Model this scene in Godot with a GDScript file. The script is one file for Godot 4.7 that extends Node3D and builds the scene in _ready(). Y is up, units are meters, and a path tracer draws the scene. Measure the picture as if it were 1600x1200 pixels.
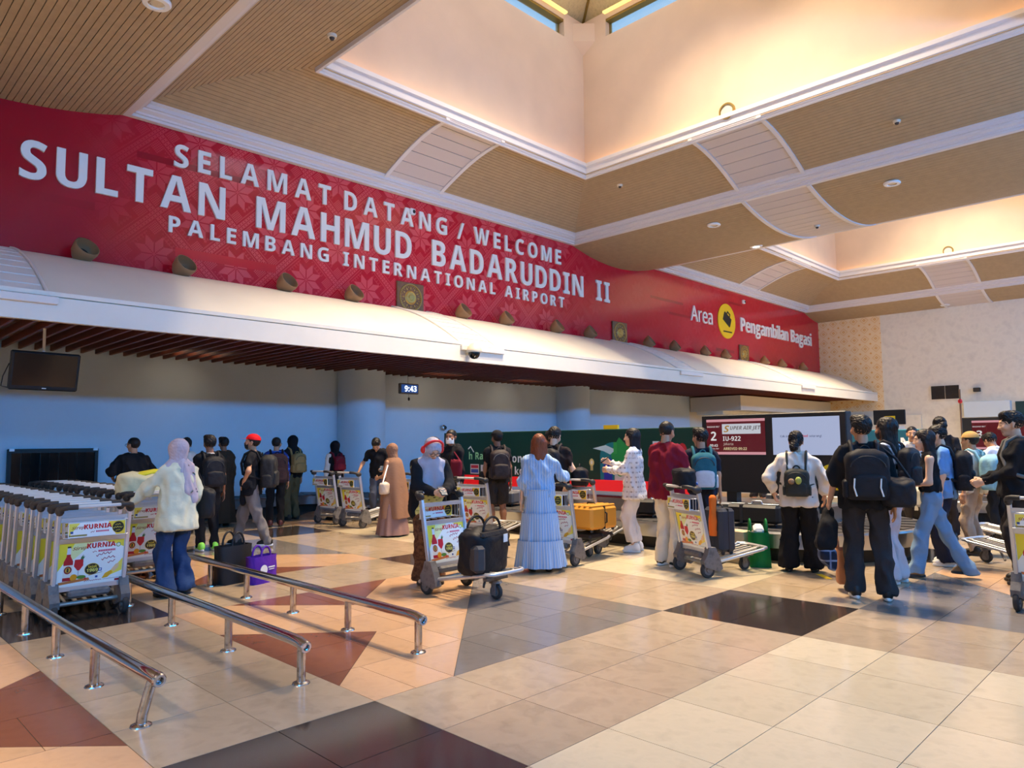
extends Node3D
# Baggage hall of an airport: y up, metres, +X runs along the red wall, -Z points at it.

const TX := 0.6275      # floor tile along x
const TZ := 0.638      # floor tile along z
var taken := {}
var M := {}
var rng := RandomNumberGenerator.new()
var fold := FastNoiseLite.new()

# ------------------------------------------------------------------ mesh builder
class MB:
	var v := PackedVector3Array()
	var n := PackedVector3Array()
	var uv := PackedVector2Array()
	var c := PackedColorArray()
	var idx := PackedInt32Array()
	var tint := Color(1, 1, 1)
	var tinted := false

	func color(k: Color) -> MB:
		tint = k
		tinted = true
		return self

	func vert(p: Vector3, nn: Vector3, t := Vector2.ZERO) -> int:
		v.append(p)
		n.append(nn)
		uv.append(t)
		c.append(tint)
		return v.size() - 1

	func face(i: int, j: int, k: int) -> void:
		var g := (v[j] - v[i]).cross(v[k] - v[i])
		if g.dot(n[i] + n[j] + n[k]) > 0.0:
			idx.append(i); idx.append(k); idx.append(j)
		else:
			idx.append(i); idx.append(j); idx.append(k)

	func tri(a: Vector3, b: Vector3, d: Vector3, nn: Vector3) -> void:
		var i := vert(a, nn)
		vert(b, nn)
		vert(d, nn)
		face(i, i + 1, i + 2)

	# a b c d run round the quad; out is a rough outward direction
	func quad(a: Vector3, b: Vector3, cc: Vector3, d: Vector3, out: Vector3, u0 := Vector2(0, 1), u1 := Vector2(1, 0)) -> void:
		var g := (b - a).cross(d - a)
		if g.length_squared() < 1e-14:
			g = (cc - b).cross(d - b)
		g = g.normalized()
		if g.dot(out) < 0.0:
			g = -g
		var i := vert(a, g, Vector2(u0.x, u0.y))
		vert(b, g, Vector2(u1.x, u0.y))
		vert(cc, g, Vector2(u1.x, u1.y))
		vert(d, g, Vector2(u0.x, u1.y))
		face(i, i + 1, i + 2)
		face(i, i + 2, i + 3)

	# eight corners: bottom ring p0..p3, top ring p4..p7
	func hexa(p: Array) -> MB:
		var m := Vector3.ZERO
		for q: Vector3 in p:
			m += q
		m /= 8.0
		for f: Array in [[0, 1, 2, 3], [4, 5, 6, 7], [0, 1, 5, 4], [1, 2, 6, 5], [2, 3, 7, 6], [3, 0, 4, 7]]:
			var a: Vector3 = p[f[0]]
			var b: Vector3 = p[f[1]]
			var cc: Vector3 = p[f[2]]
			var d: Vector3 = p[f[3]]
			quad(a, b, cc, d, (a + b + cc + d) * 0.25 - m)
		return self

	func box(at: Vector3, size: Vector3, bs := Basis()) -> MB:
		var h := size * 0.5
		var p := []
		for y in [-h.y, h.y]:
			for s in [[-1, -1], [1, -1], [1, 1], [-1, 1]]:
				p.append(at + bs * Vector3(s[0] * h.x, y, s[1] * h.z))
		return hexa(p)

	# box with chamfered edges
	func bevel(at: Vector3, size: Vector3, r: float, bs := Basis()) -> MB:
		var h := size * 0.5
		r = minf(r, minf(h.x, minf(h.y, h.z)) * 0.98)
		for ax in 3:
			var a1 := (ax + 1) % 3
			var a2 := (ax + 2) % 3
			for s in [-1.0, 1.0]:
				var q := []
				for t in [[-1, -1], [1, -1], [1, 1], [-1, 1]]:
					var w := Vector3.ZERO
					w[ax] = s * h[ax]
					w[a1] = t[0] * (h[a1] - r)
					w[a2] = t[1] * (h[a2] - r)
					q.append(at + bs * w)
				var o := Vector3.ZERO
				o[ax] = s
				quad(q[0], q[1], q[2], q[3], bs * o)
			for s1 in [-1.0, 1.0]:
				for s2 in [-1.0, 1.0]:
					var q := []
					for t in [[-1, 0], [1, 0], [1, 1], [-1, 1]]:
						var w := Vector3.ZERO
						w[ax] = t[0] * (h[ax] - r)
						w[a1] = s1 * (h[a1] - (r if t[1] else 0.0))
						w[a2] = s2 * (h[a2] - (0.0 if t[1] else r))
						q.append(at + bs * w)
					var o := Vector3.ZERO
					o[a1] = s1
					o[a2] = s2
					quad(q[0], q[1], q[2], q[3], bs * o)
		for sx in [-1.0, 1.0]:
			for sy in [-1.0, 1.0]:
				for sz in [-1.0, 1.0]:
					var o := Vector3(sx, sy, sz)
					var k := o * h
					tri(at + bs * (k - Vector3(0, sy * r, sz * r)), at + bs * (k - Vector3(sx * r, 0, sz * r)), at + bs * (k - Vector3(sx * r, sy * r, 0)), bs * o.normalized())
		return self

	# smooth grid of rings; closed rings wrap round. hint: a point inside (closed) or an outward direction (open)
	func grid(rows: Array, closed: bool, cap0 := false, cap1 := false, out := Vector3.ZERO, us := 1.0, vs := 1.0) -> MB:
		var nr := rows.size()
		var nc: int = rows[0].size()
		var base := v.size()
		var w := nc + 1 if closed else nc
		var flip := 1.0
		for pass_no in 2:
			if pass_no == 1:
				var score := 0.0
				for i in nr:
					var mid := Vector3.ZERO
					for p: Vector3 in rows[i]:
						mid += p
					mid /= nc
					for j in w:
						score += n[base + i * w + j].dot(rows[i][j % nc] - mid if closed else out)
				if score < 0.0:
					flip = -1.0
					for i in range(base, v.size()):
						n[i] = -n[i]
				break
			for i in nr:
				for j in w:
					var jj := j % nc
					var l: int = (jj - 1 + nc) % nc if closed else maxi(jj - 1, 0)
					var r: int = (jj + 1) % nc if closed else mini(jj + 1, nc - 1)
					var du: Vector3 = rows[i][r] - rows[i][l]
					var dv: Vector3 = rows[mini(i + 1, nr - 1)][jj] - rows[maxi(i - 1, 0)][jj]
					var g := du.cross(dv)
					if g.length_squared() < 1e-16:
						g = (rows[i][r] - rows[i][l]).cross(rows[mini(i + 2, nr - 1)][jj] - rows[maxi(i - 2, 0)][jj])
					if g.length_squared() < 1e-16:
						g = dv if i == 0 else -dv
					vert(rows[i][jj], g.normalized(), Vector2(us * j / float(w - 1), vs * i / float(nr - 1)))
		for i in nr - 1:
			for j in w - 1:
				var a := base + i * w + j
				face(a, a + 1, a + w + 1)
				face(a, a + w + 1, a + w)
		for e in 2:
			if (cap0 if e == 0 else cap1):
				var row: PackedVector3Array = rows[0 if e == 0 else nr - 1]
				var other: PackedVector3Array = rows[1 if e == 0 else nr - 2]
				var mid := Vector3.ZERO
				var mo := Vector3.ZERO
				for j in nc:
					mid += row[j]
					mo += other[j]
				mid /= nc
				mo /= nc
				var nn := (mid - mo).normalized()
				var k := vert(mid, nn)
				for j in nc:
					vert(row[j], nn)
				for j in nc:
					face(k, k + 1 + j, k + 1 + (j + 1) % nc)
		return self

	func tube(pts: Array, r: float, sides := 10, r2 := -1.0, loop := false) -> MB:
		var rows := []
		var up := Vector3.ZERO
		var np := pts.size()
		for i in np:
			var d: Vector3
			if loop:
				d = pts[(i + 1) % np] - pts[(i - 1 + np) % np]
			else:
				d = pts[mini(i + 1, np - 1)] - pts[maxi(i - 1, 0)]
			d = d.normalized()
			if up == Vector3.ZERO:
				up = Vector3.UP if absf(d.y) < 0.9 else Vector3.RIGHT
			var s := d.cross(up).normalized()
			up = s.cross(d).normalized()
			var rr := r if r2 < 0.0 else lerpf(r, r2, i / float(np - 1))
			var row := PackedVector3Array()
			for j in sides:
				var t := TAU * j / sides
				row.append(pts[i] + (s * cos(t) + up * sin(t)) * rr)
			rows.append(row)
		if loop:
			rows.append(rows[0])
		return grid(rows, true, not loop, not loop)

	# prof: Vector2(radius, y), spun about y of xf
	func lathe(prof: Array, seg: int, xf := Transform3D(), smooth := false) -> MB:
		if smooth:
			var rows := []
			for p: Vector2 in prof:
				var row := PackedVector3Array()
				for j in seg:
					var t := TAU * j / seg
					row.append(xf * Vector3(p.x * cos(t), p.y, p.x * sin(t)))
				rows.append(row)
			return grid(rows, true)
		for i in prof.size() - 1:
			var a: Vector2 = prof[i]
			var b: Vector2 = prof[i + 1]
			var d := (b - a).normalized()
			var o := Vector2(d.y, -d.x)
			var base := v.size()
			for j in seg + 1:
				var t := TAU * j / seg
				var e := Vector3(cos(t), 0, sin(t))
				var nn := (xf.basis * (e * o.x + Vector3.UP * o.y)).normalized()
				vert(xf * (e * a.x + Vector3.UP * a.y), nn)
				vert(xf * (e * b.x + Vector3.UP * b.y), nn)
			for j in seg:
				var k := base + j * 2
				if a.x > 1e-5:
					face(k, k + 1, k + 2)
				if b.x > 1e-5:
					face(k + 1, k + 3, k + 2)
		return self

	func ball(at: Vector3, r: Vector3, seg := 12, bs := Basis()) -> MB:
		var rows := []
		var half := maxi(seg / 2, 4)
		for i in half + 1:
			var f := PI * i / half
			var row := PackedVector3Array()
			for j in seg:
				var t := TAU * j / seg
				row.append(at + bs * Vector3(r.x * sin(f) * cos(t), r.y * cos(f), r.z * sin(f) * sin(t)))
			rows.append(row)
		var s := v.size()
		grid(rows, true)
		for i in range(s, v.size()):
			var q := bs.inverse() * (v[i] - at)
			n[i] = (bs * Vector3(q.x / (r.x * r.x), q.y / (r.y * r.y), q.z / (r.z * r.z))).normalized()
		return self

	# flat polygon (x, y) of xf, pushed out by depth along its z
	func prism(poly: PackedVector2Array, depth: float, xf := Transform3D()) -> MB:
		var tris := Geometry2D.triangulate_polygon(poly)
		var zn := xf.basis.z.normalized()
		for e in 2:
			var off := Vector3(0, 0, depth if e else 0.0)
			var k := v.size()
			for p in poly:
				vert(xf * (Vector3(p.x, p.y, 0) + off), zn if e else -zn, p)
			for i in range(0, tris.size(), 3):
				face(k + tris[i], k + tris[i + 1], k + tris[i + 2])
		var area := 0.0
		var np := poly.size()
		for i in np:
			area += poly[i].cross(poly[(i + 1) % np])
		for i in np:
			var a := poly[i]
			var b := poly[(i + 1) % np]
			var o := Vector2(b.y - a.y, a.x - b.x) * signf(area)
			quad(xf * Vector3(a.x, a.y, 0), xf * Vector3(b.x, b.y, 0), xf * Vector3(b.x, b.y, depth), xf * Vector3(a.x, a.y, depth), xf.basis * Vector3(o.x, o.y, 0))
		return self

	func add(o: MB, xf: Transform3D) -> MB:
		var k := v.size()
		var nb := xf.basis.inverse().transposed()
		for i in o.v.size():
			v.append(xf * o.v[i])
			n.append((nb * o.n[i]).normalized())
			uv.append(o.uv[i])
			c.append(o.c[i] if o.tinted else tint)
		tinted = tinted or o.tinted
		var mirrored := xf.basis.determinant() < 0.0
		for i in range(0, o.idx.size(), 3):
			idx.append(k + o.idx[i])
			idx.append(k + o.idx[i + (2 if mirrored else 1)])
			idx.append(k + o.idx[i + (1 if mirrored else 2)])
		return self

	func mesh() -> ArrayMesh:
		var a := []
		a.resize(Mesh.ARRAY_MAX)
		a[Mesh.ARRAY_VERTEX] = v
		a[Mesh.ARRAY_NORMAL] = n
		a[Mesh.ARRAY_TEX_UV] = uv
		if tinted:
			a[Mesh.ARRAY_COLOR] = c
		a[Mesh.ARRAY_INDEX] = idx
		var m := ArrayMesh.new()
		m.add_surface_from_arrays(Mesh.PRIMITIVE_TRIANGLES, a)
		return m

# ------------------------------------------------------------------ nodes
func numbered(called: String) -> String:
	var k: int = taken.get(called, 0)
	taken[called] = k + 1
	return called if k == 0 else "%s_%03d" % [called, k]

func tag(o: Node, label := "", category := "", group := "", kind := "") -> Node:
	if label: o.set_meta("label", label)
	if category: o.set_meta("category", category)
	if group: o.set_meta("group", group)
	if kind: o.set_meta("kind", kind)
	return o

func thing(called: String, label: String, category: String, at := Vector3.ZERO, turn := 0.0, group := "") -> Node3D:
	var o := Node3D.new()
	o.name = numbered(called)
	add_child(o)
	o.position = at
	o.rotation.y = turn
	tag(o, label, category, group)
	return o

func part(called: String, b, mat: Material, parent: Node, label := "") -> MeshInstance3D:
	var o := MeshInstance3D.new()
	o.name = called
	o.mesh = b.mesh() if b is MB else b
	o.material_override = mat
	parent.add_child(o, true)
	if label: o.set_meta("label", label)
	return o

func single(called: String, b, mat: Material, label: String, category: String, group := "", at := Vector3.ZERO, turn := 0.0) -> MeshInstance3D:
	var o := part(numbered(called), b, mat, self)
	o.position = at
	o.rotation.y = turn
	tag(o, label, category, group)
	return o

func struct(called: String, b, mat: Material, label := "") -> MeshInstance3D:
	var o := part(called, b, mat, self, label)
	o.set_meta("kind", "structure")
	return o

func struct_root(called: String, label := "") -> Node3D:
	var o := Node3D.new()
	o.name = called
	add_child(o)
	o.set_meta("kind", "structure")
	if label: o.set_meta("label", label)
	return o

func copy_of(root: Node3D, at: Vector3, turn: float, label := "", group := "") -> Node3D:
	var r: Node3D = root.duplicate()
	r.name = numbered(String(root.name).rstrip("0123456789").rstrip("_"))
	add_child(r)
	r.position = at
	r.rotation.y = turn
	if label: r.set_meta("label", label)
	if group: r.set_meta("group", group)
	return r

func yaw_of(d: Vector2) -> float:      # local +Z turned to (dx, dz)
	return atan2(d.x, d.y)

func arc(c: Vector3, a: Vector3, b: Vector3, from: float, to: float, n: int) -> Array:
	var o := []
	for i in n + 1:
		var t := lerpf(from, to, i / float(n))
		o.append(c + a * cos(t) + b * sin(t))
	return o

# ------------------------------------------------------------------ rounded, blended bodies on a grid
# prim: [ax, ay, az, bx, by, bz, ra, rb, fx, fy, fz, fs, sign]; f is a squashed axis (fs > 1 squashes), sign < 0 carves
static func pr(a: Vector3, b: Vector3, ra: float, rb: float, f := Vector3.RIGHT, fs := 1.0, sgn := 1.0) -> PackedFloat32Array:
	return PackedFloat32Array([a.x, a.y, a.z, b.x, b.y, b.z, ra, rb, f.x, f.y, f.z, fs, sgn])

static func cut(a: Vector3, dir: Vector3) -> PackedFloat32Array:
	return PackedFloat32Array([a.x, a.y, a.z, dir.x, dir.y, dir.z, 0, 0, 1, 0, 0, 1, -2])

func field(prims: Array, cell: float, k: float, wave := 0.0, wave_scale := Vector3(9, 4, 9)) -> MB:
	var lo := Vector3(1e9, 1e9, 1e9)
	var hi := -lo
	for q: PackedFloat32Array in prims:
		if q[12] < 0.0:
			continue
		var r := maxf(q[6], q[7])
		for e in 2:
			var p := Vector3(q[e * 3], q[e * 3 + 1], q[e * 3 + 2])
			lo = lo.min(p - Vector3(r, r, r))
			hi = hi.max(p + Vector3(r, r, r))
	lo -= Vector3.ONE * cell * 2.0
	hi += Vector3.ONE * cell * 2.0
	var nx := int((hi.x - lo.x) / cell) + 2
	var ny := int((hi.y - lo.y) / cell) + 2
	var nz := int((hi.z - lo.z) / cell) + 2
	var val := PackedFloat32Array()
	val.resize(nx * ny * nz)
	val.fill(1.0)
	for q: PackedFloat32Array in prims:
		var a := Vector3(q[0], q[1], q[2])
		var b := Vector3(q[3], q[4], q[5])
		if q[12] < -1.5:
			# cut: keep the side of point a that direction b points to
			for iz in nz:
				for iy in ny:
					for ix in nx:
						var o := val[(iz * ny + iy) * nx + ix]
						if o < cell * 3.0:
							val[(iz * ny + iy) * nx + ix] = maxf(o, -(Vector3(lo.x + ix * cell, lo.y + iy * cell, lo.z + iz * cell) - a).dot(b))
			continue
		var ra := q[6]
		var rd := q[7] - q[6]
		var f := Vector3(q[8], q[9], q[10])
		var fs := q[11] - 1.0
		var carve := q[12] < 0.0
		var ba := b - a
		var inv := 1.0 / maxf(ba.length_squared(), 1e-9)
		var r := maxf(q[6], q[7]) + k + cell * 2.0
		var m0 := a.min(b) - Vector3(r, r, r) - lo
		var m1 := a.max(b) + Vector3(r, r, r) - lo
		var x0 := maxi(0, int(m0.x / cell))
		var x1 := mini(nx - 1, int(m1.x / cell) + 1)
		var y0 := maxi(0, int(m0.y / cell))
		var y1 := mini(ny - 1, int(m1.y / cell) + 1)
		var z0 := maxi(0, int(m0.z / cell))
		var z1 := mini(nz - 1, int(m1.z / cell) + 1)
		for iz in range(z0, z1 + 1):
			for iy in range(y0, y1 + 1):
				var row := (iz * ny + iy) * nx
				for ix in range(x0, x1 + 1):
					var pa := Vector3(lo.x + ix * cell, lo.y + iy * cell, lo.z + iz * cell) - a
					if fs != 0.0:
						pa += f * (pa.dot(f) * fs)
					var h := clampf(pa.dot(ba) * inv, 0.0, 1.0)
					var d := (pa - ba * h).length() - ra - rd * h
					var o := val[row + ix]
					if carve:
						val[row + ix] = maxf(o, -d)
					else:
						var g := maxf(k - absf(o - d), 0.0) / k
						val[row + ix] = minf(o, d) - g * g * k * 0.25
	var out := MB.new()
	var ids := PackedInt32Array()
	ids.resize(nx * ny * nz)
	ids.fill(-1)
	var far := cell * 2.2
	for iz in nz - 1:
		for iy in ny - 1:
			var row := (iz * ny + iy) * nx
			for ix in nx - 1:
				var i0 := row + ix
				var v0 := val[i0]
				if v0 > far or v0 < -far:
					continue
				var w := [v0, val[i0 + 1], val[i0 + nx], val[i0 + nx + 1], val[i0 + nx * ny], val[i0 + nx * ny + 1], val[i0 + nx * ny + nx], val[i0 + nx * ny + nx + 1]]
				var neg := 0
				for t in 8:
					if w[t] < 0.0:
						neg += 1
				if neg == 0 or neg == 8:
					continue
				var s := Vector3.ZERO
				var cnt := 0
				for e: Array in EDGES:
					var wa: float = w[e[0]]
					var wb: float = w[e[1]]
					if (wa < 0.0) != (wb < 0.0):
						var t := wa / (wa - wb)
						s += CORNERS[e[0]].lerp(CORNERS[e[1]], t)
						cnt += 1
				ids[i0] = out.vert(lo + (Vector3(ix, iy, iz) + s / cnt) * cell, Vector3.ZERO)
	var strides := [1, nx, nx * ny]
	for iz in range(1, nz - 1):
		for iy in range(1, ny - 1):
			for ix in range(1, nx - 1):
				var i0 := (iz * ny + iy) * nx + ix
				var v0 := val[i0]
				if v0 > far or v0 < -far:
					continue
				for ax in 3:
					var v1 := val[i0 + strides[ax]]
					if (v0 < 0.0) == (v1 < 0.0):
						continue
					var p: int = strides[(ax + 1) % 3]
					var r: int = strides[(ax + 2) % 3]
					var q0 := ids[i0]
					var q1 := ids[i0 - p]
					var q2 := ids[i0 - p - r]
					var q3 := ids[i0 - r]
					if q0 < 0 or q1 < 0 or q2 < 0 or q3 < 0:
						continue
					if v0 >= 0.0:
						var t := q1
						q1 = q3
						q3 = t
					var g := (out.v[q2] - out.v[q0]).cross(out.v[q3] - out.v[q1])
					out.n[q0] += g; out.n[q1] += g; out.n[q2] += g; out.n[q3] += g
					out.idx.append_array(PackedInt32Array([q0, q2, q1, q0, q3, q2]))
	for i in out.v.size():
		var g := out.n[i].normalized()
		out.n[i] = g
		if wave > 0.0:
			out.v[i] += g * (0.5 - absf(fold.get_noise_3dv(out.v[i] * wave_scale * 10.0)) * 1.6) * wave
	if wave > 0.0:
		for i in out.v.size():
			out.n[i] = Vector3.ZERO
		for i in range(0, out.idx.size(), 3):
			var a := out.idx[i]
			var b := out.idx[i + 1]
			var d := out.idx[i + 2]
			var g := (out.v[d] - out.v[a]).cross(out.v[b] - out.v[a])
			out.n[a] += g; out.n[b] += g; out.n[d] += g
		for i in out.v.size():
			out.n[i] = out.n[i].normalized()
	return out

const CORNERS: Array[Vector3] = [Vector3(0, 0, 0), Vector3(1, 0, 0), Vector3(0, 1, 0), Vector3(1, 1, 0), Vector3(0, 0, 1), Vector3(1, 0, 1), Vector3(0, 1, 1), Vector3(1, 1, 1)]
const EDGES := [[0, 1], [2, 3], [4, 5], [6, 7], [0, 2], [1, 3], [4, 6], [5, 7], [0, 4], [1, 5], [2, 6], [3, 7]]

# ------------------------------------------------------------------ pictures: flat print only
func glyphs(text: String, bold: bool, serif := false) -> Array:
	var f := SystemFont.new()
	f.font_names = PackedStringArray(["Droid Serif" if serif else "Droid Sans"])
	f.font_weight = 700 if bold else 400
	var t := TextMesh.new()
	t.font = f
	t.text = text
	t.font_size = 100
	t.pixel_size = 0.01
	t.depth = 0.0
	t.curve_step = 2.0
	t.horizontal_alignment = HORIZONTAL_ALIGNMENT_LEFT
	t.vertical_alignment = VERTICAL_ALIGNMENT_BOTTOM
	if t.get_surface_count() == 0:
		return [PackedVector3Array(), PackedInt32Array()]
	var a := t.surface_get_arrays(0)
	var i: PackedInt32Array = a[Mesh.ARRAY_INDEX]
	var v: PackedVector3Array = a[Mesh.ARRAY_VERTEX]
	if i.is_empty():
		i = PackedInt32Array(range(v.size()))
	return [v, i]

func paint_tri(im: Image, a: Vector2, b: Vector2, d: Vector2, col: Color) -> void:
	var w := im.get_width()
	var h := im.get_height()
	var y0 := maxi(0, int(floor(minf(a.y, minf(b.y, d.y)))))
	var y1 := mini(h - 1, int(ceil(maxf(a.y, maxf(b.y, d.y)))))
	var p := [a, b, d]
	for y in range(y0, y1 + 1):
		var yc := y + 0.5
		var xs := 1e9
		var xe := -1e9
		for k in 3:
			var s: Vector2 = p[k]
			var e: Vector2 = p[(k + 1) % 3]
			if (s.y <= yc) != (e.y <= yc):
				var x := s.x + (yc - s.y) / (e.y - s.y) * (e.x - s.x)
				xs = minf(xs, x)
				xe = maxf(xe, x)
		if xe >= xs:
			var i0 := maxi(0, int(round(xs)))
			var i1 := mini(w, int(round(xe)))
			if i1 > i0:
				im.fill_rect(Rect2i(i0, y, i1 - i0, 1), col)

# text with its baseline at (x, y), cap height px
func paint_text(im: Image, text: String, x: float, y: float, cap: float, col: Color, bold := true, wide := 1.0, shear := 0.0, rise := 0.0, serif := false) -> float:
	var g := glyphs(text, bold, serif)
	var v: PackedVector3Array = g[0]
	var i: PackedInt32Array = g[1]
	if v.is_empty():
		return 0.0
	var ref: PackedVector3Array = glyphs("H", bold, serif)[0]
	var y0 := 1e9
	var y1 := -1e9
	for q in ref:
		y0 = minf(y0, q.y)
		y1 = maxf(y1, q.y)
	var s := cap / (y1 - y0)
	var x0 := 1e9
	var x1 := -1e9
	for q in v:
		x0 = minf(x0, q.x)
		x1 = maxf(x1, q.x)
	var o := PackedVector2Array()
	for q in v:
		var px := (q.x - x0) * s * wide
		var py := (q.y - y0) * s
		o.append(Vector2(x + px + py * shear, y - py - px * rise))
	for k in range(0, i.size(), 3):
		paint_tri(im, o[i[k]], o[i[k + 1]], o[i[k + 2]], col)
	return (x1 - x0) * s * wide

func paint_poly(im: Image, pts: Array, col: Color) -> void:
	var poly := PackedVector2Array(pts)
	var t := Geometry2D.triangulate_polygon(poly)
	for k in range(0, t.size(), 3):
		paint_tri(im, poly[t[k]], poly[t[k + 1]], poly[t[k + 2]], col)

func paint_disc(im: Image, c: Vector2, r: Vector2, col: Color, a0 := 0.0, a1 := TAU) -> void:
	var n := 28
	for k in n:
		var t0 := lerpf(a0, a1, k / float(n))
		var t1 := lerpf(a0, a1, (k + 1) / float(n))
		paint_tri(im, c, c + Vector2(cos(t0), sin(t0)) * r, c + Vector2(cos(t1), sin(t1)) * r, col)

func picture(im: Image) -> ImageTexture:
	return ImageTexture.create_from_image(im)

# ------------------------------------------------------------------ materials
func mat(key: String, col: Color, rough := 0.6, metal := 0.0, spec := 0.5) -> StandardMaterial3D:
	if M.has(key):
		return M[key]
	var m := StandardMaterial3D.new()
	m.resource_name = key
	m.albedo_color = col
	m.roughness = rough
	m.metallic = metal
	m.metallic_specular = spec
	M[key] = m
	return m

func rgb(r: int, g: int, b: int) -> Color:
	return Color(r / 255.0, g / 255.0, b / 255.0)

func noise_tex(freq: float, ramp: Array, size := 512, seed_no := 1, kind := FastNoiseLite.TYPE_SIMPLEX_SMOOTH, warp := 0.0, octaves := 4) -> NoiseTexture2D:
	var f := FastNoiseLite.new()
	f.noise_type = kind
	f.seed = seed_no
	f.frequency = freq
	f.fractal_octaves = octaves
	if warp > 0.0:
		f.domain_warp_enabled = true
		f.domain_warp_amplitude = warp
		f.domain_warp_frequency = freq * 0.7
	var t := NoiseTexture2D.new()
	t.width = size
	t.height = size
	t.seamless = true
	t.noise = f
	if ramp:
		var g := Gradient.new()
		g.offsets = PackedFloat32Array(range(ramp.size()).map(func(i): return i / float(ramp.size() - 1)))
		g.colors = PackedColorArray(ramp)
		t.color_ramp = g
	return t

func world_tex(m: StandardMaterial3D, t: Texture2D, scale: float) -> StandardMaterial3D:
	m.albedo_texture = t
	m.uv1_triplanar = true
	m.uv1_world_triplanar = true
	m.uv1_scale = Vector3.ONE * scale
	return m

func own_tex(m: StandardMaterial3D, t: Texture2D, scale: float) -> StandardMaterial3D:
	m.albedo_texture = t
	m.uv1_triplanar = true
	m.uv1_scale = Vector3.ONE * scale
	return m

func cloth_normal(m: StandardMaterial3D, scale: float, depth: float) -> StandardMaterial3D:
	m.normal_enabled = true
	m.normal_texture = M_cloth_bump
	m.normal_scale = depth
	m.uv1_triplanar = true
	m.uv1_scale = Vector3.ONE * scale
	return m

var M_cloth_bump: NoiseTexture2D

func cloth(key: String, col: Color, rough := 0.9) -> StandardMaterial3D:
	if M.has(key):
		return M[key]
	var m := mat(key, col, rough, 0.0, 0.3)
	return cloth_normal(m, 3.0, 0.6)

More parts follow.
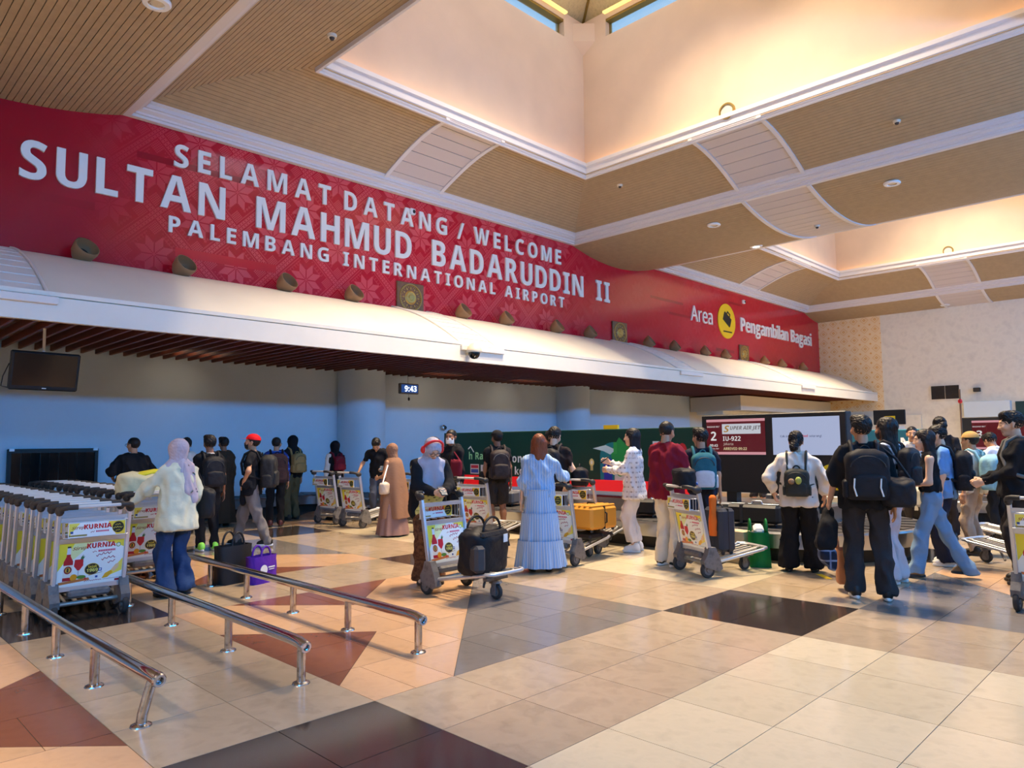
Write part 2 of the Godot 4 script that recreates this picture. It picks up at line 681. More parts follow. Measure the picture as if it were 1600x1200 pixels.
func build_materials() -> void:
	M_cloth_bump = noise_tex(0.012, [], 256, 5, FastNoiseLite.TYPE_SIMPLEX_SMOOTH, 20.0, 3)
	M_cloth_bump.as_normal_map = true
	M_cloth_bump.bump_strength = 6.0
	var g := func(a: float) -> Color: return Color(a, a, a)
	# floor stone
	var marble := noise_tex(0.010, [g.call(0.86), g.call(0.97), g.call(1.0), g.call(0.93), g.call(1.0)], 512, 3, FastNoiseLite.TYPE_SIMPLEX_SMOOTH, 60.0, 5)
	var plain := noise_tex(0.02, [g.call(0.94), g.call(1.0), g.call(0.97)], 512, 4, FastNoiseLite.TYPE_SIMPLEX_SMOOTH, 25.0, 5)
	var stone := {"cream": [rgb(216, 198, 166), plain, 0.15], "marble": [rgb(186, 164, 136), marble, 0.16], "dark": [rgb(60, 51, 47), plain, 0.12], "grey": [rgb(132, 124, 118), plain, 0.14], "peach": [rgb(214, 172, 132), plain, 0.17], "terra": [rgb(134, 84, 64), plain, 0.19]}
	for k: String in stone:
		for v in 2:
			var c: Color = stone[k][0]
			var m := mat("tile_%s_%d" % [k, v], c if v == 0 else c * Color(0.955, 0.955, 0.95), stone[k][2], 0.0, 0.5)
			world_tex(m, stone[k][1], 0.55 if v == 0 else 0.47)
	mat("grout", rgb(74, 60, 48), 0.9)
	world_tex(mat("plank", rgb(176, 152, 116), 0.62), noise_tex(0.02, [g.call(0.93), g.call(1.0)], 256, 8), 0.7)
	mat("plank_back", rgb(176, 152, 116), 0.9)
	mat("white_board", rgb(200, 190, 186), 0.55)
	mat("cornice", rgb(216, 212, 212), 0.45)
	world_tex(mat("well_plaster", rgb(222, 198, 176), 0.85), noise_tex(0.01, [g.call(0.95), g.call(1.0)], 256, 9), 0.2)
	world_tex(mat("roof_sheet", rgb(214, 200, 160), 0.7), noise_tex(0.03, [g.call(0.85), g.call(1.0), g.call(0.9)], 256, 10), 0.8)
	mat("brass_trim", rgb(150, 128, 70), 0.4, 0.6)
	world_tex(mat("canopy_white", rgb(234, 227, 211), 0.42), noise_tex(0.008, [g.call(0.96), g.call(1.0)], 256, 11), 0.3)
	mat("canopy_rib", rgb(222, 218, 212), 0.5)
	var wood := noise_tex(0.012, [rgb(150, 88, 58), rgb(190, 120, 82), rgb(165, 98, 64)], 256, 12)
	var slat := mat("slat_wood", rgb(150, 118, 104), 0.5)
	own_tex(slat, wood, 1.2)
	slat.uv1_scale = Vector3(8, 8, 0.6)
	mat("soffit_board", rgb(150, 112, 88), 0.8)
	world_tex(mat("hall_white", rgb(206, 222, 232), 0.6), noise_tex(0.006, [g.call(0.965), g.call(1.0)], 256, 13), 0.15)
	world_tex(mat("wall_cream", rgb(232, 226, 208), 0.8), noise_tex(0.02, [g.call(0.93), g.call(1.0), g.call(0.96)], 256, 14), 0.35)
	mat("beam_beige", rgb(216, 208, 188), 0.7)
	mat("red_plain", rgb(168, 20, 38), 0.28)
	mat("letter_white", rgb(236, 232, 224), 0.5)
	mat("chrome", rgb(200, 200, 202), 0.14, 1.0)
	own_tex(mat("chrome_worn", rgb(205, 202, 200), 0.2, 1.0), noise_tex(0.03, [rgb(120, 100, 84), rgb(235, 235, 238), rgb(255, 255, 255), rgb(240, 240, 244)], 256, 15), 2.0)
	mat("steel", rgb(180, 182, 186), 0.28, 1.0)
	mat("alu", rgb(206, 210, 216), 0.36, 0.75)
	mat("alu_dull", rgb(184, 180, 172), 0.45, 0.7)
	mat("grip", rgb(44, 42, 41), 0.6)
	own_tex(mat("mudguard", rgb(112, 108, 106), 0.6), noise_tex(0.02, [g.call(0.75), g.call(1.0), g.call(0.9)], 256, 16), 2.0)
	mat("rubber", rgb(52, 50, 50), 0.75)
	mat("belt", rgb(58, 56, 56), 0.5)
	mat("black", rgb(20, 20, 22), 0.5)
	mat("black_gloss", rgb(14, 14, 17), 0.15)
	mat("white_plastic", rgb(232, 232, 230), 0.4)
	mat("cream_plastic", rgb(214, 204, 182), 0.4)
	mat("bowl", rgb(150, 112, 76), 0.5)
	mat("dark_plastic", rgb(52, 46, 42), 0.6)
	own_tex(mat("plaque_wood", rgb(136, 96, 58), 0.5), noise_tex(0.02, [g.call(0.8), g.call(1.0)], 128, 17), 2.0)
	mat("brass", rgb(196, 164, 92), 0.32, 0.85)
	mat("yellow_paint", rgb(246, 204, 22), 0.45)
	mat("red_paint", rgb(214, 24, 34), 0.4)
	mat("board_green", rgb(16, 60, 46), 0.35)
	mat("teal_board", rgb(20, 130, 146), 0.45)
	mat("glass_dark", rgb(30, 62, 66), 0.1)
	var gl := mat("pane", Color(0.9, 0.97, 1.0, 0.12), 0.03)
	gl.transparency = BaseMaterial3D.TRANSPARENCY_ALPHA

func glow(key: String, col: Color, power: float) -> StandardMaterial3D:
	var m := mat(key, col * 0.8, 0.6)
	m.emission_enabled = true
	m.emission = col
	m.emission_energy_multiplier = power
	return m

# ------------------------------------------------------------------ the hall
const Y0 := 7.78        # underside of the bay cornices
const YR := 8.53        # underside of the rims of the light wells
const ZW := -14.23      # wall side of the bays
const ZB := 0.95        # entrance side of the bays
const ZM := -7.68       # middle of the white cross panels
const VW := 2.58        # width of a vault
const BAYS := [[-13.47, -0.43], [4.23, 17.27], [21.93, 35.0]]

func set_camera_and_light() -> void:
	var cam := Camera3D.new()
	cam.name = "camera"
	cam.fov = 56.1986
	cam.near = 0.05
	cam.far = 300.0
	cam.transform = Transform3D(Basis(Vector3(0.702915, -0.009873, 0.711205), Vector3(-0.050226, 0.996719, 0.063477), Vector3(-0.709498, -0.080340, 0.700113)), Vector3(0, 1.55, 0))
	add_child(cam)
	cam.current = true
	var env := Environment.new()
	var sky := Sky.new()
	var ps := ProceduralSkyMaterial.new()
	ps.sky_top_color = rgb(120, 178, 226)
	ps.sky_horizon_color = rgb(212, 234, 246)
	ps.ground_bottom_color = rgb(120, 120, 112)
	ps.ground_horizon_color = rgb(190, 200, 200)
	ps.sun_angle_max = 0.0
	ps.energy_multiplier = 1.3
	sky.sky_material = ps
	env.background_mode = Environment.BG_SKY
	env.sky = sky
	env.tonemap_mode = Environment.TONE_MAPPER_LINEAR
	env.tonemap_exposure = 1.06
	env.sdfgi_enabled = true
	env.ssao_enabled = true
	env.ssil_enabled = true
	var we := WorldEnvironment.new()
	we.name = "environment"
	we.environment = env
	add_child(we)
	# daylight through the lantern on top of each light well, and through its band of small windows
	for b in BAYS:
		var cx: float = (b[0] + b[1]) * 0.5
		var cz := (ZW + ZB) * 0.5
		area_light("lantern_light", Vector3(cx, 15.3, cz), Vector3.DOWN, Vector2(3.4, 3.4), Color(1.0, 0.95, 0.88), LANTERN)
		for k in 4:
			var sp := SpotLight3D.new()
			sp.name = numbered("high_bay_beam")
			sp.position = Vector3(cx + (1.1 if k % 2 else -1.1), 14.55, cz + (1.1 if k < 2 else -1.1))
			sp.rotation.x = -PI * 0.5
			sp.spot_angle = 44.0
			sp.spot_angle_attenuation = 0.8
			sp.spot_range = 60.0
			sp.light_color = Color(1.0, 0.90, 0.76)
			sp.light_energy = HIGH_BAY
			sp.light_size = 0.3
			sp.shadow_enabled = true
			add_child(sp)
		for s in 4:
			var d := Vector3(1, 0, 0).rotated(Vector3.UP, s * PI * 0.5)
			var hx: float = (b[1] - b[0]) * 0.5 - VW
			var hz := (ZB - ZW) * 0.5 - VW
			var out := hx if s % 2 == 0 else hz
			var run := (hz if s % 2 == 0 else hx) * 2.0
			area_light("clerestory_light", Vector3(cx, 12.5, cz) + d * (out + 0.08), (-d + Vector3.DOWN * 0.35).normalized(), Vector2(run - 1.6, 0.42), Color(0.86, 0.94, 1.0), CLERESTORY)
			area_light("cove_light", Vector3(cx, 8.93, cz) + d * (out + 0.045), (Vector3.UP + d * 0.25).normalized(), Vector2(run - 0.3, 0.05), Color(1.0, 0.74, 0.45), COVE)
	# blue tinted window band high in the wall behind the camera
	area_light("window_band_light", Vector3(11.0, 6.08, 3.5), Vector3(0, -0.12, -1).normalized(), Vector2(50.0, 0.62), Color(0.11, 0.60, 0.96), RIBBON)

const LANTERN := 1.2
const HIGH_BAY := 130.0
const CLERESTORY := 1.3
const COVE := 0.5
const RIBBON := 9.5

func area_light(called: String, at: Vector3, towards: Vector3, size: Vector2, col: Color, energy: float) -> void:
	var l := AreaLight3D.new()
	l.name = numbered(called)
	l.light_color = col
	l.light_energy = energy
	l.area_size = size
	l.area_normalize_energy = false
	l.area_range = 90.0
	l.shadow_enabled = true
	add_child(l)
	var up := Vector3.UP if absf(towards.y) < 0.9 else Vector3.RIGHT
	if absf(towards.y) >= 0.9 and size.x > size.y * 2.0:
		# a long strip that looks up: lay its length along the rim
		up = Vector3(towards.x, 0, towards.z).normalized() if absf(towards.y) < 0.999 else Vector3.FORWARD
	l.look_at_from_position(at, at + towards, up)

func inset(r: Array, o: float) -> Array:      # r: x0, x1, z0, z1
	return [r[0] + o, r[1] - o, r[2] + o, r[3] - o]

# a moulding that runs round a rectangle; prof: Vector2(inset, y)
func frame_sweep(b: MB, r: Array, prof: Array) -> MB:
	for i in prof.size() - 1:
		var p: Vector2 = prof[i]
		var q: Vector2 = prof[i + 1]
		var a := inset(r, p.x)
		var d := inset(r, q.x)
		var dn := (q - p).normalized()
		var o := Vector2(-dn.y, dn.x)
		if o.y > 0.001 or (absf(o.y) <= 0.001 and o.x < 0 and false):
			o = -o
		var ca := [Vector3(a[0], p.y, a[2]), Vector3(a[1], p.y, a[2]), Vector3(a[1], p.y, a[3]), Vector3(a[0], p.y, a[3])]
		var cd := [Vector3(d[0], q.y, d[2]), Vector3(d[1], q.y, d[2]), Vector3(d[1], q.y, d[3]), Vector3(d[0], q.y, d[3])]
		var inward := [Vector3(0, 0, 1), Vector3(-1, 0, 0), Vector3(0, 0, -1), Vector3(1, 0, 0)]
		for k in 4:
			var e := (k + 1) % 4
			b.quad(ca[k], ca[e], cd[e], cd[k], inward[k] * o.x + Vector3.UP * o.y)
	return b

func vault_y(t: float) -> float:
	return 7.90 + (8.62 - 7.90) * sin(t * PI * 0.5)

func bulge_y(t: float) -> float:
	return 7.74 - 0.34 * (1.0 - pow(2.0 * t - 1.0, 2.0))

func side_point(bay: Array, side: int, s: float, u: float, y: float) -> Vector3:
	match side:
		0: return Vector3(s, y, ZW + u)
		1: return Vector3(bay[1] - u, y, s)
		2: return Vector3(s, y, ZB - u)
	return Vector3(bay[0] + u, y, s)

func board(b: MB, fn: Callable, s0a: float, s1a: float, s0b: float, s1b: float, ta: float, tb: float, thick: float) -> MB:
	# a board between cross positions ta and tb; ends s0/s1 may be mitred
	var lift := Vector3.UP * thick
	var a0: Vector3 = fn.call(s0a, ta)
	var a1: Vector3 = fn.call(s1a, ta)
	var b0: Vector3 = fn.call(s0b, tb)
	var b1: Vector3 = fn.call(s1b, tb)
	return b.hexa([a0, a1, b1, b0, a0 + lift, a1 + lift, b1 + lift, b0 + lift])

func rib_along(b: MB, fn: Callable, s: float, t0: float, t1: float, w: float, drop: float, n := 12) -> void:
	for i in n:
		var ta := lerpf(t0, t1, i / float(n))
		var tb := lerpf(t0, t1, (i + 1) / float(n))
		var q := []
		for d in [Vector3.DOWN * drop, Vector3.UP * 0.02]:
			q.append_array([fn.call(s - w, ta) + d, fn.call(s + w, ta) + d, fn.call(s + w, tb) + d, fn.call(s - w, tb) + d])
		b.hexa(q)

func vault_side(root: Node3D, bay: Array, side: int, pieces: bool) -> void:
	var lo: float = bay[0] if side % 2 == 0 else ZW
	var hi: float = bay[1] if side % 2 == 0 else ZB
	var mid := (lo + hi) * 0.5 if side % 2 == 0 else ZM
	var fn := func(s: float, t: float) -> Vector3: return side_point(bay, side, s, 0.1 + t * (VW - 0.1), vault_y(t))
	var n := 26
	var back := MB.new()
	var joined := MB.new()
	for i in n:
		var ta := i / float(n) + 0.0022
		var tb := (i + 1) / float(n) - 0.0022
		var ua := 0.1 + ta * (VW - 0.1)
		var ub := 0.1 + tb * (VW - 0.1)
		for e in 2:
			var args := [lo + ua, mid - 0.86, lo + ub, mid - 0.86] if e == 0 else [mid + 0.86, hi - ua, mid + 0.86, hi - ub]
			if pieces:
				part("plank", board(MB.new(), fn, args[0], args[1], args[2], args[3], ta, tb, 0.02), M.plank, root)
			else:
				board(joined, fn, args[0], args[1], args[2], args[3], ta, tb, 0.02)
	if not pieces:
		part("planks", joined, M.plank, root).set_meta("kind", "stuff")
	for i in 7:
		var ta := i / 7.0 + 0.004
		var tb := (i + 1) / 7.0 - 0.004
		part("panel_board", board(MB.new(), fn, mid - 0.84, mid + 0.84, mid - 0.84, mid + 0.84, ta, tb, 0.02), M.white_board, root)
	for s in [-0.85, 0.85]:
		var r := MB.new()
		rib_along(r, fn, mid + s, 0.0, 1.0, 0.05, 0.035)
		part("panel_edge", r, M.cornice, root)
	for i in n:
		var ta := i / float(n)
		var tb := (i + 1) / float(n)
		var ua := 0.1 + ta * (VW - 0.1)
		var ub := 0.1 + tb * (VW - 0.1)
		var up := Vector3.UP * 0.09
		back.quad(fn.call(lo + ua, ta) + up, fn.call(hi - ua, ta) + up, fn.call(hi - ub, tb) + up, fn.call(lo + ub, tb) + up, Vector3.DOWN)
	part("backing", back, M.plank_back, root)

# a strip of ceiling that sags between two bays; it runs along z
func sag_strip(called: String, x0: float, x1: float, z0: float, z1: float, pieces: bool, t1 := 1.0) -> void:
	var root := struct_root(called, "sagging ceiling strip of narrow beige boards between two coffers")
	var fn := func(s: float, t: float) -> Vector3: return Vector3(lerpf(x0, x1, t), bulge_y(t * t1), s)
	var n := int(round((x1 - x0) / 0.104))
	var joined := MB.new()
	var back := MB.new()
	var mid := ZM
	for i in n:
		var ta := (i + 0.06) / n
		var tb := (i + 0.94) / n
		for e in 2:
			var a := z0 if e == 0 else mid + 0.86
			var b := mid - 0.86 if e == 0 else z1
			if pieces:
				part("plank", board(MB.new(), fn, a, b, a, b, ta, tb, 0.02), M.plank, root)
			else:
				board(joined, fn, a, b, a, b, ta, tb, 0.02)
		var up := Vector3.UP * 0.09
		back.quad(fn.call(z0, i / float(n)) + up, fn.call(z1, i / float(n)) + up, fn.call(z1, (i + 1.0) / n) + up, fn.call(z0, (i + 1.0) / n) + up, Vector3.DOWN)
	if not pieces:
		part("planks", joined, M.plank, root).set_meta("kind", "stuff")
	part("backing", back, M.plank_back, root)
	var nb := int(round((x1 - x0) / 0.33))
	for i in nb:
		part("panel_board", board(MB.new(), fn, mid - 0.84, mid + 0.84, mid - 0.84, mid + 0.84, (i + 0.03) / nb, (i + 0.97) / nb, 0.02), M.white_board, root)
	for s in [-0.85, 0.85]:
		var r := MB.new()
		rib_along(r, fn, mid + s, 0.0, 1.0, 0.05, 0.035, 16)
		part("panel_edge", r, M.cornice, root)

func light_well(k: int, bay: Array) -> void:
	var rim := [bay[0] + VW, bay[1] - VW, ZW + VW, ZB - VW]
	var root := struct_root("wall_light_well_%d" % (k + 1), "tall plastered shaft of a light well with a band of small windows")
	var c := Vector3((rim[0] + rim[1]) * 0.5, 0, (rim[2] + rim[3]) * 0.5)
	var hx: float = (rim[1] - rim[0]) * 0.5 + 0.15
	var hz: float = (rim[3] - rim[2]) * 0.5 + 0.15
	var wall := MB.new()
	for s in 4:
		var bs := Basis(Vector3.UP, s * PI * 0.5)
		var dd := hx if s % 2 == 0 else hz
		var ll := hz if s % 2 == 0 else hx
		var put := func(x0: float, x1: float, y0: float, y1: float, z0: float, z1: float) -> void:
			wall.box(c + bs * Vector3((x0 + x1) * 0.5, (y0 + y1) * 0.5, (z0 + z1) * 0.5), Vector3(x1 - x0, y1 - y0, z1 - z0), bs)
		put.call(dd, dd + 0.3, 8.66, 12.27, -ll - 0.3, ll + 0.3)
		put.call(dd, dd + 0.3, 12.27, 12.75, ll - 0.78, ll + 0.3)
		put.call(dd, dd + 0.3, 12.27, 12.75, -ll - 0.3, -ll + 0.78)
		put.call(dd, dd + 0.3, 12.75, 12.95, -ll - 0.3, ll + 0.3)
		# the little corner brackets
		var q := [Vector3(dd - 0.42, 12.28, ll), Vector3(dd, 12.28, ll - 0.42), Vector3(dd, 12.28, ll)]
		var br := MB.new()
		var tip := Vector3(dd, 12.02, ll)
		for i in 3:
			q[i] = c + bs * q[i]
		tip = c + bs * tip
		var up := Vector3.UP * 0.5
		br.tri(q[0], q[1], tip, (bs * Vector3(-1, -1, -1)).normalized())
		br.quad(q[0], q[1], q[1] + up, q[0] + up, bs * Vector3(-1, 0, -1))
		br.tri(q[0] + up, q[1] + up, q[2] + up, Vector3.UP)
		part("corner_bracket", br, M.well_plaster, root)
		# window frame and panes
		for i in 3:
			var z := lerpf(-ll + 0.78, ll - 0.78, i / 3.0)
			var z2 := lerpf(-ll + 0.78, ll - 0.78, (i + 1) / 3.0)
			part("pane", MB.new().box(c + bs * Vector3(dd + 0.2, 12.51, (z + z2) * 0.5), Vector3(0.012, 0.44, z2 - z - 0.06), bs), M.pane, root)
		var fr := MB.new()
		for i in 4:
			var z := lerpf(-ll + 0.80, ll - 0.80, i / 3.0)
			fr.box(c + bs * Vector3(dd + 0.2, 12.51, z), Vector3(0.06, 0.48, 0.05), bs)
		fr.box(c + bs * Vector3(dd + 0.2, 12.285, 0), Vector3(0.06, 0.03, ll * 2 - 1.56), bs)
		fr.box(c + bs * Vector3(dd + 0.12, 12.72, 0), Vector3(0.2, 0.06, ll * 2 - 1.56), bs)
		part("window_frame", fr, M.brass_trim, root)
		part("light_strip", MB.new().box(c + bs * Vector3(dd - 0.10, 12.87, 0), Vector3(0.10, 0.05, ll * 2 - 1.6), bs), glow("strip_glow", Color(1.0, 0.86, 0.52), 1.2), root)
		# roof slope with ribs
		var rf := MB.new()
		var e0 := c + bs * Vector3(dd + 0.3, 12.95, -ll - 0.3)
		var e1 := c + bs * Vector3(dd + 0.3, 12.95, ll + 0.3)
		var a0 := c + bs * Vector3(1.7, 15.5, -1.7)
		var a1 := c + bs * Vector3(1.7, 15.5, 1.7)
		rf.hexa([e0, e1, a1, a0, e0 + Vector3.UP * 0.2, e1 + Vector3.UP * 0.2, a1 + Vector3.UP * 0.2, a0 + Vector3.UP * 0.2])
		part("roof_slope", rf, M.roof_sheet, root)
		part("hip_rib", MB.new().tube([e1 + Vector3(0, -0.03, 0), a1], 0.035, 6), M.brass_trim, root)
	part("shaft", wall, M.well_plaster, root)
	for e in 4:
		var at := c + Vector3(1.1 if e % 2 else -1.1, 14.6, 1.1 if e < 2 else -1.1)
		var l := part("high_bay_lamp", MB.new().lathe([Vector2(0.3, 0.0), Vector2(0.26, 0.16), Vector2(0.1, 0.3), Vector2(0.1, 0.42)], 20, Transform3D(), true), M.alu, root)
		l.position = at
		part("lens", MB.new().lathe([Vector2(0.0, 0.02), Vector2(0.28, 0.02)], 20), glow("high_bay_glow", Color(1.0, 0.92, 0.8), 8.0), l)
		part("stem", MB.new().tube([Vector3(0, 0.4, 0), Vector3(0, 1.15, 0)], 0.03, 6), M.alu, l)
	part("lantern_cap", MB.new().box(c + Vector3(0, 15.8, 0), Vector3(3.8, 0.2, 3.8)), M.roof_sheet, root)
	# moulded rim and bay cornice
	var rm := MB.new()
	var prof := []
	for p: Array in [[-0.10, 8.64], [-0.10, 8.53], [-0.05, 8.53], [-0.05, 8.57], [-0.02, 8.59], [-0.02, 8.64], [0.0, 8.66], [0.0, 8.80], [0.04, 8.83], [0.04, 8.92], [0.01, 8.92], [0.01, 8.86], [-0.16, 8.86]]:
		prof.append(Vector2(p[0], p[1]))
	frame_sweep(rm, rim, prof)
	var t1 := struct("trim_%d" % (k * 2 + 1), rm, M.cornice, "white moulded rim around the opening of a light well")
	var cv := MB.new()
	for s in 4:
		var bs := Basis(Vector3.UP, s * PI * 0.5)
		cv.box(c + bs * Vector3((hx if s % 2 == 0 else hz) - 0.1, 8.885, 0), Vector3(0.07, 0.04, (hz if s % 2 == 0 else hx) * 2 - 0.3), bs)
	part("cove_light_strip", cv, glow("cove_glow", Color(1.0, 0.76, 0.48), 2.5), t1)
	var cn := MB.new()
	prof = []
	for p: Array in [[-0.06, 7.80], [-0.06, 7.72], [0.06, 7.72], [0.06, 7.77], [0.11, 7.77], [0.11, 7.81], [0.20, 7.84], [0.20, 7.88], [0.25, 7.88], [0.25, 7.95], [0.31, 7.97], [0.31, 8.04]]:
		prof.append(Vector2(p[0], p[1]))
	frame_sweep(cn, [bay[0], bay[1], ZW, ZB], prof)
	struct("trim_%d" % (k * 2 + 2), cn, M.cornice, "white stepped cornice framing a ceiling coffer")

func build_ceiling() -> void:
	for k in 3:
		var root := struct_root("ceiling_coffer_%d" % (k + 1), "curved beige board vault around a light well")
		for side in 4:
			vault_side(root, BAYS[k], side, k == 1 and side != 2)
		light_well(k, BAYS[k])
	sag_strip("ceiling_strip_1", BAYS[0][1], BAYS[1][0], ZW - 0.1, ZB, true)
	sag_strip("ceiling_strip_2", BAYS[1][1], BAYS[2][0], ZW - 0.1, ZB, true)
	sag_strip("ceiling_strip_3", BAYS[2][1], 36.65, ZW - 0.1, ZB, false, 0.42)
	sag_strip("ceiling_strip_4", -15.1, BAYS[0][0], ZW - 0.1, ZB, false)
	# the strip over the camera runs along x
	var b := MB.new()
	var n := 24
	for i in n:
		var ta := i / float(n)
		var tb := (i + 1) / float(n)
		var za := lerpf(ZB, 3.6, ta)
		var zb := lerpf(ZB, 3.6, tb)
		b.quad(Vector3(-15.1, bulge_y(ta), za), Vector3(36.65, bulge_y(ta), za), Vector3(36.65, bulge_y(tb), zb), Vector3(-15.1, bulge_y(tb), zb), Vector3.DOWN)
	struct("ceiling", b, M.plank, "beige board ceiling over the entrance side of the hall")
	# roof deck above it all, open over the wells
	var deck := MB.new()
	var add := func(x0: float, x1: float, z0: float, z1: float) -> void:
		deck.box(Vector3((x0 + x1) * 0.5, 9.3, (z0 + z1) * 0.5), Vector3(x1 - x0, 0.3, z1 - z0))
	add.call(-15.6, 37.2, -17.0, ZW + VW - 0.3)
	add.call(-15.6, 37.2, ZB - VW + 0.3, 4.2)
	var edges := [-15.6]
	for bay in BAYS:
		edges.append_array([bay[0] + VW - 0.3, bay[1] - VW + 0.3])
	edges.append(37.2)
	for i in 4:
		add.call(edges[i * 2], edges[i * 2 + 1], ZW + VW - 0.3, ZB - VW + 0.3)
	struct("ceiling_roof_deck", deck, M.beam_beige, "concrete roof deck around the light wells")
	# recessed lamps and small detectors
	var lens_on := glow("lamp_on", Color(1.0, 0.97, 0.9), 6.0)
	for p: Array in [[3.26, -9.9, false], [18.05, -9.8, false], [18.1, -5.2, false], [20.8, -9.9, true], [36.2, -8.5, false], [36.2, -4.0, false]]:
		var t: float = (p[0] + 0.43) / 4.66 if p[0] < 5.0 else (p[0] - 17.27) / 4.66
		var y := bulge_y(t) if p[0] < 30.0 else 7.45
		var l := thing("recessed_downlight", "lit white recessed lamp in the beige board ceiling" if p[2] else "unlit round recessed lamp with white ring in the beige ceiling", "lamp", Vector3(p[0], y, p[1]), 0.0, "recessed ceiling lamps")
		part("ring", MB.new().lathe([Vector2(0.10, 0.0), Vector2(0.11, -0.03), Vector2(0.17, -0.03), Vector2(0.19, -0.005), Vector2(0.19, 0.02)], 24), M.white_plastic, l)
		part("lens", MB.new().lathe([Vector2(0.0, -0.012), Vector2(0.06, -0.014), Vector2(0.105, 0.0)], 24), lens_on if p[2] else M.cream_plastic, l)
		if p[2]:
			var o := SpotLight3D.new()
			o.name = "downlight_beam"
			o.position = Vector3(p[0], y - 0.06, p[1])
			o.rotation.x = -PI * 0.5
			o.spot_angle = 55.0
			o.spot_range = 30.0
			o.light_energy = 6.0
			o.light_size = 0.1
			o.shadow_enabled = true
			add_child(o)
	for p: Array in [[5.95, 8.14, -9.9], [15.3, 8.3, -11.0], [16.2, 8.2, -4.5], [19.7, 7.37, -7.6]]:
		var l := thing("smoke_detector", "small round smoke detector on the ceiling boards", "detector", Vector3(p[0], p[1], p[2]), 0.0, "ceiling smoke detectors")
		part("base", MB.new().lathe([Vector2(0.0, -0.02), Vector2(0.07, -0.02), Vector2(0.08, 0.03)], 14), M.cream_plastic, l)
		part("sensor_head", MB.new().lathe([Vector2(0.0, -0.06), Vector2(0.03, -0.055), Vector2(0.045, -0.02)], 12), M.dark_plastic, l)
	# round mirror-like lamps on the well walls
	for p: Array in [[14.82, 8.98, -7.56], [32.55, 9.0, -7.4]]:
		var l := thing("well_lamp", "round brass rimmed lamp standing on the rim of a light well", "lamp", Vector3(p[0] - 0.13, p[1], p[2]), 0.0, "lamps on the light well rims")
		var bs := Basis(Vector3.FORWARD, PI * 0.5)
		part("rim", MB.new().lathe([Vector2(0.15, -0.03), Vector2(0.19, -0.03), Vector2(0.19, 0.04), Vector2(0.15, 0.04)], 24, Transform3D(bs, Vector3.ZERO)), M.brass_trim, l)
		part("lens", MB.new().lathe([Vector2(0.0, -0.02), Vector2(0.155, -0.01)], 24, Transform3D(bs, Vector3.ZERO)), M.cream_plastic, l)
		part("bracket", MB.new().box(Vector3(0.06, -0.12, 0), Vector3(0.06, 0.16, 0.06)), M.brass_trim, l)

# ------------------------------------------------------------------ floor
func tile_kind(fi: int, fj: int) -> Array:
	# [base, [[kind, polygon in field units 0..5]]]; field x grows with +x, y grows towards -z
	var grey_se := ["grey", [Vector2(1, 0), Vector2(5, 0), Vector2(5, 4)]]
	var grey_ne := ["grey", [Vector2(5, 1), Vector2(5, 5), Vector2(1, 5)]]
	var terra_w := ["terra", [Vector2(0, 0.62), Vector2(1.5, 2.1), Vector2(0, 3.45)]]
	var terra_n := ["terra", [Vector2(0.85, 5), Vector2(2.2, 3.6), Vector2(3.75, 5)]]
	var terra_s := ["terra", [Vector2(0.85, 0), Vector2(2.2, 1.4), Vector2(3.75, 0)]]
	if fi == 0 and fj == 0: return ["peach", [grey_se, terra_w, terra_n]]
	if fi == 0 and fj == 1: return ["peach", [grey_ne, terra_w, terra_s]]
	if fi == -1 and (fj == 0 or fj == 1):
		var o := []
		for s: Array in ([grey_se, terra_w, terra_n] if fj == 0 else [grey_ne, terra_w, terra_s]):
			var q := []
			for p: Vector2 in s[1]:
				q.append(Vector2(5 - p.x, p.y))
			o.append([s[0], q])
		return ["peach", o]
	if fj == -1 and posmod(fi, 2) == 1: return ["peach", [["grey", [Vector2(0, 5), Vector2(3.9, 5), Vector2(0, 1.1)]]]]
	if fi >= 1 and posmod(fi + fj, 3) == 0: return ["peach", [["grey", [Vector2(0, 5), Vector2(3.9, 5), Vector2(0, 1.1)]]]]
	return ["cream", []]

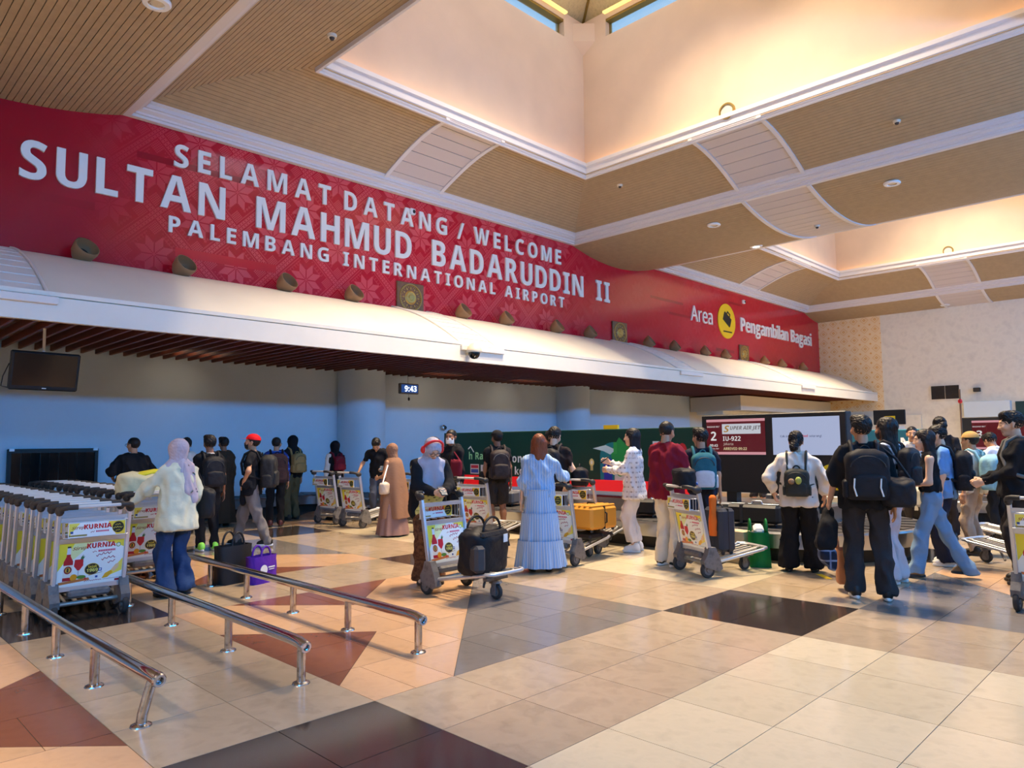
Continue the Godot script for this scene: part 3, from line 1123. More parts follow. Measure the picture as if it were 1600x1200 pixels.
func build_floor() -> void:
	var root := struct("floor", MB.new().box(Vector3(10.8, -0.154, -6.3), Vector3(52.4, 0.3, 20.6)), M.grout, "polished stone tile floor in cream, brown, grey and terracotta")
	var x0 := 2.595
	var z0 := -2.475
	var pieces := []
	for i in range(-28, 55):
		for j in range(-10, 22):
			var xa := x0 + i * TX
			var za := z0 - j * TZ
			if xa < -15.0 or xa + TX > 36.7 or za > 3.6 or za - TZ < -16.25:
				continue
			var im := posmod(i, 7)
			var jm := posmod(j, 7)
			var cells := [PackedVector2Array([Vector2(xa, za), Vector2(xa + TX, za), Vector2(xa + TX, za - TZ), Vector2(xa, za - TZ)])]
			if im >= 5 or jm <= 1:
				pieces.append(["dark" if im >= 5 and jm <= 1 else "marble", cells[0], true])
				continue
			var fi := floori(i / 7.0)
			var fj := floori((j - 2) / 7.0)
			var k := tile_kind(fi, fj)
			if k[1].is_empty():
				pieces.append([k[0], cells[0], true])
				continue
			var fx := x0 + fi * 7 * TX
			var fz := z0 - (fj * 7 + 2) * TZ
			# half tiles in the inlaid fields
			var mid := xa + TX * 0.5
			var halves := [PackedVector2Array([Vector2(xa, za), Vector2(mid, za), Vector2(mid, za - TZ), Vector2(xa, za - TZ)]), PackedVector2Array([Vector2(mid, za), Vector2(xa + TX, za), Vector2(xa + TX, za - TZ), Vector2(mid, za - TZ)])]
			if posmod(i + j, 2):
				halves = cells
			for cell: PackedVector2Array in halves:
				var left := [cell]
				for s: Array in k[1]:
					var poly := PackedVector2Array()
					for p: Vector2 in s[1]:
						poly.append(Vector2(fx + p.x * TX, fz - p.y * TZ))
					var rest := []
					for l: PackedVector2Array in left:
						for q in Geometry2D.intersect_polygons(l, poly):
							pieces.append([s[0], q, false])
						rest.append_array(Geometry2D.clip_polygons(l, poly))
					left = rest
				for l in left:
					pieces.append([k[0], l, false])
	var eye := Vector2(0, 0)
	var fwd := Vector2(0.71, -0.7)
	for p in pieces:
		var c := Vector2.ZERO
		for q: Vector2 in p[1]:
			c += q
		c /= p[1].size()
		p.append(c)
		var ahead := c.dot(fwd)
		var aside := absf(c.dot(Vector2(0.7, 0.71)))
		p.append(c.length() + (100.0 if ahead < 2.0 or aside > ahead * 0.8 + 0.8 else 0.0))
	pieces.sort_custom(func(a, b): return a[4] < b[4])
	var gap := 0.0022
	var full := MB.new()
	slab(full, PackedVector2Array([Vector2(-TX, TZ) * 0.5, Vector2(TX, TZ) * 0.5, Vector2(TX, -TZ) * 0.5, Vector2(-TX, -TZ) * 0.5]), gap)
	var whole := full.mesh()
	var rest := {}
	var count := 0
	for p in pieces:
		var v := absi(hash(p[3])) % 2
		var key := "tile_%s_%d" % [p[0], v]
		if count < 290:
			var o: MeshInstance3D
			if p[2]:
				o = part("tile", whole, M[key], root)
				o.position = Vector3(p[3].x, 0, p[3].y)
			else:
				o = part("tile", slab(MB.new(), p[1], gap), M[key], root)
			count += 1
		else:
			if not rest.has(key):
				rest[key] = MB.new()
			slab(rest[key], p[1], gap)
	for key: String in rest:
		part("far_tiles", rest[key], M[key], root).set_meta("kind", "stuff")

func slab(b: MB, poly: PackedVector2Array, gap: float) -> MB:
	var c := Vector2.ZERO
	for p in poly:
		c += p
	c /= poly.size()
	var inner := Geometry2D.offset_polygon(poly, -gap, Geometry2D.JOIN_MITER)
	if inner.is_empty():
		return b
	var q: PackedVector2Array = inner[0]
	var t := Geometry2D.triangulate_polygon(q)
	var k := b.v.size()
	for p in q:
		b.vert(Vector3(p.x, 0, p.y), Vector3.UP)
	for i in range(0, t.size(), 3):
		b.face(k + t[i], k + t[i + 1], k + t[i + 2])
	for i in q.size():
		var p := q[i]
		var r := q[(i + 1) % q.size()]
		var o := (p + r) * 0.5 - c
		b.quad(Vector3(p.x, 0, p.y), Vector3(r.x, 0, r.y), Vector3(r.x, -0.0045, r.y), Vector3(p.x, -0.0045, p.y), Vector3(o.x, 0, o.y))
	return b

# ------------------------------------------------------------------ walls and what hangs on them
func songket(px: int, py: int) -> float:
	var dx := absi(posmod(px, 64) - 32)
	var dy := absi(posmod(py, 64) - 32)
	var s := dx + dy
	for q in [[dx, dy], [32 - dx, 32 - dy]]:
		var a := maxi(q[0], q[1])
		var b := mini(q[0], q[1])
		if a <= 13 and b >= 1 and b < a and b <= 6 and a - b <= 8:
			return 1.0
		if absi(a - 20) + b <= 4 and (a + b) % 2 == 0:
			return 0.9
		if a + b <= 1:
			return 0.8
	var e := absi(s - 32)
	if e == 6:
		return 0.85
	if e <= 4 and (px + py) % 4 != 0 and (px - py + 640) % 4 != 0:
		return 0.95
	if e >= 9 and e <= 12 and (px / 2 + py / 2) % 2 == 0 and mini(dx, dy) > 5 and mini(32 - dx, 32 - dy) > 5:
		return 0.6
	return 0.0

func red_print() -> ImageTexture:
	var w := 1466
	var h := 132
	var im := Image.create(w, h, false, Image.FORMAT_RGB8)
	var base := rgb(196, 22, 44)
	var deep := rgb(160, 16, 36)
	var motif := rgb(226, 84, 92)
	for x in w:
		var m := x * 0.025
		var a := smoothstep(3.0, 6.5, m) * (1.0 - 0.85 * smoothstep(15.0, 19.5, m))
		if m > 23.0 and m < 27.5:
			a = 0.3 * smoothstep(23.0, 24.0, m) * (1.0 - smoothstep(26.5, 27.5, m))
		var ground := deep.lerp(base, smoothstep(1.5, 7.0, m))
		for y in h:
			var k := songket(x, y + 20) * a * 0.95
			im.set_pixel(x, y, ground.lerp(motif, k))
	# patches where the vinyl was mended: x, y in metres, width, height, tone
	for p: Array in [[4.45, 7.12, 2.3, 0.13, -0.5], [2.3, 5.95, 1.5, 0.16, -0.45], [5.2, 5.38, 2.1, 0.18, 0.35], [21.6, 6.75, 2.2, 0.12, -0.4], [26.2, 5.25, 1.5, 0.14, -0.4], [27.4, 7.3, 1.2, 0.1, -0.4], [22.8, 6.3, 1.6, 0.1, -0.3], [13.6, 7.35, 2.0, 0.12, -0.3]]:
		var c := base.lerp(rgb(122, 10, 28), -p[4]) if p[4] < 0.0 else base.lerp(rgb(240, 60, 66), p[4])
		im.fill_rect(Rect2i(int(p[0] / 0.025), int((7.9 - p[1]) / 0.025), int(p[2] / 0.025), int(p[3] / 0.025)), c)
	return picture(im)

var letter_cache := {}

func letter_mesh(ch: String, bold: bool) -> Array:
	var key := ch + str(bold)
	if not letter_cache.has(key):
		var f := SystemFont.new()
		f.font_names = PackedStringArray(["Droid Sans"])
		f.font_weight = 700 if bold else 400
		var t := TextMesh.new()
		t.font = f
		t.text = ch
		t.font_size = 100
		t.pixel_size = 0.01
		t.depth = 0.08
		t.curve_step = 1.0
		t.horizontal_alignment = HORIZONTAL_ALIGNMENT_LEFT
		t.vertical_alignment = VERTICAL_ALIGNMENT_BOTTOM
		letter_cache[key] = [t, t.get_aabb()]
	return letter_cache[key]

# raised letters on a wall: x0..x1 is filled by widening the gaps (or the letters, when fit is set)
func lettering(called: String, text: String, x0: float, x1: float, base: float, cap: float, z: float, bold: bool, m: Material, label: String, wide := 1.0, space := 0.9, fit := false) -> void:
	var root := thing(called, label, "lettering", Vector3(x0, base, z))
	var h: AABB = letter_mesh("H", bold)[1]
	var s := cap / h.size.y
	var total := 0.0
	var gaps := 0.0
	for i in text.length():
		if text[i] == " ":
			total += space * cap
		else:
			total += letter_mesh(text[i], bold)[1].size.x * s * wide
			if i < text.length() - 1 and text[i + 1] != " ":
				gaps += 1.0
	var gap := (x1 - x0 - total) / gaps
	if fit:
		gap = 0.05
		wide *= (x1 - x0 - gaps * gap - 0.3 * cap) / (total - 0.3 * cap)
	var x := 0.0
	for i in text.length():
		if text[i] == " ":
			x += space * cap
			continue
		var l := letter_mesh(text[i], bold)
		var bb: AABB = l[1]
		var o := part("letter", l[0], m, root)
		o.transform = Transform3D(Basis.from_scale(Vector3(s * wide, s, 0.6)), Vector3(x - bb.position.x * s * wide, -h.position.y * s, 0.024))
		x += bb.size.x * s * wide
		if i < text.length() - 1 and text[i + 1] != " ":
			x += gap

func build_walls() -> void:
	# red wall above the canopy
	var b := MB.new()
	b.box(Vector3(10.8, 6.6, -14.46), Vector3(52.4, 5.2, 0.28))
	var wall := struct("wall_north", b, M.red_plain, "glossy red mural wall above the canopy")
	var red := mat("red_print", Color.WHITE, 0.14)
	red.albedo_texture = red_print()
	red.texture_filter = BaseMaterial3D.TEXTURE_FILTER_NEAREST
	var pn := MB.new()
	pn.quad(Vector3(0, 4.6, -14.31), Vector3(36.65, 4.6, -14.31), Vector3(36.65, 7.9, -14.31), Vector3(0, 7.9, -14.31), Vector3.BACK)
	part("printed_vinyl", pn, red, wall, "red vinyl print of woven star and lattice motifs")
	lettering("welcome_lettering", "SELAMAT DATANG / WELCOME", 5.12, 16.68, 7.0, 0.45, -14.31, true, M.letter_white, "top line of white capital letters on the red wall, welcome greeting", 0.98, 0.8)
	lettering("airport_name_lettering", "SULTAN MAHMUD BADARUDDIN II", 2.6, 19.14, 6.13, 0.67, -14.31, true, M.letter_white, "largest line of white capital letters on the red wall, airport name", 0.96, 1.0)
	lettering("city_lettering", "PALEMBANG INTERNATIONAL AIRPORT", 5.05, 16.8, 5.67, 0.32, -14.31, true, M.letter_white, "smallest line of widely spaced white capitals on the red wall", 1.05, 1.2)
	lettering("area_lettering", "Area", 24.28, 25.92, 6.14, 0.6, -14.31, false, M.letter_white, "thin white word beside the round yellow baggage sign", 1.0, 0.5)
	lettering("baggage_claim_lettering", "Pengambilan Bagasi", 28.3, 35.65, 6.14, 0.58, -14.31, true, M.letter_white, "bold white words right of the round yellow baggage sign", 1.0, 0.5, true)
	var sg := thing("baggage_sign", "round yellow sign with black suitcase on the red wall", "sign", Vector3(27.1, 6.42, -14.305))
	part("disc", MB.new().lathe([Vector2(0, 0.03), Vector2(0.72, 0.03), Vector2(0.72, 0)], 48, Transform3D(Basis(Vector3.RIGHT, PI * 0.5), Vector3.ZERO)), M.yellow_paint, sg)
	var tip := Transform3D(Basis(Vector3.BACK, -0.5), Vector3(0.02, 0.08, 0.03))
	part("suitcase_symbol", MB.new().prism(PackedVector2Array([Vector2(-0.30, -0.2), Vector2(0.30, -0.2), Vector2(0.33, -0.14), Vector2(0.30, 0.19), Vector2(-0.30, 0.19), Vector2(-0.33, 0.12)]), 0.012, tip), M.black, sg)
	part("handle_symbol", MB.new().prism(PackedVector2Array([Vector2(-0.16, 0.18), Vector2(-0.13, 0.33), Vector2(0.13, 0.33), Vector2(0.16, 0.18), Vector2(0.10, 0.18), Vector2(0.08, 0.27), Vector2(-0.08, 0.27), Vector2(-0.10, 0.18)]), 0.012, tip), M.black, sg)
	part("belt_symbol", MB.new().box(Vector3(0.04, -0.44, 0.036), Vector3(0.7, 0.05, 0.012)), M.black, sg)
	for p: Array in [[10.92, 7.38], [28.6, 7.42]]:
		var s := thing("wall_sensor", "small white sensor box high on the red wall", "sensor", Vector3(p[0], p[1], -14.31), 0.0, "sensors on the red wall")
		part("body", MB.new().bevel(Vector3(0, 0, 0.05), Vector3(0.16, 0.16, 0.1), 0.02), M.white_plastic, s)
		part("eye", MB.new().ball(Vector3(0.02, 0, 0.1), Vector3(0.04, 0.05, 0.03)), M.black, s)
	# carved plaques and bowl lamps along the canopy
	var plaque := thing("carved_plaque", "square wooden plaque with round brass relief above the canopy", "plaque", Vector3(10.87, 5.17, -14.31), 0.0, "carved plaques on the red wall")
	part("board", MB.new().bevel(Vector3(0, 0, 0.03), Vector3(0.83, 0.75, 0.06), 0.015), M.plaque_wood, plaque)
	var relief := MB.new()
	var face := Transform3D(Basis(Vector3.RIGHT, PI * 0.5), Vector3(0, 0, 0.06))
	relief.lathe([Vector2(0, 0.03), Vector2(0.06, 0.03), Vector2(0.08, 0.01), Vector2(0.13, 0.01), Vector2(0.15, 0.025), Vector2(0.18, 0.0)], 32, face)
	relief.lathe([Vector2(0.315, 0.0), Vector2(0.325, 0.02), Vector2(0.34, 0.02), Vector2(0.35, 0.0)], 40, face)
	part("medallion", relief, M.brass, plaque)
	var beads := MB.new()
	for i in 36:
		var t := TAU * i / 36.0
		beads.ball(Vector3(cos(t) * 0.30, sin(t) * 0.30, 0.065), Vector3(0.014, 0.014, 0.012), 6)
	for i in 12:
		var t := TAU * i / 12.0
		beads.ball(Vector3(cos(t) * 0.235, sin(t) * 0.235, 0.062), Vector3(0.036, 0.022, 0.016), 8, Basis(Vector3.BACK, t))
		beads.ball(Vector3(cos(t + 0.26) * 0.262, sin(t + 0.26) * 0.262, 0.062), Vector3(0.02, 0.012, 0.012), 6, Basis(Vector3.BACK, t))
	part("beading", beads, M.brass, plaque)
	for x in [19.66, 28.5]:
		copy_of(plaque, Vector3(x, 5.17, -14.31), 0.0)
	var bowl := thing("bowl_uplight", "brown bowl shaped uplight leaning out above the canopy", "lamp", Vector3(3.54, 4.94, -13.98), 0.0, "bowl uplights along the canopy")
	var lean := Transform3D(Basis(Vector3.RIGHT, 0.95) * Basis(Vector3.BACK, -0.25), Vector3.ZERO)
	part("shell", MB.new().lathe([Vector2(0.03, -0.2), Vector2(0.12, -0.17), Vector2(0.185, -0.06), Vector2(0.21, 0.08), Vector2(0.205, 0.14), Vector2(0.19, 0.14)], 24, lean, true), M.bowl, bowl)
	part("inner_shell", MB.new().lathe([Vector2(0.195, 0.14), Vector2(0.185, 0.04), Vector2(0.15, -0.09), Vector2(0.0, -0.15)], 24, lean, true), M.bowl, bowl)
	part("lamp_glass", MB.new().ball(lean * Vector3(0, -0.05, 0), Vector3(0.12, 0.06, 0.12), 16, lean.basis), M.black_gloss, bowl)
	part("bracket", MB.new().tube([Vector3(0, -0.18, -0.05), Vector3(0, -0.24, -0.14), Vector3(0, -0.2, -0.32)], 0.02, 6), M.black, bowl)
	for x in [5.23, 7.36, 9.02, 12.36, 13.96, 16.09, 17.68, 20.94, 22.58, 24.75, 26.35, 29.79, 31.51, 33.8, 1.4]:
		copy_of(bowl, Vector3(x, 4.94, -13.98), 0.0)
	build_canopy()
	build_recess()
	build_outer_walls()

func canopy_at(t: float) -> Vector2:      # (z, y) along the curved top, t 0 at the wall, 1 at the fascia
	var z := lerpf(-14.3, -11.66, t)
	return Vector2(z, 4.87 - 0.62 * t - 0.60 * t * t)

func build_canopy() -> void:
	var b := MB.new()
	var rows := []
	for i in 19:
		var p := canopy_at(i / 18.0)
		rows.append(PackedVector3Array([Vector3(-15.1, p.y, p.x), Vector3(10, p.y, p.x), Vector3(36.65, p.y, p.x)]))
	b.grid(rows, false, false, false, Vector3(0, 1, 0.3))
	b.box(Vector3(10.77, 3.48, -11.70), Vector3(51.75, 0.34, 0.10))
	b.box(Vector3(10.77, 3.70, -12.9), Vector3(51.75, 0.06, 2.5))
	var root := struct("trim_canopy", b, M.canopy_white, "long white canopy with curved top along the red wall")
	# ribbed bands over the columns
	for x in [2.0, 10.87, 19.72, 28.55]:
		var band := MB.new()
		for i in 9:
			var pa := canopy_at((i + 0.08) / 9.0)
			var pb := canopy_at((i + 0.92) / 9.0)
			var up := Vector3(0, 0.016, 0.006)
			band.hexa([Vector3(x - 0.5, pa.y, pa.x), Vector3(x + 0.5, pa.y, pa.x), Vector3(x + 0.5, pb.y, pb.x), Vector3(x - 0.5, pb.y, pb.x), Vector3(x - 0.5, pa.y, pa.x) + up, Vector3(x + 0.5, pa.y, pa.x) + up, Vector3(x + 0.5, pb.y, pb.x) + up, Vector3(x - 0.5, pb.y, pb.x) + up])
		part("ribbed_band", band, M.canopy_rib, root)
		for s in [-0.54, 0.54]:
			var pts := []
			for i in 15:
				var p := canopy_at(i / 14.0)
				pts.append(Vector3(x + s, p.y + 0.015, p.x))
			part("band_edge", MB.new().tube(pts, 0.028, 6), M.canopy_rib, root)
		part("band_foot", MB.new().bevel(Vector3(x, 3.60, -11.63), Vector3(1.3, 0.11, 0.08), 0.01), M.canopy_rib, root)
	# wooden slats under the canopy
	var soffit := struct_root("ceiling_slats", "dark brown wooden slats under the canopy")
	part("deck", MB.new().box(Vector3(10.77, 3.66, -14.1), Vector3(51.75, 0.06, 4.7)), M.soffit_board, soffit)
	var slat := MB.new().bevel(Vector3.ZERO, Vector3(0.05, 0.13, 4.05), 0.006).mesh()
	for i in 190:
		var x := 0.2 + i * 0.262
		if x > 36.5:
			break
		part("slat", slat, M.slat_wood, soffit).position = Vector3(x, 3.47, -14.15)
	var far := MB.new()
	for i in 58:
		far.box(Vector3(-0.06 - i * 0.262, 3.47, -14.15), Vector3(0.05, 0.13, 4.05))
	part("more_slats", far, M.slat_wood, soffit).set_meta("kind", "stuff")
	for z in [-12.3, -13.6, -15.0]:
		part("bearer", MB.new().box(Vector3(10.77, 3.56, z), Vector3(51.6, 0.06, 0.06)), M.soffit_board, soffit)
	# lamps sunk between the slats wash the recess wall
	for x in [5.9, 12.6, 15.9, 22.3]:
		var l := part("strip_lamp", MB.new().box(Vector3(0, 0.01, 0), Vector3(1.2, 0.05, 0.14)), M.white_plastic, soffit)
		l.position = Vector3(x, 3.595, -15.2)
		part("tube", MB.new().box(Vector3(0, -0.02, 0), Vector3(1.15, 0.02, 0.08)), glow("soffit_glow", Color(1.0, 0.86, 0.66), 3.0), l)
		area_light("soffit_light", Vector3(x, 3.57, -15.2), Vector3.DOWN, Vector2(1.1, 0.5), Color(1.0, 0.93, 0.82), 1.0)

func build_recess() -> void:
	struct("wall_recess", MB.new().box(Vector3(6.0, 1.85, -16.35), Vector3(42.4, 3.7, 0.3)), M.hall_white, "smooth pale wall behind the carousel")
	# vertical panel joints as real grooves would show: thin cover strips
	for x in [1.95, 10.6, 19.15]:
		var col := single("round_column", MB.new().lathe([Vector2(0.62, 0.0), Vector2(0.62, 3.6)], 40), M.hall_white, "round pale column against the recess wall under the canopy", "column", "round columns under the canopy", Vector3(x, 0, -16.0))
		col.set_meta("kind", "structure")
	# far end of the recess: bulkhead, ducts and dark glass
	var e := struct("wall_recess_end", MB.new().box(Vector3(32.0, 1.85, -16.35), Vector3(9.6, 3.7, 0.3)), M.beam_beige, "beige wall and bulkheads at the far end of the recess")
	part("bulkhead", MB.new().box(Vector3(31.9, 3.05, -15.0), Vector3(9.4, 0.6, 2.3)), M.beam_beige, e)
	part("duct", MB.new().box(Vector3(29.4, 2.72, -15.3), Vector3(4.2, 0.22, 1.2)), M.wall_cream, e)
	part("glass_screen", MB.new().box(Vector3(34.4, 1.3, -14.2), Vector3(4.4, 2.6, 0.06)), M.glass_dark, e)
	# rubber curtain where the belt enters
	var cur := thing("belt_curtain", "black rubber strip curtain over the belt opening in the wall", "curtain", Vector3(3.72, 0, -16.18))
	var fr := MB.new()
	fr.box(Vector3(0, 1.47, 0.03), Vector3(1.5, 0.08, 0.1))
	fr.box(Vector3(-0.73, 0.95, 0.03), Vector3(0.06, 1.1, 0.08))
	fr.box(Vector3(0.73, 0.95, 0.03), Vector3(0.06, 1.1, 0.08))
	part("frame", fr, M.black, cur)
	for i in 9:
		part("strip", MB.new().box(Vector3(-0.62 + i * 0.155, 0.93, 0.04 + (i % 2) * 0.012), Vector3(0.15, 1.02, 0.008)), M.black_gloss, cur)
	for s in [-0.7, 0.7]:
		part("corner_clip", MB.new().box(Vector3(s, 1.49, 0.09), Vector3(0.08, 0.05, 0.02)), M.alu, cur)
	# hanging television, clock, alarm bell, dome camera
	var tv := thing("hanging_television", "switched off black television hanging under the canopy", "television", Vector3(2.83, 2.72, -13.0), 0.06)
	var tilt := Basis(Vector3.RIGHT, 0.22)
	part("case", MB.new().bevel(Vector3(0, 0, -0.03), Vector3(0.94, 0.60, 0.09), 0.02, tilt), M.black, tv)
	part("screen", MB.new().box(tilt * Vector3(0, 0.015, 0.016), Vector3(0.86, 0.50, 0.006), tilt), M.black_gloss, tv)
	part("logo_plate", MB.new().box(tilt * Vector3(0, -0.27, 0.018), Vector3(0.06, 0.014, 0.004), tilt), M.white_plastic, tv)
	part("pole", MB.new().tube([Vector3(0, 0.2, -0.12), Vector3(0, 0.8, -0.12)], 0.022, 8), M.white_plastic, tv)
	part("cable", MB.new().tube([Vector3(-0.46, 0.1, -0.08), Vector3(-0.53, -0.1, -0.1), Vector3(-0.55, -0.25, -0.1), Vector3(-0.47, -0.27, -0.08)], 0.008, 6), M.black, tv)
	part("bracket", MB.new().box(Vector3(0, 0.05, -0.11), Vector3(0.3, 0.3, 0.06)), M.black, tv)
	var ck := thing("digital_clock", "hanging digital clock with white digits on blue", "clock", Vector3(11.6, 2.98, -15.3))
	part("case", MB.new().bevel(Vector3.ZERO, Vector3(0.62, 0.28, 0.1), 0.02), M.mudguard, ck)
	part("display", MB.new().box(Vector3(0, 0, 0.052), Vector3(0.54, 0.21, 0.006)), glow("clock_blue", rgb(40, 84, 160), 0.55), ck)
	var dig := part("digits", text_plate("9:43", 0.15, 0.008), glow("clock_digits", rgb(235, 245, 255), 1.6), ck)
	dig.position = Vector3(-0.17, -0.075, 0.056)
	part("wire", MB.new().tube([Vector3(-0.02, 0.14, 0), Vector3(-0.02, 0.66, 0)], 0.006, 5), M.black, ck)
	part("pull_cord", MB.new().tube([Vector3(0, -0.14, 0), Vector3(0.01, -0.22, 0)], 0.004, 4), M.black, ck)
	part("pull_knob", MB.new().ball(Vector3(0.01, -0.27, 0), Vector3(0.03, 0.05, 0.03), 8), M.black, ck)
	var bell := thing("alarm_bell", "small round alarm bell on the pale recess wall", "bell", Vector3(13.5, 1.98, -16.18))
	part("dome", MB.new().ball(Vector3(0, 0, 0.05), Vector3(0.09, 0.09, 0.05)), M.steel, bell)
	part("gong", MB.new().ball(Vector3(0.03, 0, 0.10), Vector3(0.05, 0.05, 0.02)), M.dark_plastic, bell)
	var dome := thing("dome_camera", "white dome camera mounted on the canopy edge", "camera", Vector3(10.42, 3.5, -11.48))
	part("arm", MB.new().box(Vector3(0, 0.04, -0.08), Vector3(0.08, 0.18, 0.18)), M.cream_plastic, dome)
	part("cap", MB.new().lathe([Vector2(0.0, 0.2), Vector2(0.09, 0.17), Vector2(0.16, 0.06), Vector2(0.17, -0.02), Vector2(0.13, -0.02)], 20, Transform3D(Basis(), Vector3(0, 0, 0.06)), true), M.cream_plastic, dome)
	part("lens_dome", MB.new().ball(Vector3(0, -0.03, 0.06), Vector3(0.13, 0.13, 0.13), 14), M.black_gloss, dome)

func text_plate(text: String, cap: float, depth: float, bold := true) -> MB:
	var g := glyphs(text, bold)
	var v: PackedVector3Array = g[0]
	var idx: PackedInt32Array = g[1]
	var b := MB.new()
	if v.is_empty():
		return b
	var ref: PackedVector3Array = glyphs("H", bold)[0]
	var y0 := 1e9
	var y1 := -1e9
	for q in ref:
		y0 = minf(y0, q.y)
		y1 = maxf(y1, q.y)
	var x0 := 1e9
	for q in v:
		x0 = minf(x0, q.x)
	var s := cap / (y1 - y0)
	for q in v:
		b.vert(Vector3((q.x - x0) * s, (q.y - y0) * s, depth), Vector3.BACK)
	for i in range(0, idx.size(), 3):
		b.face(idx[i], idx[i + 1], idx[i + 2])
	return b

func build_outer_walls() -> void:
	# far end wall, with a strip of patterned paper next to the red wall
	var e := struct("wall_east", MB.new().box(Vector3(36.85, 4.6, -6.3), Vector3(0.4, 9.4, 21.2)), M.wall_cream, "pale end wall of the hall")
	var im := Image.create(40, 40, false, Image.FORMAT_RGB8)
	for x in 40:
		for y in 40:
			var d := absi(x - 20) + absi(y - 20)
			var q := absi(20 - absi(x - 20)) + absi(20 - absi(y - 20))
			var on := d < 7 or q < 5 or absi(d - 13) < 1 or (d > 15 and d < 18 and (x + y) % 2 == 0)
			im.set_pixel(x, y, rgb(226, 172, 96) if on and d > 2 else rgb(240, 214, 166))
	var paper := mat("wall_paper", Color.WHITE, 0.8)
	paper.albedo_texture = picture(im)
	paper.uv1_scale = Vector3(6, 10, 1)
	var pp := MB.new()
	pp.quad(Vector3(36.64, 2.85, -14.31), Vector3(36.64, 2.85, -11.38), Vector3(36.64, 7.5, -11.38), Vector3(36.64, 7.5, -14.31), Vector3.LEFT)
	part("patterned_paper", pp, paper, e, "orange and cream diamond patterned wallpaper")
	part("pier", MB.new().box(Vector3(36.5, 1.55, -7.2), Vector3(0.4, 3.1, 1.7)), M.hall_white, e)
	part("dado", MB.new().box(Vector3(36.55, 1.3, -11.6), Vector3(0.2, 2.6, 3.6)), M.wall_cream, e)
	part("window", MB.new().box(Vector3(36.6, 2.0, -4.9), Vector3(0.12, 2.1, 2.6)), M.glass_dark, e)
	var vent := thing("wall_vent", "dark square louvre vent on the end wall", "vent", Vector3(36.62, 3.58, -8.8), -PI * 0.5)
	part("frame", MB.new().box(Vector3(0, 0, 0.01), Vector3(1.16, 0.68, 0.04)), M.wall_cream, vent)
	for s in [-0.28, 0.28]:
		part("backing", MB.new().box(Vector3(s, 0, 0.03), Vector3(0.54, 0.6, 0.02)), M.dark_plastic, vent)
		for i in 9:
			part("louvre", MB.new().box(Vector3(s, -0.26 + i * 0.065, 0.05), Vector3(0.53, 0.012, 0.05), Basis(Vector3.RIGHT, 0.6)), M.dark_plastic, vent)
	var sp := thing("wall_speaker", "small black loudspeaker on the end wall", "speaker", Vector3(36.5, 3.62, -7.55), -PI * 0.5)
	part("cabinet", MB.new().bevel(Vector3.ZERO, Vector3(0.26, 0.18, 0.2), 0.02), M.black, sp)
	part("grille", MB.new().box(Vector3(0, 0, 0.102), Vector3(0.22, 0.14, 0.006)), M.dark_plastic, sp)
	part("bracket", MB.new().box(Vector3(0, 0, -0.12), Vector3(0.05, 0.05, 0.12)), M.black, sp)
	# entrance wall behind the camera with its high band of blue tinted windows
	var s := struct("wall_south", MB.new().box(Vector3(10.8, 2.87, 3.8), Vector3(52.4, 5.76, 0.4)).box(Vector3(10.8, 7.85, 3.8), Vector3(52.4, 2.9, 0.4)), M.wall_cream, "pale entrance wall with a high band of windows")
	var tint := glow("window_glow", Color(0.42, 0.72, 1.0), 3.0)
	for i in 20:
		part("pane", MB.new().box(Vector3(-13.0 + i * 2.5, 6.08, 3.75), Vector3(2.44, 0.64, 0.02)), tint, s)
		part("mullion", MB.new().box(Vector3(-14.25 + i * 2.5, 6.08, 3.74), Vector3(0.06, 0.66, 0.1)), M.alu, s)
	part("window_end", MB.new().box(Vector3(-14.8, 6.08, 3.8), Vector3(1.2, 0.68, 0.4)), M.wall_cream, s)
	part("window_end", MB.new().box(Vector3(36.4, 6.08, 3.8), Vector3(1.4, 0.68, 0.4)), M.wall_cream, s)
	struct("wall_west", MB.new().box(Vector3(-15.3, 4.6, -6.3), Vector3(0.4, 9.4, 21.2)), M.wall_cream, "pale wall at the near end of the hall")
	struct("wall_service", MB.new().box(Vector3(10.8, 6.5, -16.8), Vector3(52.4, 5.6, 0.3)), M.beam_beige, "service wall above the recess")

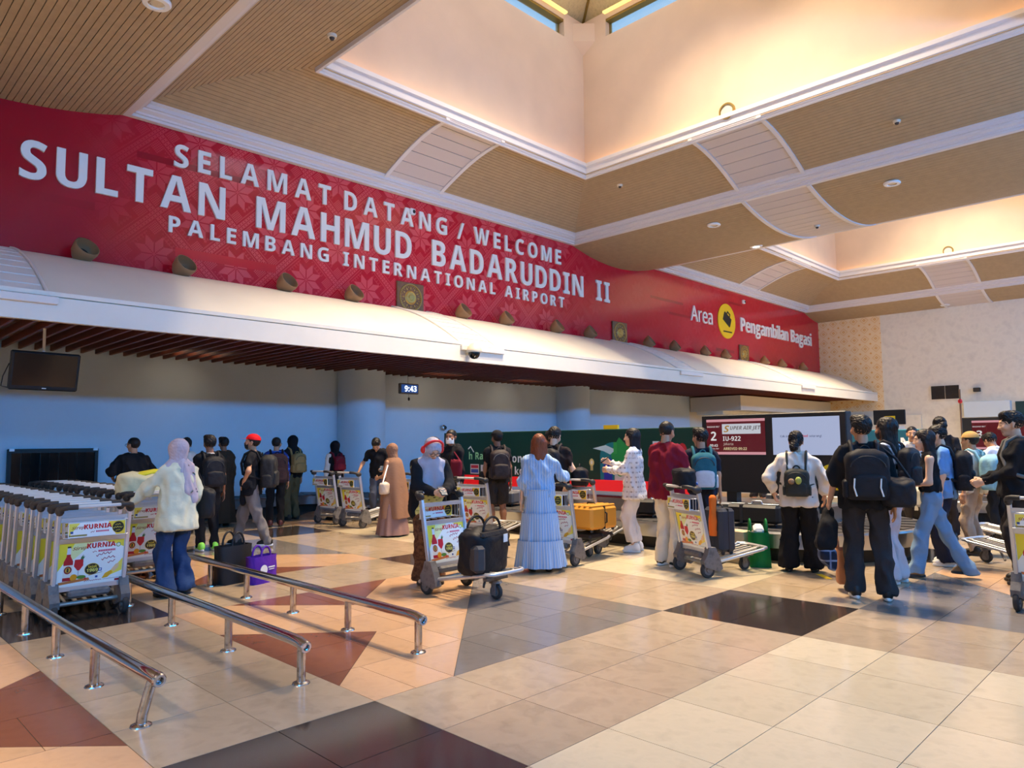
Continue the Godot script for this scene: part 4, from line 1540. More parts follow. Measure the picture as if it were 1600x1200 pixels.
# ------------------------------------------------------------------ chrome guide rails
func build_rails() -> void:
	var rails := [[1.5, -12.6, [-4.38, -5.31, -6.25, -7.2, -8.2, -9.2, -10.2, -11.2, -12.2], "chrome floor rail along the outer side of the nested trolleys", 0.07],
		[2.45, -12.6, [-4.37, -5.46, -6.59, -7.7, -8.8, -9.9, -11.0, -12.1], "chrome floor rail running between the two trolley rows", 0.0],
		[3.40, -12.6, [-4.36, -5.31, -6.23, -7.18, -8.06, -9.0, -10.0, -11.0, -12.0], "chrome floor rail beside the purple and black bags", 0.0]]
	for r: Array in rails:
		var o := thing("guide_rail", r[3], "rail", Vector3(r[0], 0, 0))
		var h := 0.262
		var zs: Array = r[2]
		var lean: float = r[4]
		part("bar", MB.new().tube([Vector3(0, h, r[1]), Vector3(0, h, -6.0), Vector3(lean * 0.3, h, zs[0] - 0.12), Vector3(lean * 0.5, h - 0.006, zs[0] - 0.02), Vector3(lean * 0.7, h - 0.02, zs[0] + 0.045)], 0.037, 16), M.chrome, o)
		part("end_ring", MB.new().lathe([Vector2(0.020, 0.0), Vector2(0.022, 0.014), Vector2(0.034, 0.014), Vector2(0.040, 0.004), Vector2(0.040, -0.03)], 18, Transform3D(Basis(Vector3.RIGHT, PI * 0.5 + 0.15), Vector3(lean * 0.72, h - 0.022, zs[0] + 0.05))), M.chrome_worn, o)
		for i in zs.size():
			var k := lean if i == 0 else 0.0
			var p := part("post", MB.new().tube([Vector3(-k * 0.3, 0.0, zs[i]), Vector3(-k * 0.2, 0.06, zs[i]), Vector3(k * 0.5, h - 0.02, zs[i])], 0.029, 14), M.chrome_worn, o)
			part("flange", MB.new().lathe([Vector2(0.0, 0.016), Vector2(0.036, 0.016), Vector2(0.055, 0.008), Vector2(0.058, 0.0)], 18, Transform3D(Basis(), Vector3(-k * 0.3, 0, zs[i]))), M.chrome_worn, p)

# ------------------------------------------------------------------ luggage trolleys
func squiggle(im: Image, x: float, y: float, w: float, h: float, col: Color, rise := 0.0) -> void:
	var n := int(w / h * 1.6)
	var last := Vector2(x, y)
	for i in n * 4:
		var t := i / 4.0
		var p := Vector2(x + w * t / n, y - w * t / n * rise - h * 0.5 + h * 0.5 * sin(t * PI) * (0.6 + 0.4 * sin(t * 2.3)))
		if i > 0:
			var d := (p - last).orthogonal().normalized() * maxf(0.8, h * 0.12)
			paint_poly(im, [last - d, p - d, p + d, last + d], col)
		last = p

func advert_big() -> ImageTexture:
	var W := 480
	var H := 330
	var im := Image.create(W, H, false, Image.FORMAT_RGB8)
	im.fill(rgb(238, 242, 236))
	paint_poly(im, [Vector2(0, 0), Vector2(110, 0), Vector2(40, 150), Vector2(0, 210)], rgb(236, 220, 60))
	paint_poly(im, [Vector2(110, 0), Vector2(250, 0), Vector2(120, 120), Vector2(40, 150)], rgb(226, 234, 168))
	paint_poly(im, [Vector2(330, 0), Vector2(480, 0), Vector2(480, 60), Vector2(420, 30)], rgb(242, 222, 70))
	paint_poly(im, [Vector2(480, 150), Vector2(480, 250), Vector2(360, 290), Vector2(420, 220)], rgb(246, 226, 90))
	# bottle and glass of red syrup
	paint_poly(im, [Vector2(62, 40), Vector2(84, 40), Vector2(88, 100), Vector2(108, 140), Vector2(108, 290), Vector2(40, 290), Vector2(40, 140), Vector2(58, 100)], rgb(190, 24, 40))
	paint_poly(im, [Vector2(60, 24), Vector2(86, 24), Vector2(88, 84), Vector2(58, 84)], rgb(220, 226, 232))
	im.fill_rect(Rect2i(60, 22, 26, 12), rgb(40, 36, 36))
	im.fill_rect(Rect2i(40, 168, 68, 96), rgb(236, 228, 214))
	paint_disc(im, Vector2(74, 206), Vector2(28, 30), rgb(150, 30, 36))
	paint_disc(im, Vector2(74, 206), Vector2(18, 20), rgb(226, 180, 60))
	im.fill_rect(Rect2i(66, 190, 14, 32), rgb(60, 40, 30))
	paint_poly(im, [Vector2(120, 130), Vector2(182, 130), Vector2(184, 180), Vector2(158, 216), Vector2(144, 216), Vector2(116, 180)], rgb(204, 28, 40))
	im.fill_rect(Rect2i(147, 214, 8, 40), rgb(206, 200, 200))
	paint_disc(im, Vector2(151, 258), Vector2(26, 7), rgb(206, 190, 186))
	for k in 5:
		paint_poly(im, [Vector2(160, 132), Vector2(166 + k * 7, 92 + absi(k - 2) * 8), Vector2(170 + k * 3, 130)], rgb(58, 110, 60))
	paint_disc(im, Vector2(120, 268), Vector2(26, 26), rgb(240, 160, 30))
	paint_disc(im, Vector2(176, 270), Vector2(34, 14), rgb(84, 138, 50))
	paint_poly(im, [Vector2(10, 296), Vector2(230, 280), Vector2(240, 300), Vector2(20, 316)], rgb(210, 120, 60))
	paint_disc(im, Vector2(252, 216), Vector2(56, 46), rgb(206, 180, 60))
	paint_disc(im, Vector2(252, 216), Vector2(52, 42), rgb(28, 26, 24))
	paint_text(im, "Sejak", 222, 206, 19, rgb(240, 214, 60))
	paint_text(im, "1969", 212, 238, 26, rgb(250, 240, 120), true, 1.1)
	paint_text(im, "Sirup", 96, 56, 24, rgb(150, 60, 20), true, 1.15, 0.35, 0.04, true)
	paint_text(im, "KURNIA", 203, 51, 37, rgb(110, 10, 20), true, 1.12)
	paint_text(im, "KURNIA", 200, 48, 37, rgb(222, 30, 38), true, 1.12)
	squiggle(im, 246, 86, 34, 14, rgb(150, 40, 30))
	im.fill_rect(Rect2i(288, 70, 128, 15), rgb(206, 70, 96))
	for k in 9:
		im.fill_rect(Rect2i(300 + k * 13, 70, 3, 15), rgb(238, 220, 224))
	squiggle(im, 276, 122, 120, 22, rgb(150, 40, 60), 0.12)
	squiggle(im, 318, 156, 106, 22, rgb(150, 40, 60), 0.12)
	squiggle(im, 366, 184, 60, 20, rgb(150, 40, 60), 0.1)
	paint_disc(im, Vector2(438, 40), Vector2(18, 18), rgb(90, 140, 70))
	paint_disc(im, Vector2(438, 40), Vector2(13, 13), rgb(226, 236, 210))
	im.fill_rect(Rect2i(300, 214, 26, 24), rgb(50, 80, 140))
	im.fill_rect(Rect2i(306, 219, 14, 12), rgb(226, 232, 240))
	paint_poly(im, [Vector2(330, 300), Vector2(352, 262), Vector2(398, 240), Vector2(410, 262), Vector2(372, 296)], rgb(236, 176, 40))
	paint_poly(im, [Vector2(398, 236), Vector2(430, 196), Vector2(456, 190), Vector2(452, 226), Vector2(420, 256)], rgb(240, 200, 150))
	paint_poly(im, [Vector2(230, 262), Vector2(330, 246), Vector2(330, 249), Vector2(230, 266)], rgb(120, 90, 40))
	paint_disc(im, Vector2(206, 286), Vector2(10, 9), rgb(214, 50, 60))
	im.fill_rect(Rect2i(280, 272, 18, 16), rgb(40, 76, 150))
	squiggle(im, 200, 312, 130, 12, rgb(160, 60, 70))
	squiggle(im, 340, 310, 120, 7, rgb(70, 90, 130))
	im.fill_rect(Rect2i(430, 314, 50, 16), rgb(176, 26, 50))
	return picture(im)

func advert_small() -> ImageTexture:
	var im := Image.create(480, 118, false, Image.FORMAT_RGB8)
	im.fill(rgb(240, 242, 236))
	paint_poly(im, [Vector2(0, 0), Vector2(90, 0), Vector2(20, 80), Vector2(0, 118)], rgb(238, 224, 90))
	paint_poly(im, [Vector2(330, 0), Vector2(480, 0), Vector2(480, 118), Vector2(400, 118)], rgb(244, 208, 60))
	im.fill_rect(Rect2i(0, 98, 150, 14), rgb(60, 50, 40))
	for k in 12:
		im.fill_rect(Rect2i(8 + k * 12, 98, 4, 14), rgb(238, 224, 110))
	im.fill_rect(Rect2i(10, 66, 24, 20), rgb(50, 80, 140))
	paint_text(im, "Sirup", 20, 52, 24, rgb(150, 60, 20), true, 1.15, 0.35, 0.05, true)
	paint_text(im, "KURNIA", 126, 55, 38, rgb(110, 10, 20), true, 1.2)
	paint_text(im, "KURNIA", 123, 52, 38, rgb(222, 30, 38), true, 1.2)
	squiggle(im, 180, 88, 36, 14, rgb(150, 40, 30))
	im.fill_rect(Rect2i(226, 72, 110, 14), rgb(206, 70, 96))
	for k in 8:
		im.fill_rect(Rect2i(238 + k * 12, 72, 3, 14), rgb(238, 220, 224))
	paint_disc(im, Vector2(418, 56), Vector2(54, 52), rgb(206, 180, 60))
	paint_disc(im, Vector2(418, 56), Vector2(50, 48), rgb(30, 34, 26))
	squiggle(im, 392, 40, 52, 14, rgb(240, 214, 60))
	squiggle(im, 376, 66, 84, 16, rgb(226, 214, 90))
	squiggle(im, 396, 90, 44, 12, rgb(240, 214, 60))
	return picture(im)

func wheel(b: MB, at: Vector3, r: float, w: float) -> MB:
	var xf := Transform3D(Basis(Vector3.BACK, PI * 0.5), at)
	return b.lathe([Vector2(r * 0.62, -w * 0.5), Vector2(r * 0.9, -w * 0.5), Vector2(r, -w * 0.25), Vector2(r, w * 0.25), Vector2(r * 0.9, w * 0.5), Vector2(r * 0.62, w * 0.5)], 20, xf)

func hub(b: MB, at: Vector3, r: float, w: float) -> MB:
	var xf := Transform3D(Basis(Vector3.BACK, PI * 0.5), at)
	return b.lathe([Vector2(0, -w * 0.45), Vector2(r * 0.25, -w * 0.55), Vector2(r * 0.3, -w * 0.3), Vector2(r * 0.63, -w * 0.4), Vector2(r * 0.63, w * 0.4), Vector2(r * 0.3, w * 0.3), Vector2(r * 0.25, w * 0.55), Vector2(0, w * 0.45)], 16, xf)

func post_z(y: float) -> float:
	return 0.02 + (y - 0.14) * 0.18

func make_trolley(called: String, label: String) -> Node3D:
	var t := thing(called, label, "luggage trolley")
	for s in [-1.0, 1.0]:
		var lo := Vector3(s * 0.285, 0.13, post_z(0.13))
		var hi := Vector3(s * 0.285, 0.95, post_z(0.95))
		var d := (hi - lo).normalized()
		var bs := Basis(Vector3.RIGHT, d, Vector3.RIGHT.cross(d))
		part("post", MB.new().bevel((lo + hi) * 0.5, Vector3(0.034, 0.84, 0.05), 0.006, bs), M.alu, t)
		var xf := Transform3D(Basis(Vector3(0, 0, 1), Vector3(0, 1, 0), Vector3(-1, 0, 0)), Vector3(s * 0.285 + 0.04, 0, 0))
		part("mudguard", MB.new().prism(PackedVector2Array([Vector2(-0.10, 0.10), Vector2(-0.05, 0.07), Vector2(0.05, 0.10), Vector2(0.135, 0.13), Vector2(0.145, 0.19), Vector2(0.10, 0.26), Vector2(0.075, 0.34), Vector2(-0.01, 0.34), Vector2(-0.06, 0.24)]), 0.08, xf), M.mudguard, t)
		var w := part("wheel", wheel(MB.new(), Vector3(s * 0.285, 0.09, 0.08), 0.09, 0.045), M.rubber, t)
		part("hub", hub(MB.new(), Vector3(s * 0.285, 0.09, 0.08), 0.09, 0.05), M.mudguard, w)
		# black handle end: grip knob and curved arm
		part("grip", MB.new().ball(Vector3(s * 0.285, 0.985, post_z(0.95) + 0.02), Vector3(0.036, 0.045, 0.06), 10).tube([Vector3(s * 0.285, 0.99, post_z(0.95) + 0.04), Vector3(s * 0.275, 1.01, 0.25), Vector3(s * 0.24, 1.02, 0.285), Vector3(s * 0.17, 1.02, 0.295)], 0.024, 8), M.grip, t)
	part("handle_bar", MB.new().tube([Vector3(-0.19, 1.02, 0.295), Vector3(0.19, 1.02, 0.295)], 0.016, 10), mat("handle_white", rgb(206, 204, 200), 0.4), t)
	# big advert panel between the posts
	for y in [0.285, 0.715, 0.90]:
		part("cross_rail", MB.new().box(Vector3(0, y, post_z(y)), Vector3(0.55, 0.04, 0.03)), M.alu, t)
	var pa := post_z(0.305)
	var pb := post_z(0.695)
	var up := MB.new()
	up.hexa([Vector3(-0.268, 0.305, pa - 0.007), Vector3(0.268, 0.305, pa - 0.007), Vector3(0.268, 0.305, pa + 0.007), Vector3(-0.268, 0.305, pa + 0.007), Vector3(-0.268, 0.695, pb - 0.007), Vector3(0.268, 0.695, pb - 0.007), Vector3(0.268, 0.695, pb + 0.007), Vector3(-0.268, 0.695, pb + 0.007)])
	var panel := part("panel", up, M.white_plastic, t)
	var f := MB.new()
	f.quad(Vector3(-0.262, 0.31, pa + 0.009), Vector3(0.262, 0.31, pa + 0.009), Vector3(0.262, 0.69, pb + 0.009), Vector3(-0.262, 0.69, pb + 0.009), Vector3.BACK)
	f.quad(Vector3(0.262, 0.31, pa - 0.009), Vector3(-0.262, 0.31, pa - 0.009), Vector3(-0.262, 0.69, pb - 0.009), Vector3(0.262, 0.69, pb - 0.009), Vector3.FORWARD)
	part("advert", f, M.advert_big, panel, "printed syrup advert with red bottle and glass")
	# wire basket with a small advert on the pusher's side
	var sp := MB.new()
	sp.box(Vector3(0, 0.815, 0.252), Vector3(0.46, 0.13, 0.012))
	var small := part("basket_panel", sp, M.white_plastic, t)
	var g := MB.new()
	g.quad(Vector3(-0.225, 0.755, 0.259), Vector3(0.225, 0.755, 0.259), Vector3(0.225, 0.875, 0.259), Vector3(-0.225, 0.875, 0.259), Vector3.BACK)
	g.quad(Vector3(0.225, 0.755, 0.245), Vector3(-0.225, 0.755, 0.245), Vector3(-0.225, 0.875, 0.245), Vector3(0.225, 0.875, 0.245), Vector3.FORWARD)
	part("advert", g, M.advert_small, small, "small printed syrup advert")
	var wire := MB.new()
	for y in [0.75, 0.885]:
		wire.tube([Vector3(-0.25, y, post_z(y)), Vector3(-0.25, y, 0.245), Vector3(0.25, y, 0.245), Vector3(0.25, y, post_z(y))], 0.005, 5)
	for i in 5:
		var x := -0.2 + i * 0.1
		wire.tube([Vector3(x, 0.75, 0.245), Vector3(x, 0.75, 0.13)], 0.004, 4)
	for s in [-0.25, 0.25]:
		for z in [0.15, 0.185, 0.22]:
			wire.tube([Vector3(s, 0.75, z), Vector3(s, 0.885, z)], 0.004, 4)
	part("basket", wire, M.alu, t)
	# platform of bent tubes that rises to the front
	for k in 2:
		var w := 0.25 - k * 0.10
		var e := -0.80 + k * 0.03
		var pts := [Vector3(-w - 0.02, 0.15, 0.02), Vector3(-w, 0.27, e + 0.08)]
		pts.append_array(arc(Vector3(-w + 0.08, 0.28, e + 0.08), Vector3(-0.08, 0, 0), Vector3(0, 0, -0.08), 0, PI * 0.5, 4))
		pts.append_array(arc(Vector3(w - 0.08, 0.28, e + 0.08), Vector3(0, 0, -0.08), Vector3(0.08, 0, 0), 0, PI * 0.5, 4))
		pts.append_array([Vector3(w, 0.27, e + 0.08), Vector3(w + 0.02, 0.15, 0.02)])
		part("platform_tube", MB.new().tube(pts, 0.018 if k == 0 else 0.013, 8), M.alu if k == 0 else M.alu_dull, t)
	for i in 3:
		var x := -0.08 + i * 0.08
		part("platform_slat", MB.new().box(Vector3(x, 0.21, -0.37), Vector3(0.03, 0.012, 0.74), Basis(Vector3.RIGHT, 0.165)), M.alu_dull, t)
	part("axle", MB.new().tube([Vector3(-0.25, 0.15, 0.03), Vector3(0.25, 0.15, 0.03)], 0.02, 8), M.alu_dull, t)
	part("tray", MB.new().bevel(Vector3(0, 0.235, 0.05), Vector3(0.34, 0.07, 0.1), 0.02), M.mudguard, t)
	# front castor
	var fk := MB.new()
	fk.box(Vector3(-0.03, 0.10, -0.62), Vector3(0.008, 0.12, 0.06))
	fk.box(Vector3(0.03, 0.10, -0.62), Vector3(0.008, 0.12, 0.06))
	fk.lathe([Vector2(0, 0.19), Vector2(0.06, 0.185), Vector2(0.07, 0.16), Vector2(0.0, 0.155)], 14, Transform3D(Basis(), Vector3(0, 0, -0.62)))
	fk.box(Vector3(0, 0.205, -0.62), Vector3(0.3, 0.03, 0.06))
	part("castor_fork", fk, M.mudguard, t)
	var cw := part("castor_wheel", wheel(MB.new(), Vector3(0, 0.075, -0.63), 0.075, 0.04), M.rubber, t)
	part("hub", hub(MB.new(), Vector3(0, 0.075, -0.63), 0.075, 0.044), M.mudguard, cw)
	var br := MB.new()
	br.tube([Vector3(-0.05, 0.2, -0.45), Vector3(-0.06, 0.1, -0.40), Vector3(-0.10, 0.07, -0.36)], 0.014, 6)
	part("brake_lever", br, M.mudguard, t)
	return t

func build_trolleys() -> void:
	var big := mat("advert_big", Color.WHITE, 0.35)
	big.albedo_texture = advert_big()
	var small := mat("advert_small", Color.WHITE, 0.35)
	small.albedo_texture = advert_small()
	var a := "steel luggage trolley nested in the row between the outer and middle chrome rails"
	var t := make_trolley("luggage_trolley", "foremost trolley of the row between the outer and middle chrome rails, whole advert in view")
	t.position = Vector3(2.02, 0, -7.46)
	for i in range(1, 18):
		copy_of(t, Vector3(2.02 + 0.012 * sin(i * 2.1), 0, -7.46 - i * 0.305), 0.012 * sin(i * 3.7), a, "trolleys nested between the outer and middle rails")
	for i in 15:
		copy_of(t, Vector3(2.96 + 0.012 * sin(i * 1.7), 0, -8.75 - i * 0.305), 0.012 * sin(i * 2.9), "foremost trolley of the row by the woman in the cream shirt, carrying a cream bag" if i == 0 else "steel luggage trolley nested in the row beyond the middle chrome rail", "" if i == 0 else "trolleys nested beyond the middle rail")
	var free := [
		[Vector3(5.02, 0, -5.86), Vector2(0.05, 1), "trolley of the woman with red headphones, loaded with a black duffel bag"],
		[Vector3(7.08, 0, -6.14), Vector2(1, -0.06), "trolley beside the striped dress, loaded with a yellow ridged case"],
		[Vector3(8.03, 0, -6.54), Vector2(1, -0.12), "trolley of the man in the black polo shirt with a backpack in its basket"],
		[Vector3(7.60, 0, -4.46), Vector2(0.86, 0.42), "trolley beside the man in the maroon shirt, loaded with an upright dark suitcase"],
		[Vector3(7.6, 0, -11.62), Vector2(1, -0.12), "empty trolley beside the woman in the long brown veil"],
		[Vector3(7.62, 0, -12.55), Vector2(1, -0.12), "trolley behind another one, white back panel seen beside the dark clad woman with maroon bag"],
		[Vector3(7.5, 0, -8.12), Vector2(1, -0.1), "trolley standing behind the woman with red headphones, platform towards the belt"],
		[Vector3(7.88, 0, -10.35), Vector2(1, -0.15), "trolley on the far side of the woman in the long brown veil"],
		[Vector3(7.9, 0, -1.12), Vector2(1, 0.04), "trolley with a patched cardboard coloured advert by the man in the black sweater"],
		[Vector3(10.42, 0, -1.6), Vector2(0.3, -1), "empty trolley with its platform towards the person in navy trousers"],
		[Vector3(9.75, 0, -1.05), Vector2(0.6, -0.8), "trolley with a bright green bag pushed by the man in the black sweater"],
		[Vector3(12.2, 0, -1.9), Vector2(0.2, -1), "distant trolley with red adverts beside the man in the white shirt"]]
	for f: Array in free:
		copy_of(t, f[0], yaw_of(f[1]) + PI, f[2])

# ------------------------------------------------------------------ baggage carousel
func loop_path(straight: Array, step: float) -> Array:
	var c := Curve3D.new()
	for p: Vector3 in straight:
		c.add_point(p)
	var out := []
	var n := int(c.get_baked_length() / step)
	for i in n + 1:
		out.append(c.sample_baked(c.get_baked_length() * i / n))
	return out

func sweep_side(path: Array, prof: Array) -> MB:
	var b := MB.new()
	for k in prof.size() - 1:
		var rows := []
		for i in path.size():
			var d: Vector3 = path[mini(i + 1, path.size() - 1)] - path[maxi(i - 1, 0)]
			var s := d.normalized().cross(Vector3.UP)
			var row := PackedVector3Array()
			for q: Vector2 in [prof[k], prof[k + 1]]:
				row.append(path[i] + s * q.x + Vector3.UP * q.y)
			rows.append(row)
		var e: Vector2 = prof[k + 1] - prof[k]
		var d0: Vector3 = (path[1] - path[0]).normalized().cross(Vector3.UP)
		var out := d0 * (-e.y) + Vector3.UP * e.x
		if out.dot(d0 * signf(prof[k].x) + Vector3.UP * 0.4) < 0.0:
			out = -out
		# normals turn with the path, so build short pieces
		for i in path.size() - 1:
			var dd: Vector3 = (path[i + 1] - path[i]).normalized().cross(Vector3.UP)
			var o := dd * (-e.y) + Vector3.UP * e.x
			if o.dot(dd * signf(prof[k].x) + Vector3.UP * 0.4) < 0.0:
				o = -o
			b.quad(rows[i][0], rows[i + 1][0], rows[i + 1][1], rows[i][1], o)
	return b

func carousel(called: String, label: String, straight: Array, shift: Vector3) -> Node3D:
	var path := loop_path(straight, 0.13)
	var o := thing(called, label, "baggage carousel", shift)
	for s in [-1.0, 1.0]:
		part("plinth", sweep_side(path, [Vector2(s * 0.36, 0.17), Vector2(s * 0.36, 0.0)]), M.black, o)
		part("steel_skirt", sweep_side(path, [Vector2(s * 0.46, 0.39), Vector2(s * 0.53, 0.385), Vector2(s * 0.55, 0.36), Vector2(s * 0.53, 0.18), Vector2(s * 0.36, 0.165)]), M.steel, o)
	for i in range(0, path.size() - 2, 2):
		var d: Vector3 = (path[i + 2] - path[i]).normalized()
		var n: Vector3 = d.cross(Vector3.UP)
		var a: Vector3 = path[i] + Vector3.UP * 0.40
		var e: Vector3 = path[mini(i + 3, path.size() - 1)] + Vector3.UP * 0.385
		var n2: Vector3 = n
		if i + 4 < path.size():
			n2 = (path[i + 4] - path[i + 2]).normalized().cross(Vector3.UP)
		var dn := Vector3.DOWN * 0.012
		part("belt_plate", MB.new().hexa([a - n * 0.47 + dn, a + n * 0.47 + dn, e + n2 * 0.47 + dn, e - n2 * 0.47 + dn, a - n * 0.47, a + n * 0.47, e + n2 * 0.47, e - n2 * 0.47]), M.belt, o)
	return o

func screen_block(called: String, label: String, at: Vector3, zl: float, left: Texture2D, right: Texture2D, number: String) -> void:
	# a black housing that faces -x, its length along z (local x runs towards -z on its left)
	var o := thing(called, label, "display stand", at, -PI * 0.5)
	part("housing", MB.new().bevel(Vector3(0, 1.35, -0.1), Vector3(zl, 1.15, 0.2), 0.012), M.black, o)
	for s in [-1.0, 1.0]:
		part("leg", MB.new().box(Vector3(s * (zl * 0.5 - 0.45), 0.68, -0.1), Vector3(0.16, 0.3, 0.14)), M.black, o)
		var tex := left if s < 0.0 else right
		var m := mat(called + str(s), Color.BLACK, 0.2)
		m.emission_enabled = true
		m.emission_texture = tex
		m.emission = Color.BLACK
		m.emission_energy_multiplier = 0.62
		var b := MB.new()
		b.quad(Vector3(s * 0.525 - 0.47, 1.33, 0.006), Vector3(s * 0.525 + 0.47, 1.33, 0.006), Vector3(s * 0.525 + 0.47, 1.86, 0.006), Vector3(s * 0.525 - 0.47, 1.86, 0.006), Vector3.BACK)
		part("screen", b, m, o, "lit flight display" if s < 0.0 else "lit pale blue notice screen")
		area_light("screen_light", at + Vector3(-0.03, 1.6, s * 0.525), Vector3.LEFT, Vector2(0.9, 0.5), Color(1.0, 0.5, 0.5) if s < 0.0 else Color(0.8, 0.86, 1.0), 0.12)
	var num := part("number", text_plate(number, 0.34, 0.008), M.yellow_paint, o, "yellow belt number")
	num.position = Vector3(zl * 0.5 - 0.34, 0.86, 0.0)

func flight_screen(number: String) -> ImageTexture:
	var im := Image.create(384, 218, false, Image.FORMAT_RGB8)
	im.fill(rgb(104, 26, 34))
	im.fill_rect(Rect2i(0, 0, 384, 16), rgb(240, 170, 180))
	im.fill_rect(Rect2i(0, 202, 384, 16), rgb(240, 170, 180))
	im.fill_rect(Rect2i(94, 16, 3, 186), rgb(120, 40, 46))
	paint_text(im, "BAGGAGE BELT", 5, 50, 9, Color.WHITE, true, 0.95)
	paint_text(im, number, 28, 132, 56, Color.WHITE)
	if number == "2":
		paint_text(im, "09:43", 20, 170, 16, Color.WHITE)
		paint_text(im, "Thu, 12 Dec 2024", 6, 186, 8, Color.WHITE, true, 0.85)
		im.fill_rect(Rect2i(106, 30, 250, 62), rgb(226, 230, 240))
		paint_text(im, "S", 116, 80, 40, rgb(190, 140, 60), true, 1.2, 0.3)
		paint_text(im, "UPER AIR JET", 158, 66, 22, rgb(120, 110, 110), true, 1.05, 0.25)
		paint_text(im, "IU-922", 110, 134, 28, Color.WHITE)
		paint_text(im, "Jakarta", 112, 160, 15, rgb(240, 226, 210), false)
		paint_text(im, "ARRIVED 09:22", 112, 190, 16, rgb(240, 226, 170))
	return picture(im)

func notice_screen() -> ImageTexture:
	var im := Image.create(384, 218, false, Image.FORMAT_RGB8)
	im.fill(rgb(196, 208, 246))
	var x := 46.0
	x += paint_text(im, "Cek di", x, 116, 12, rgb(60, 70, 110), false) + 8
	x += paint_text(im, "Qris Bumisel", x, 116, 13, rgb(214, 40, 60)) + 8
	paint_text(im, "sekarang!", x, 116, 12, rgb(60, 70, 110), false)
	return picture(im)

func belt_board() -> ImageTexture:
	var im := Image.create(1024, 160, false, Image.FORMAT_RGB8)
	im.fill(rgb(18, 62, 48))
	paint_text(im, "h Ran", 131, 92, 25, rgb(170, 236, 176), true, 1.05)
	paint_text(im, "bonu", 318, 100, 27, Color.WHITE, true, 1.05)
	paint_text(im, "ko", 352, 140, 25, Color.WHITE, true, 1.05)
	paint_poly(im, [Vector2(126, 54), Vector2(140, 44), Vector2(158, 66), Vector2(154, 68), Vector2(140, 50), Vector2(128, 58)], Color.WHITE)
	im.fill_rect(Rect2i(138, 108, 44, 34), rgb(226, 220, 214))
	im.fill_rect(Rect2i(142, 112, 36, 10), rgb(206, 50, 60))
	im.fill_rect(Rect2i(142, 126, 36, 12), rgb(70, 90, 170))
	im.fill_rect(Rect2i(190, 110, 40, 28), rgb(226, 226, 230))
	# flower vases and bottles in a teal arch
	for p: Array in [[668, 96], [828, 56]]:
		paint_disc(im, Vector2(p[0], p[1]), Vector2(9, 12), rgb(232, 214, 130))
		paint_disc(im, Vector2(p[0], p[1]), Vector2(4, 6), rgb(250, 244, 220))
		im.fill_rect(Rect2i(p[0] - 5, p[1] + 10, 10, 14), rgb(214, 190, 120))
	paint_disc(im, Vector2(745, 76), Vector2(46, 40), rgb(24, 128, 138))
	im.fill_rect(Rect2i(699, 76, 92, 84), rgb(24, 128, 138))
	paint_poly(im, [Vector2(740, 60), Vector2(768, 22), Vector2(812, 60), Vector2(812, 120), Vector2(740, 120)], rgb(44, 158, 76))
	paint_poly(im, [Vector2(672, 54), Vector2(720, 44), Vector2(756, 58), Vector2(736, 72), Vector2(712, 62)], rgb(206, 232, 236))
	im.fill_rect(Rect2i(712, 84, 30, 70), rgb(44, 62, 176))
	im.fill_rect(Rect2i(717, 108, 20, 8), rgb(226, 232, 244))
	im.fill_rect(Rect2i(748, 36, 12, 34), rgb(60, 176, 84))
	im.fill_rect(Rect2i(750, 92, 40, 66), rgb(208, 220, 206))
	paint_disc(im, Vector2(770, 118), Vector2(13, 17), rgb(60, 150, 60))
	im.fill_rect(Rect2i(880, 34, 22, 18), rgb(226, 228, 228))
	paint_disc(im, Vector2(972, 60), Vector2(14, 20), rgb(206, 44, 54))
	return picture(im)

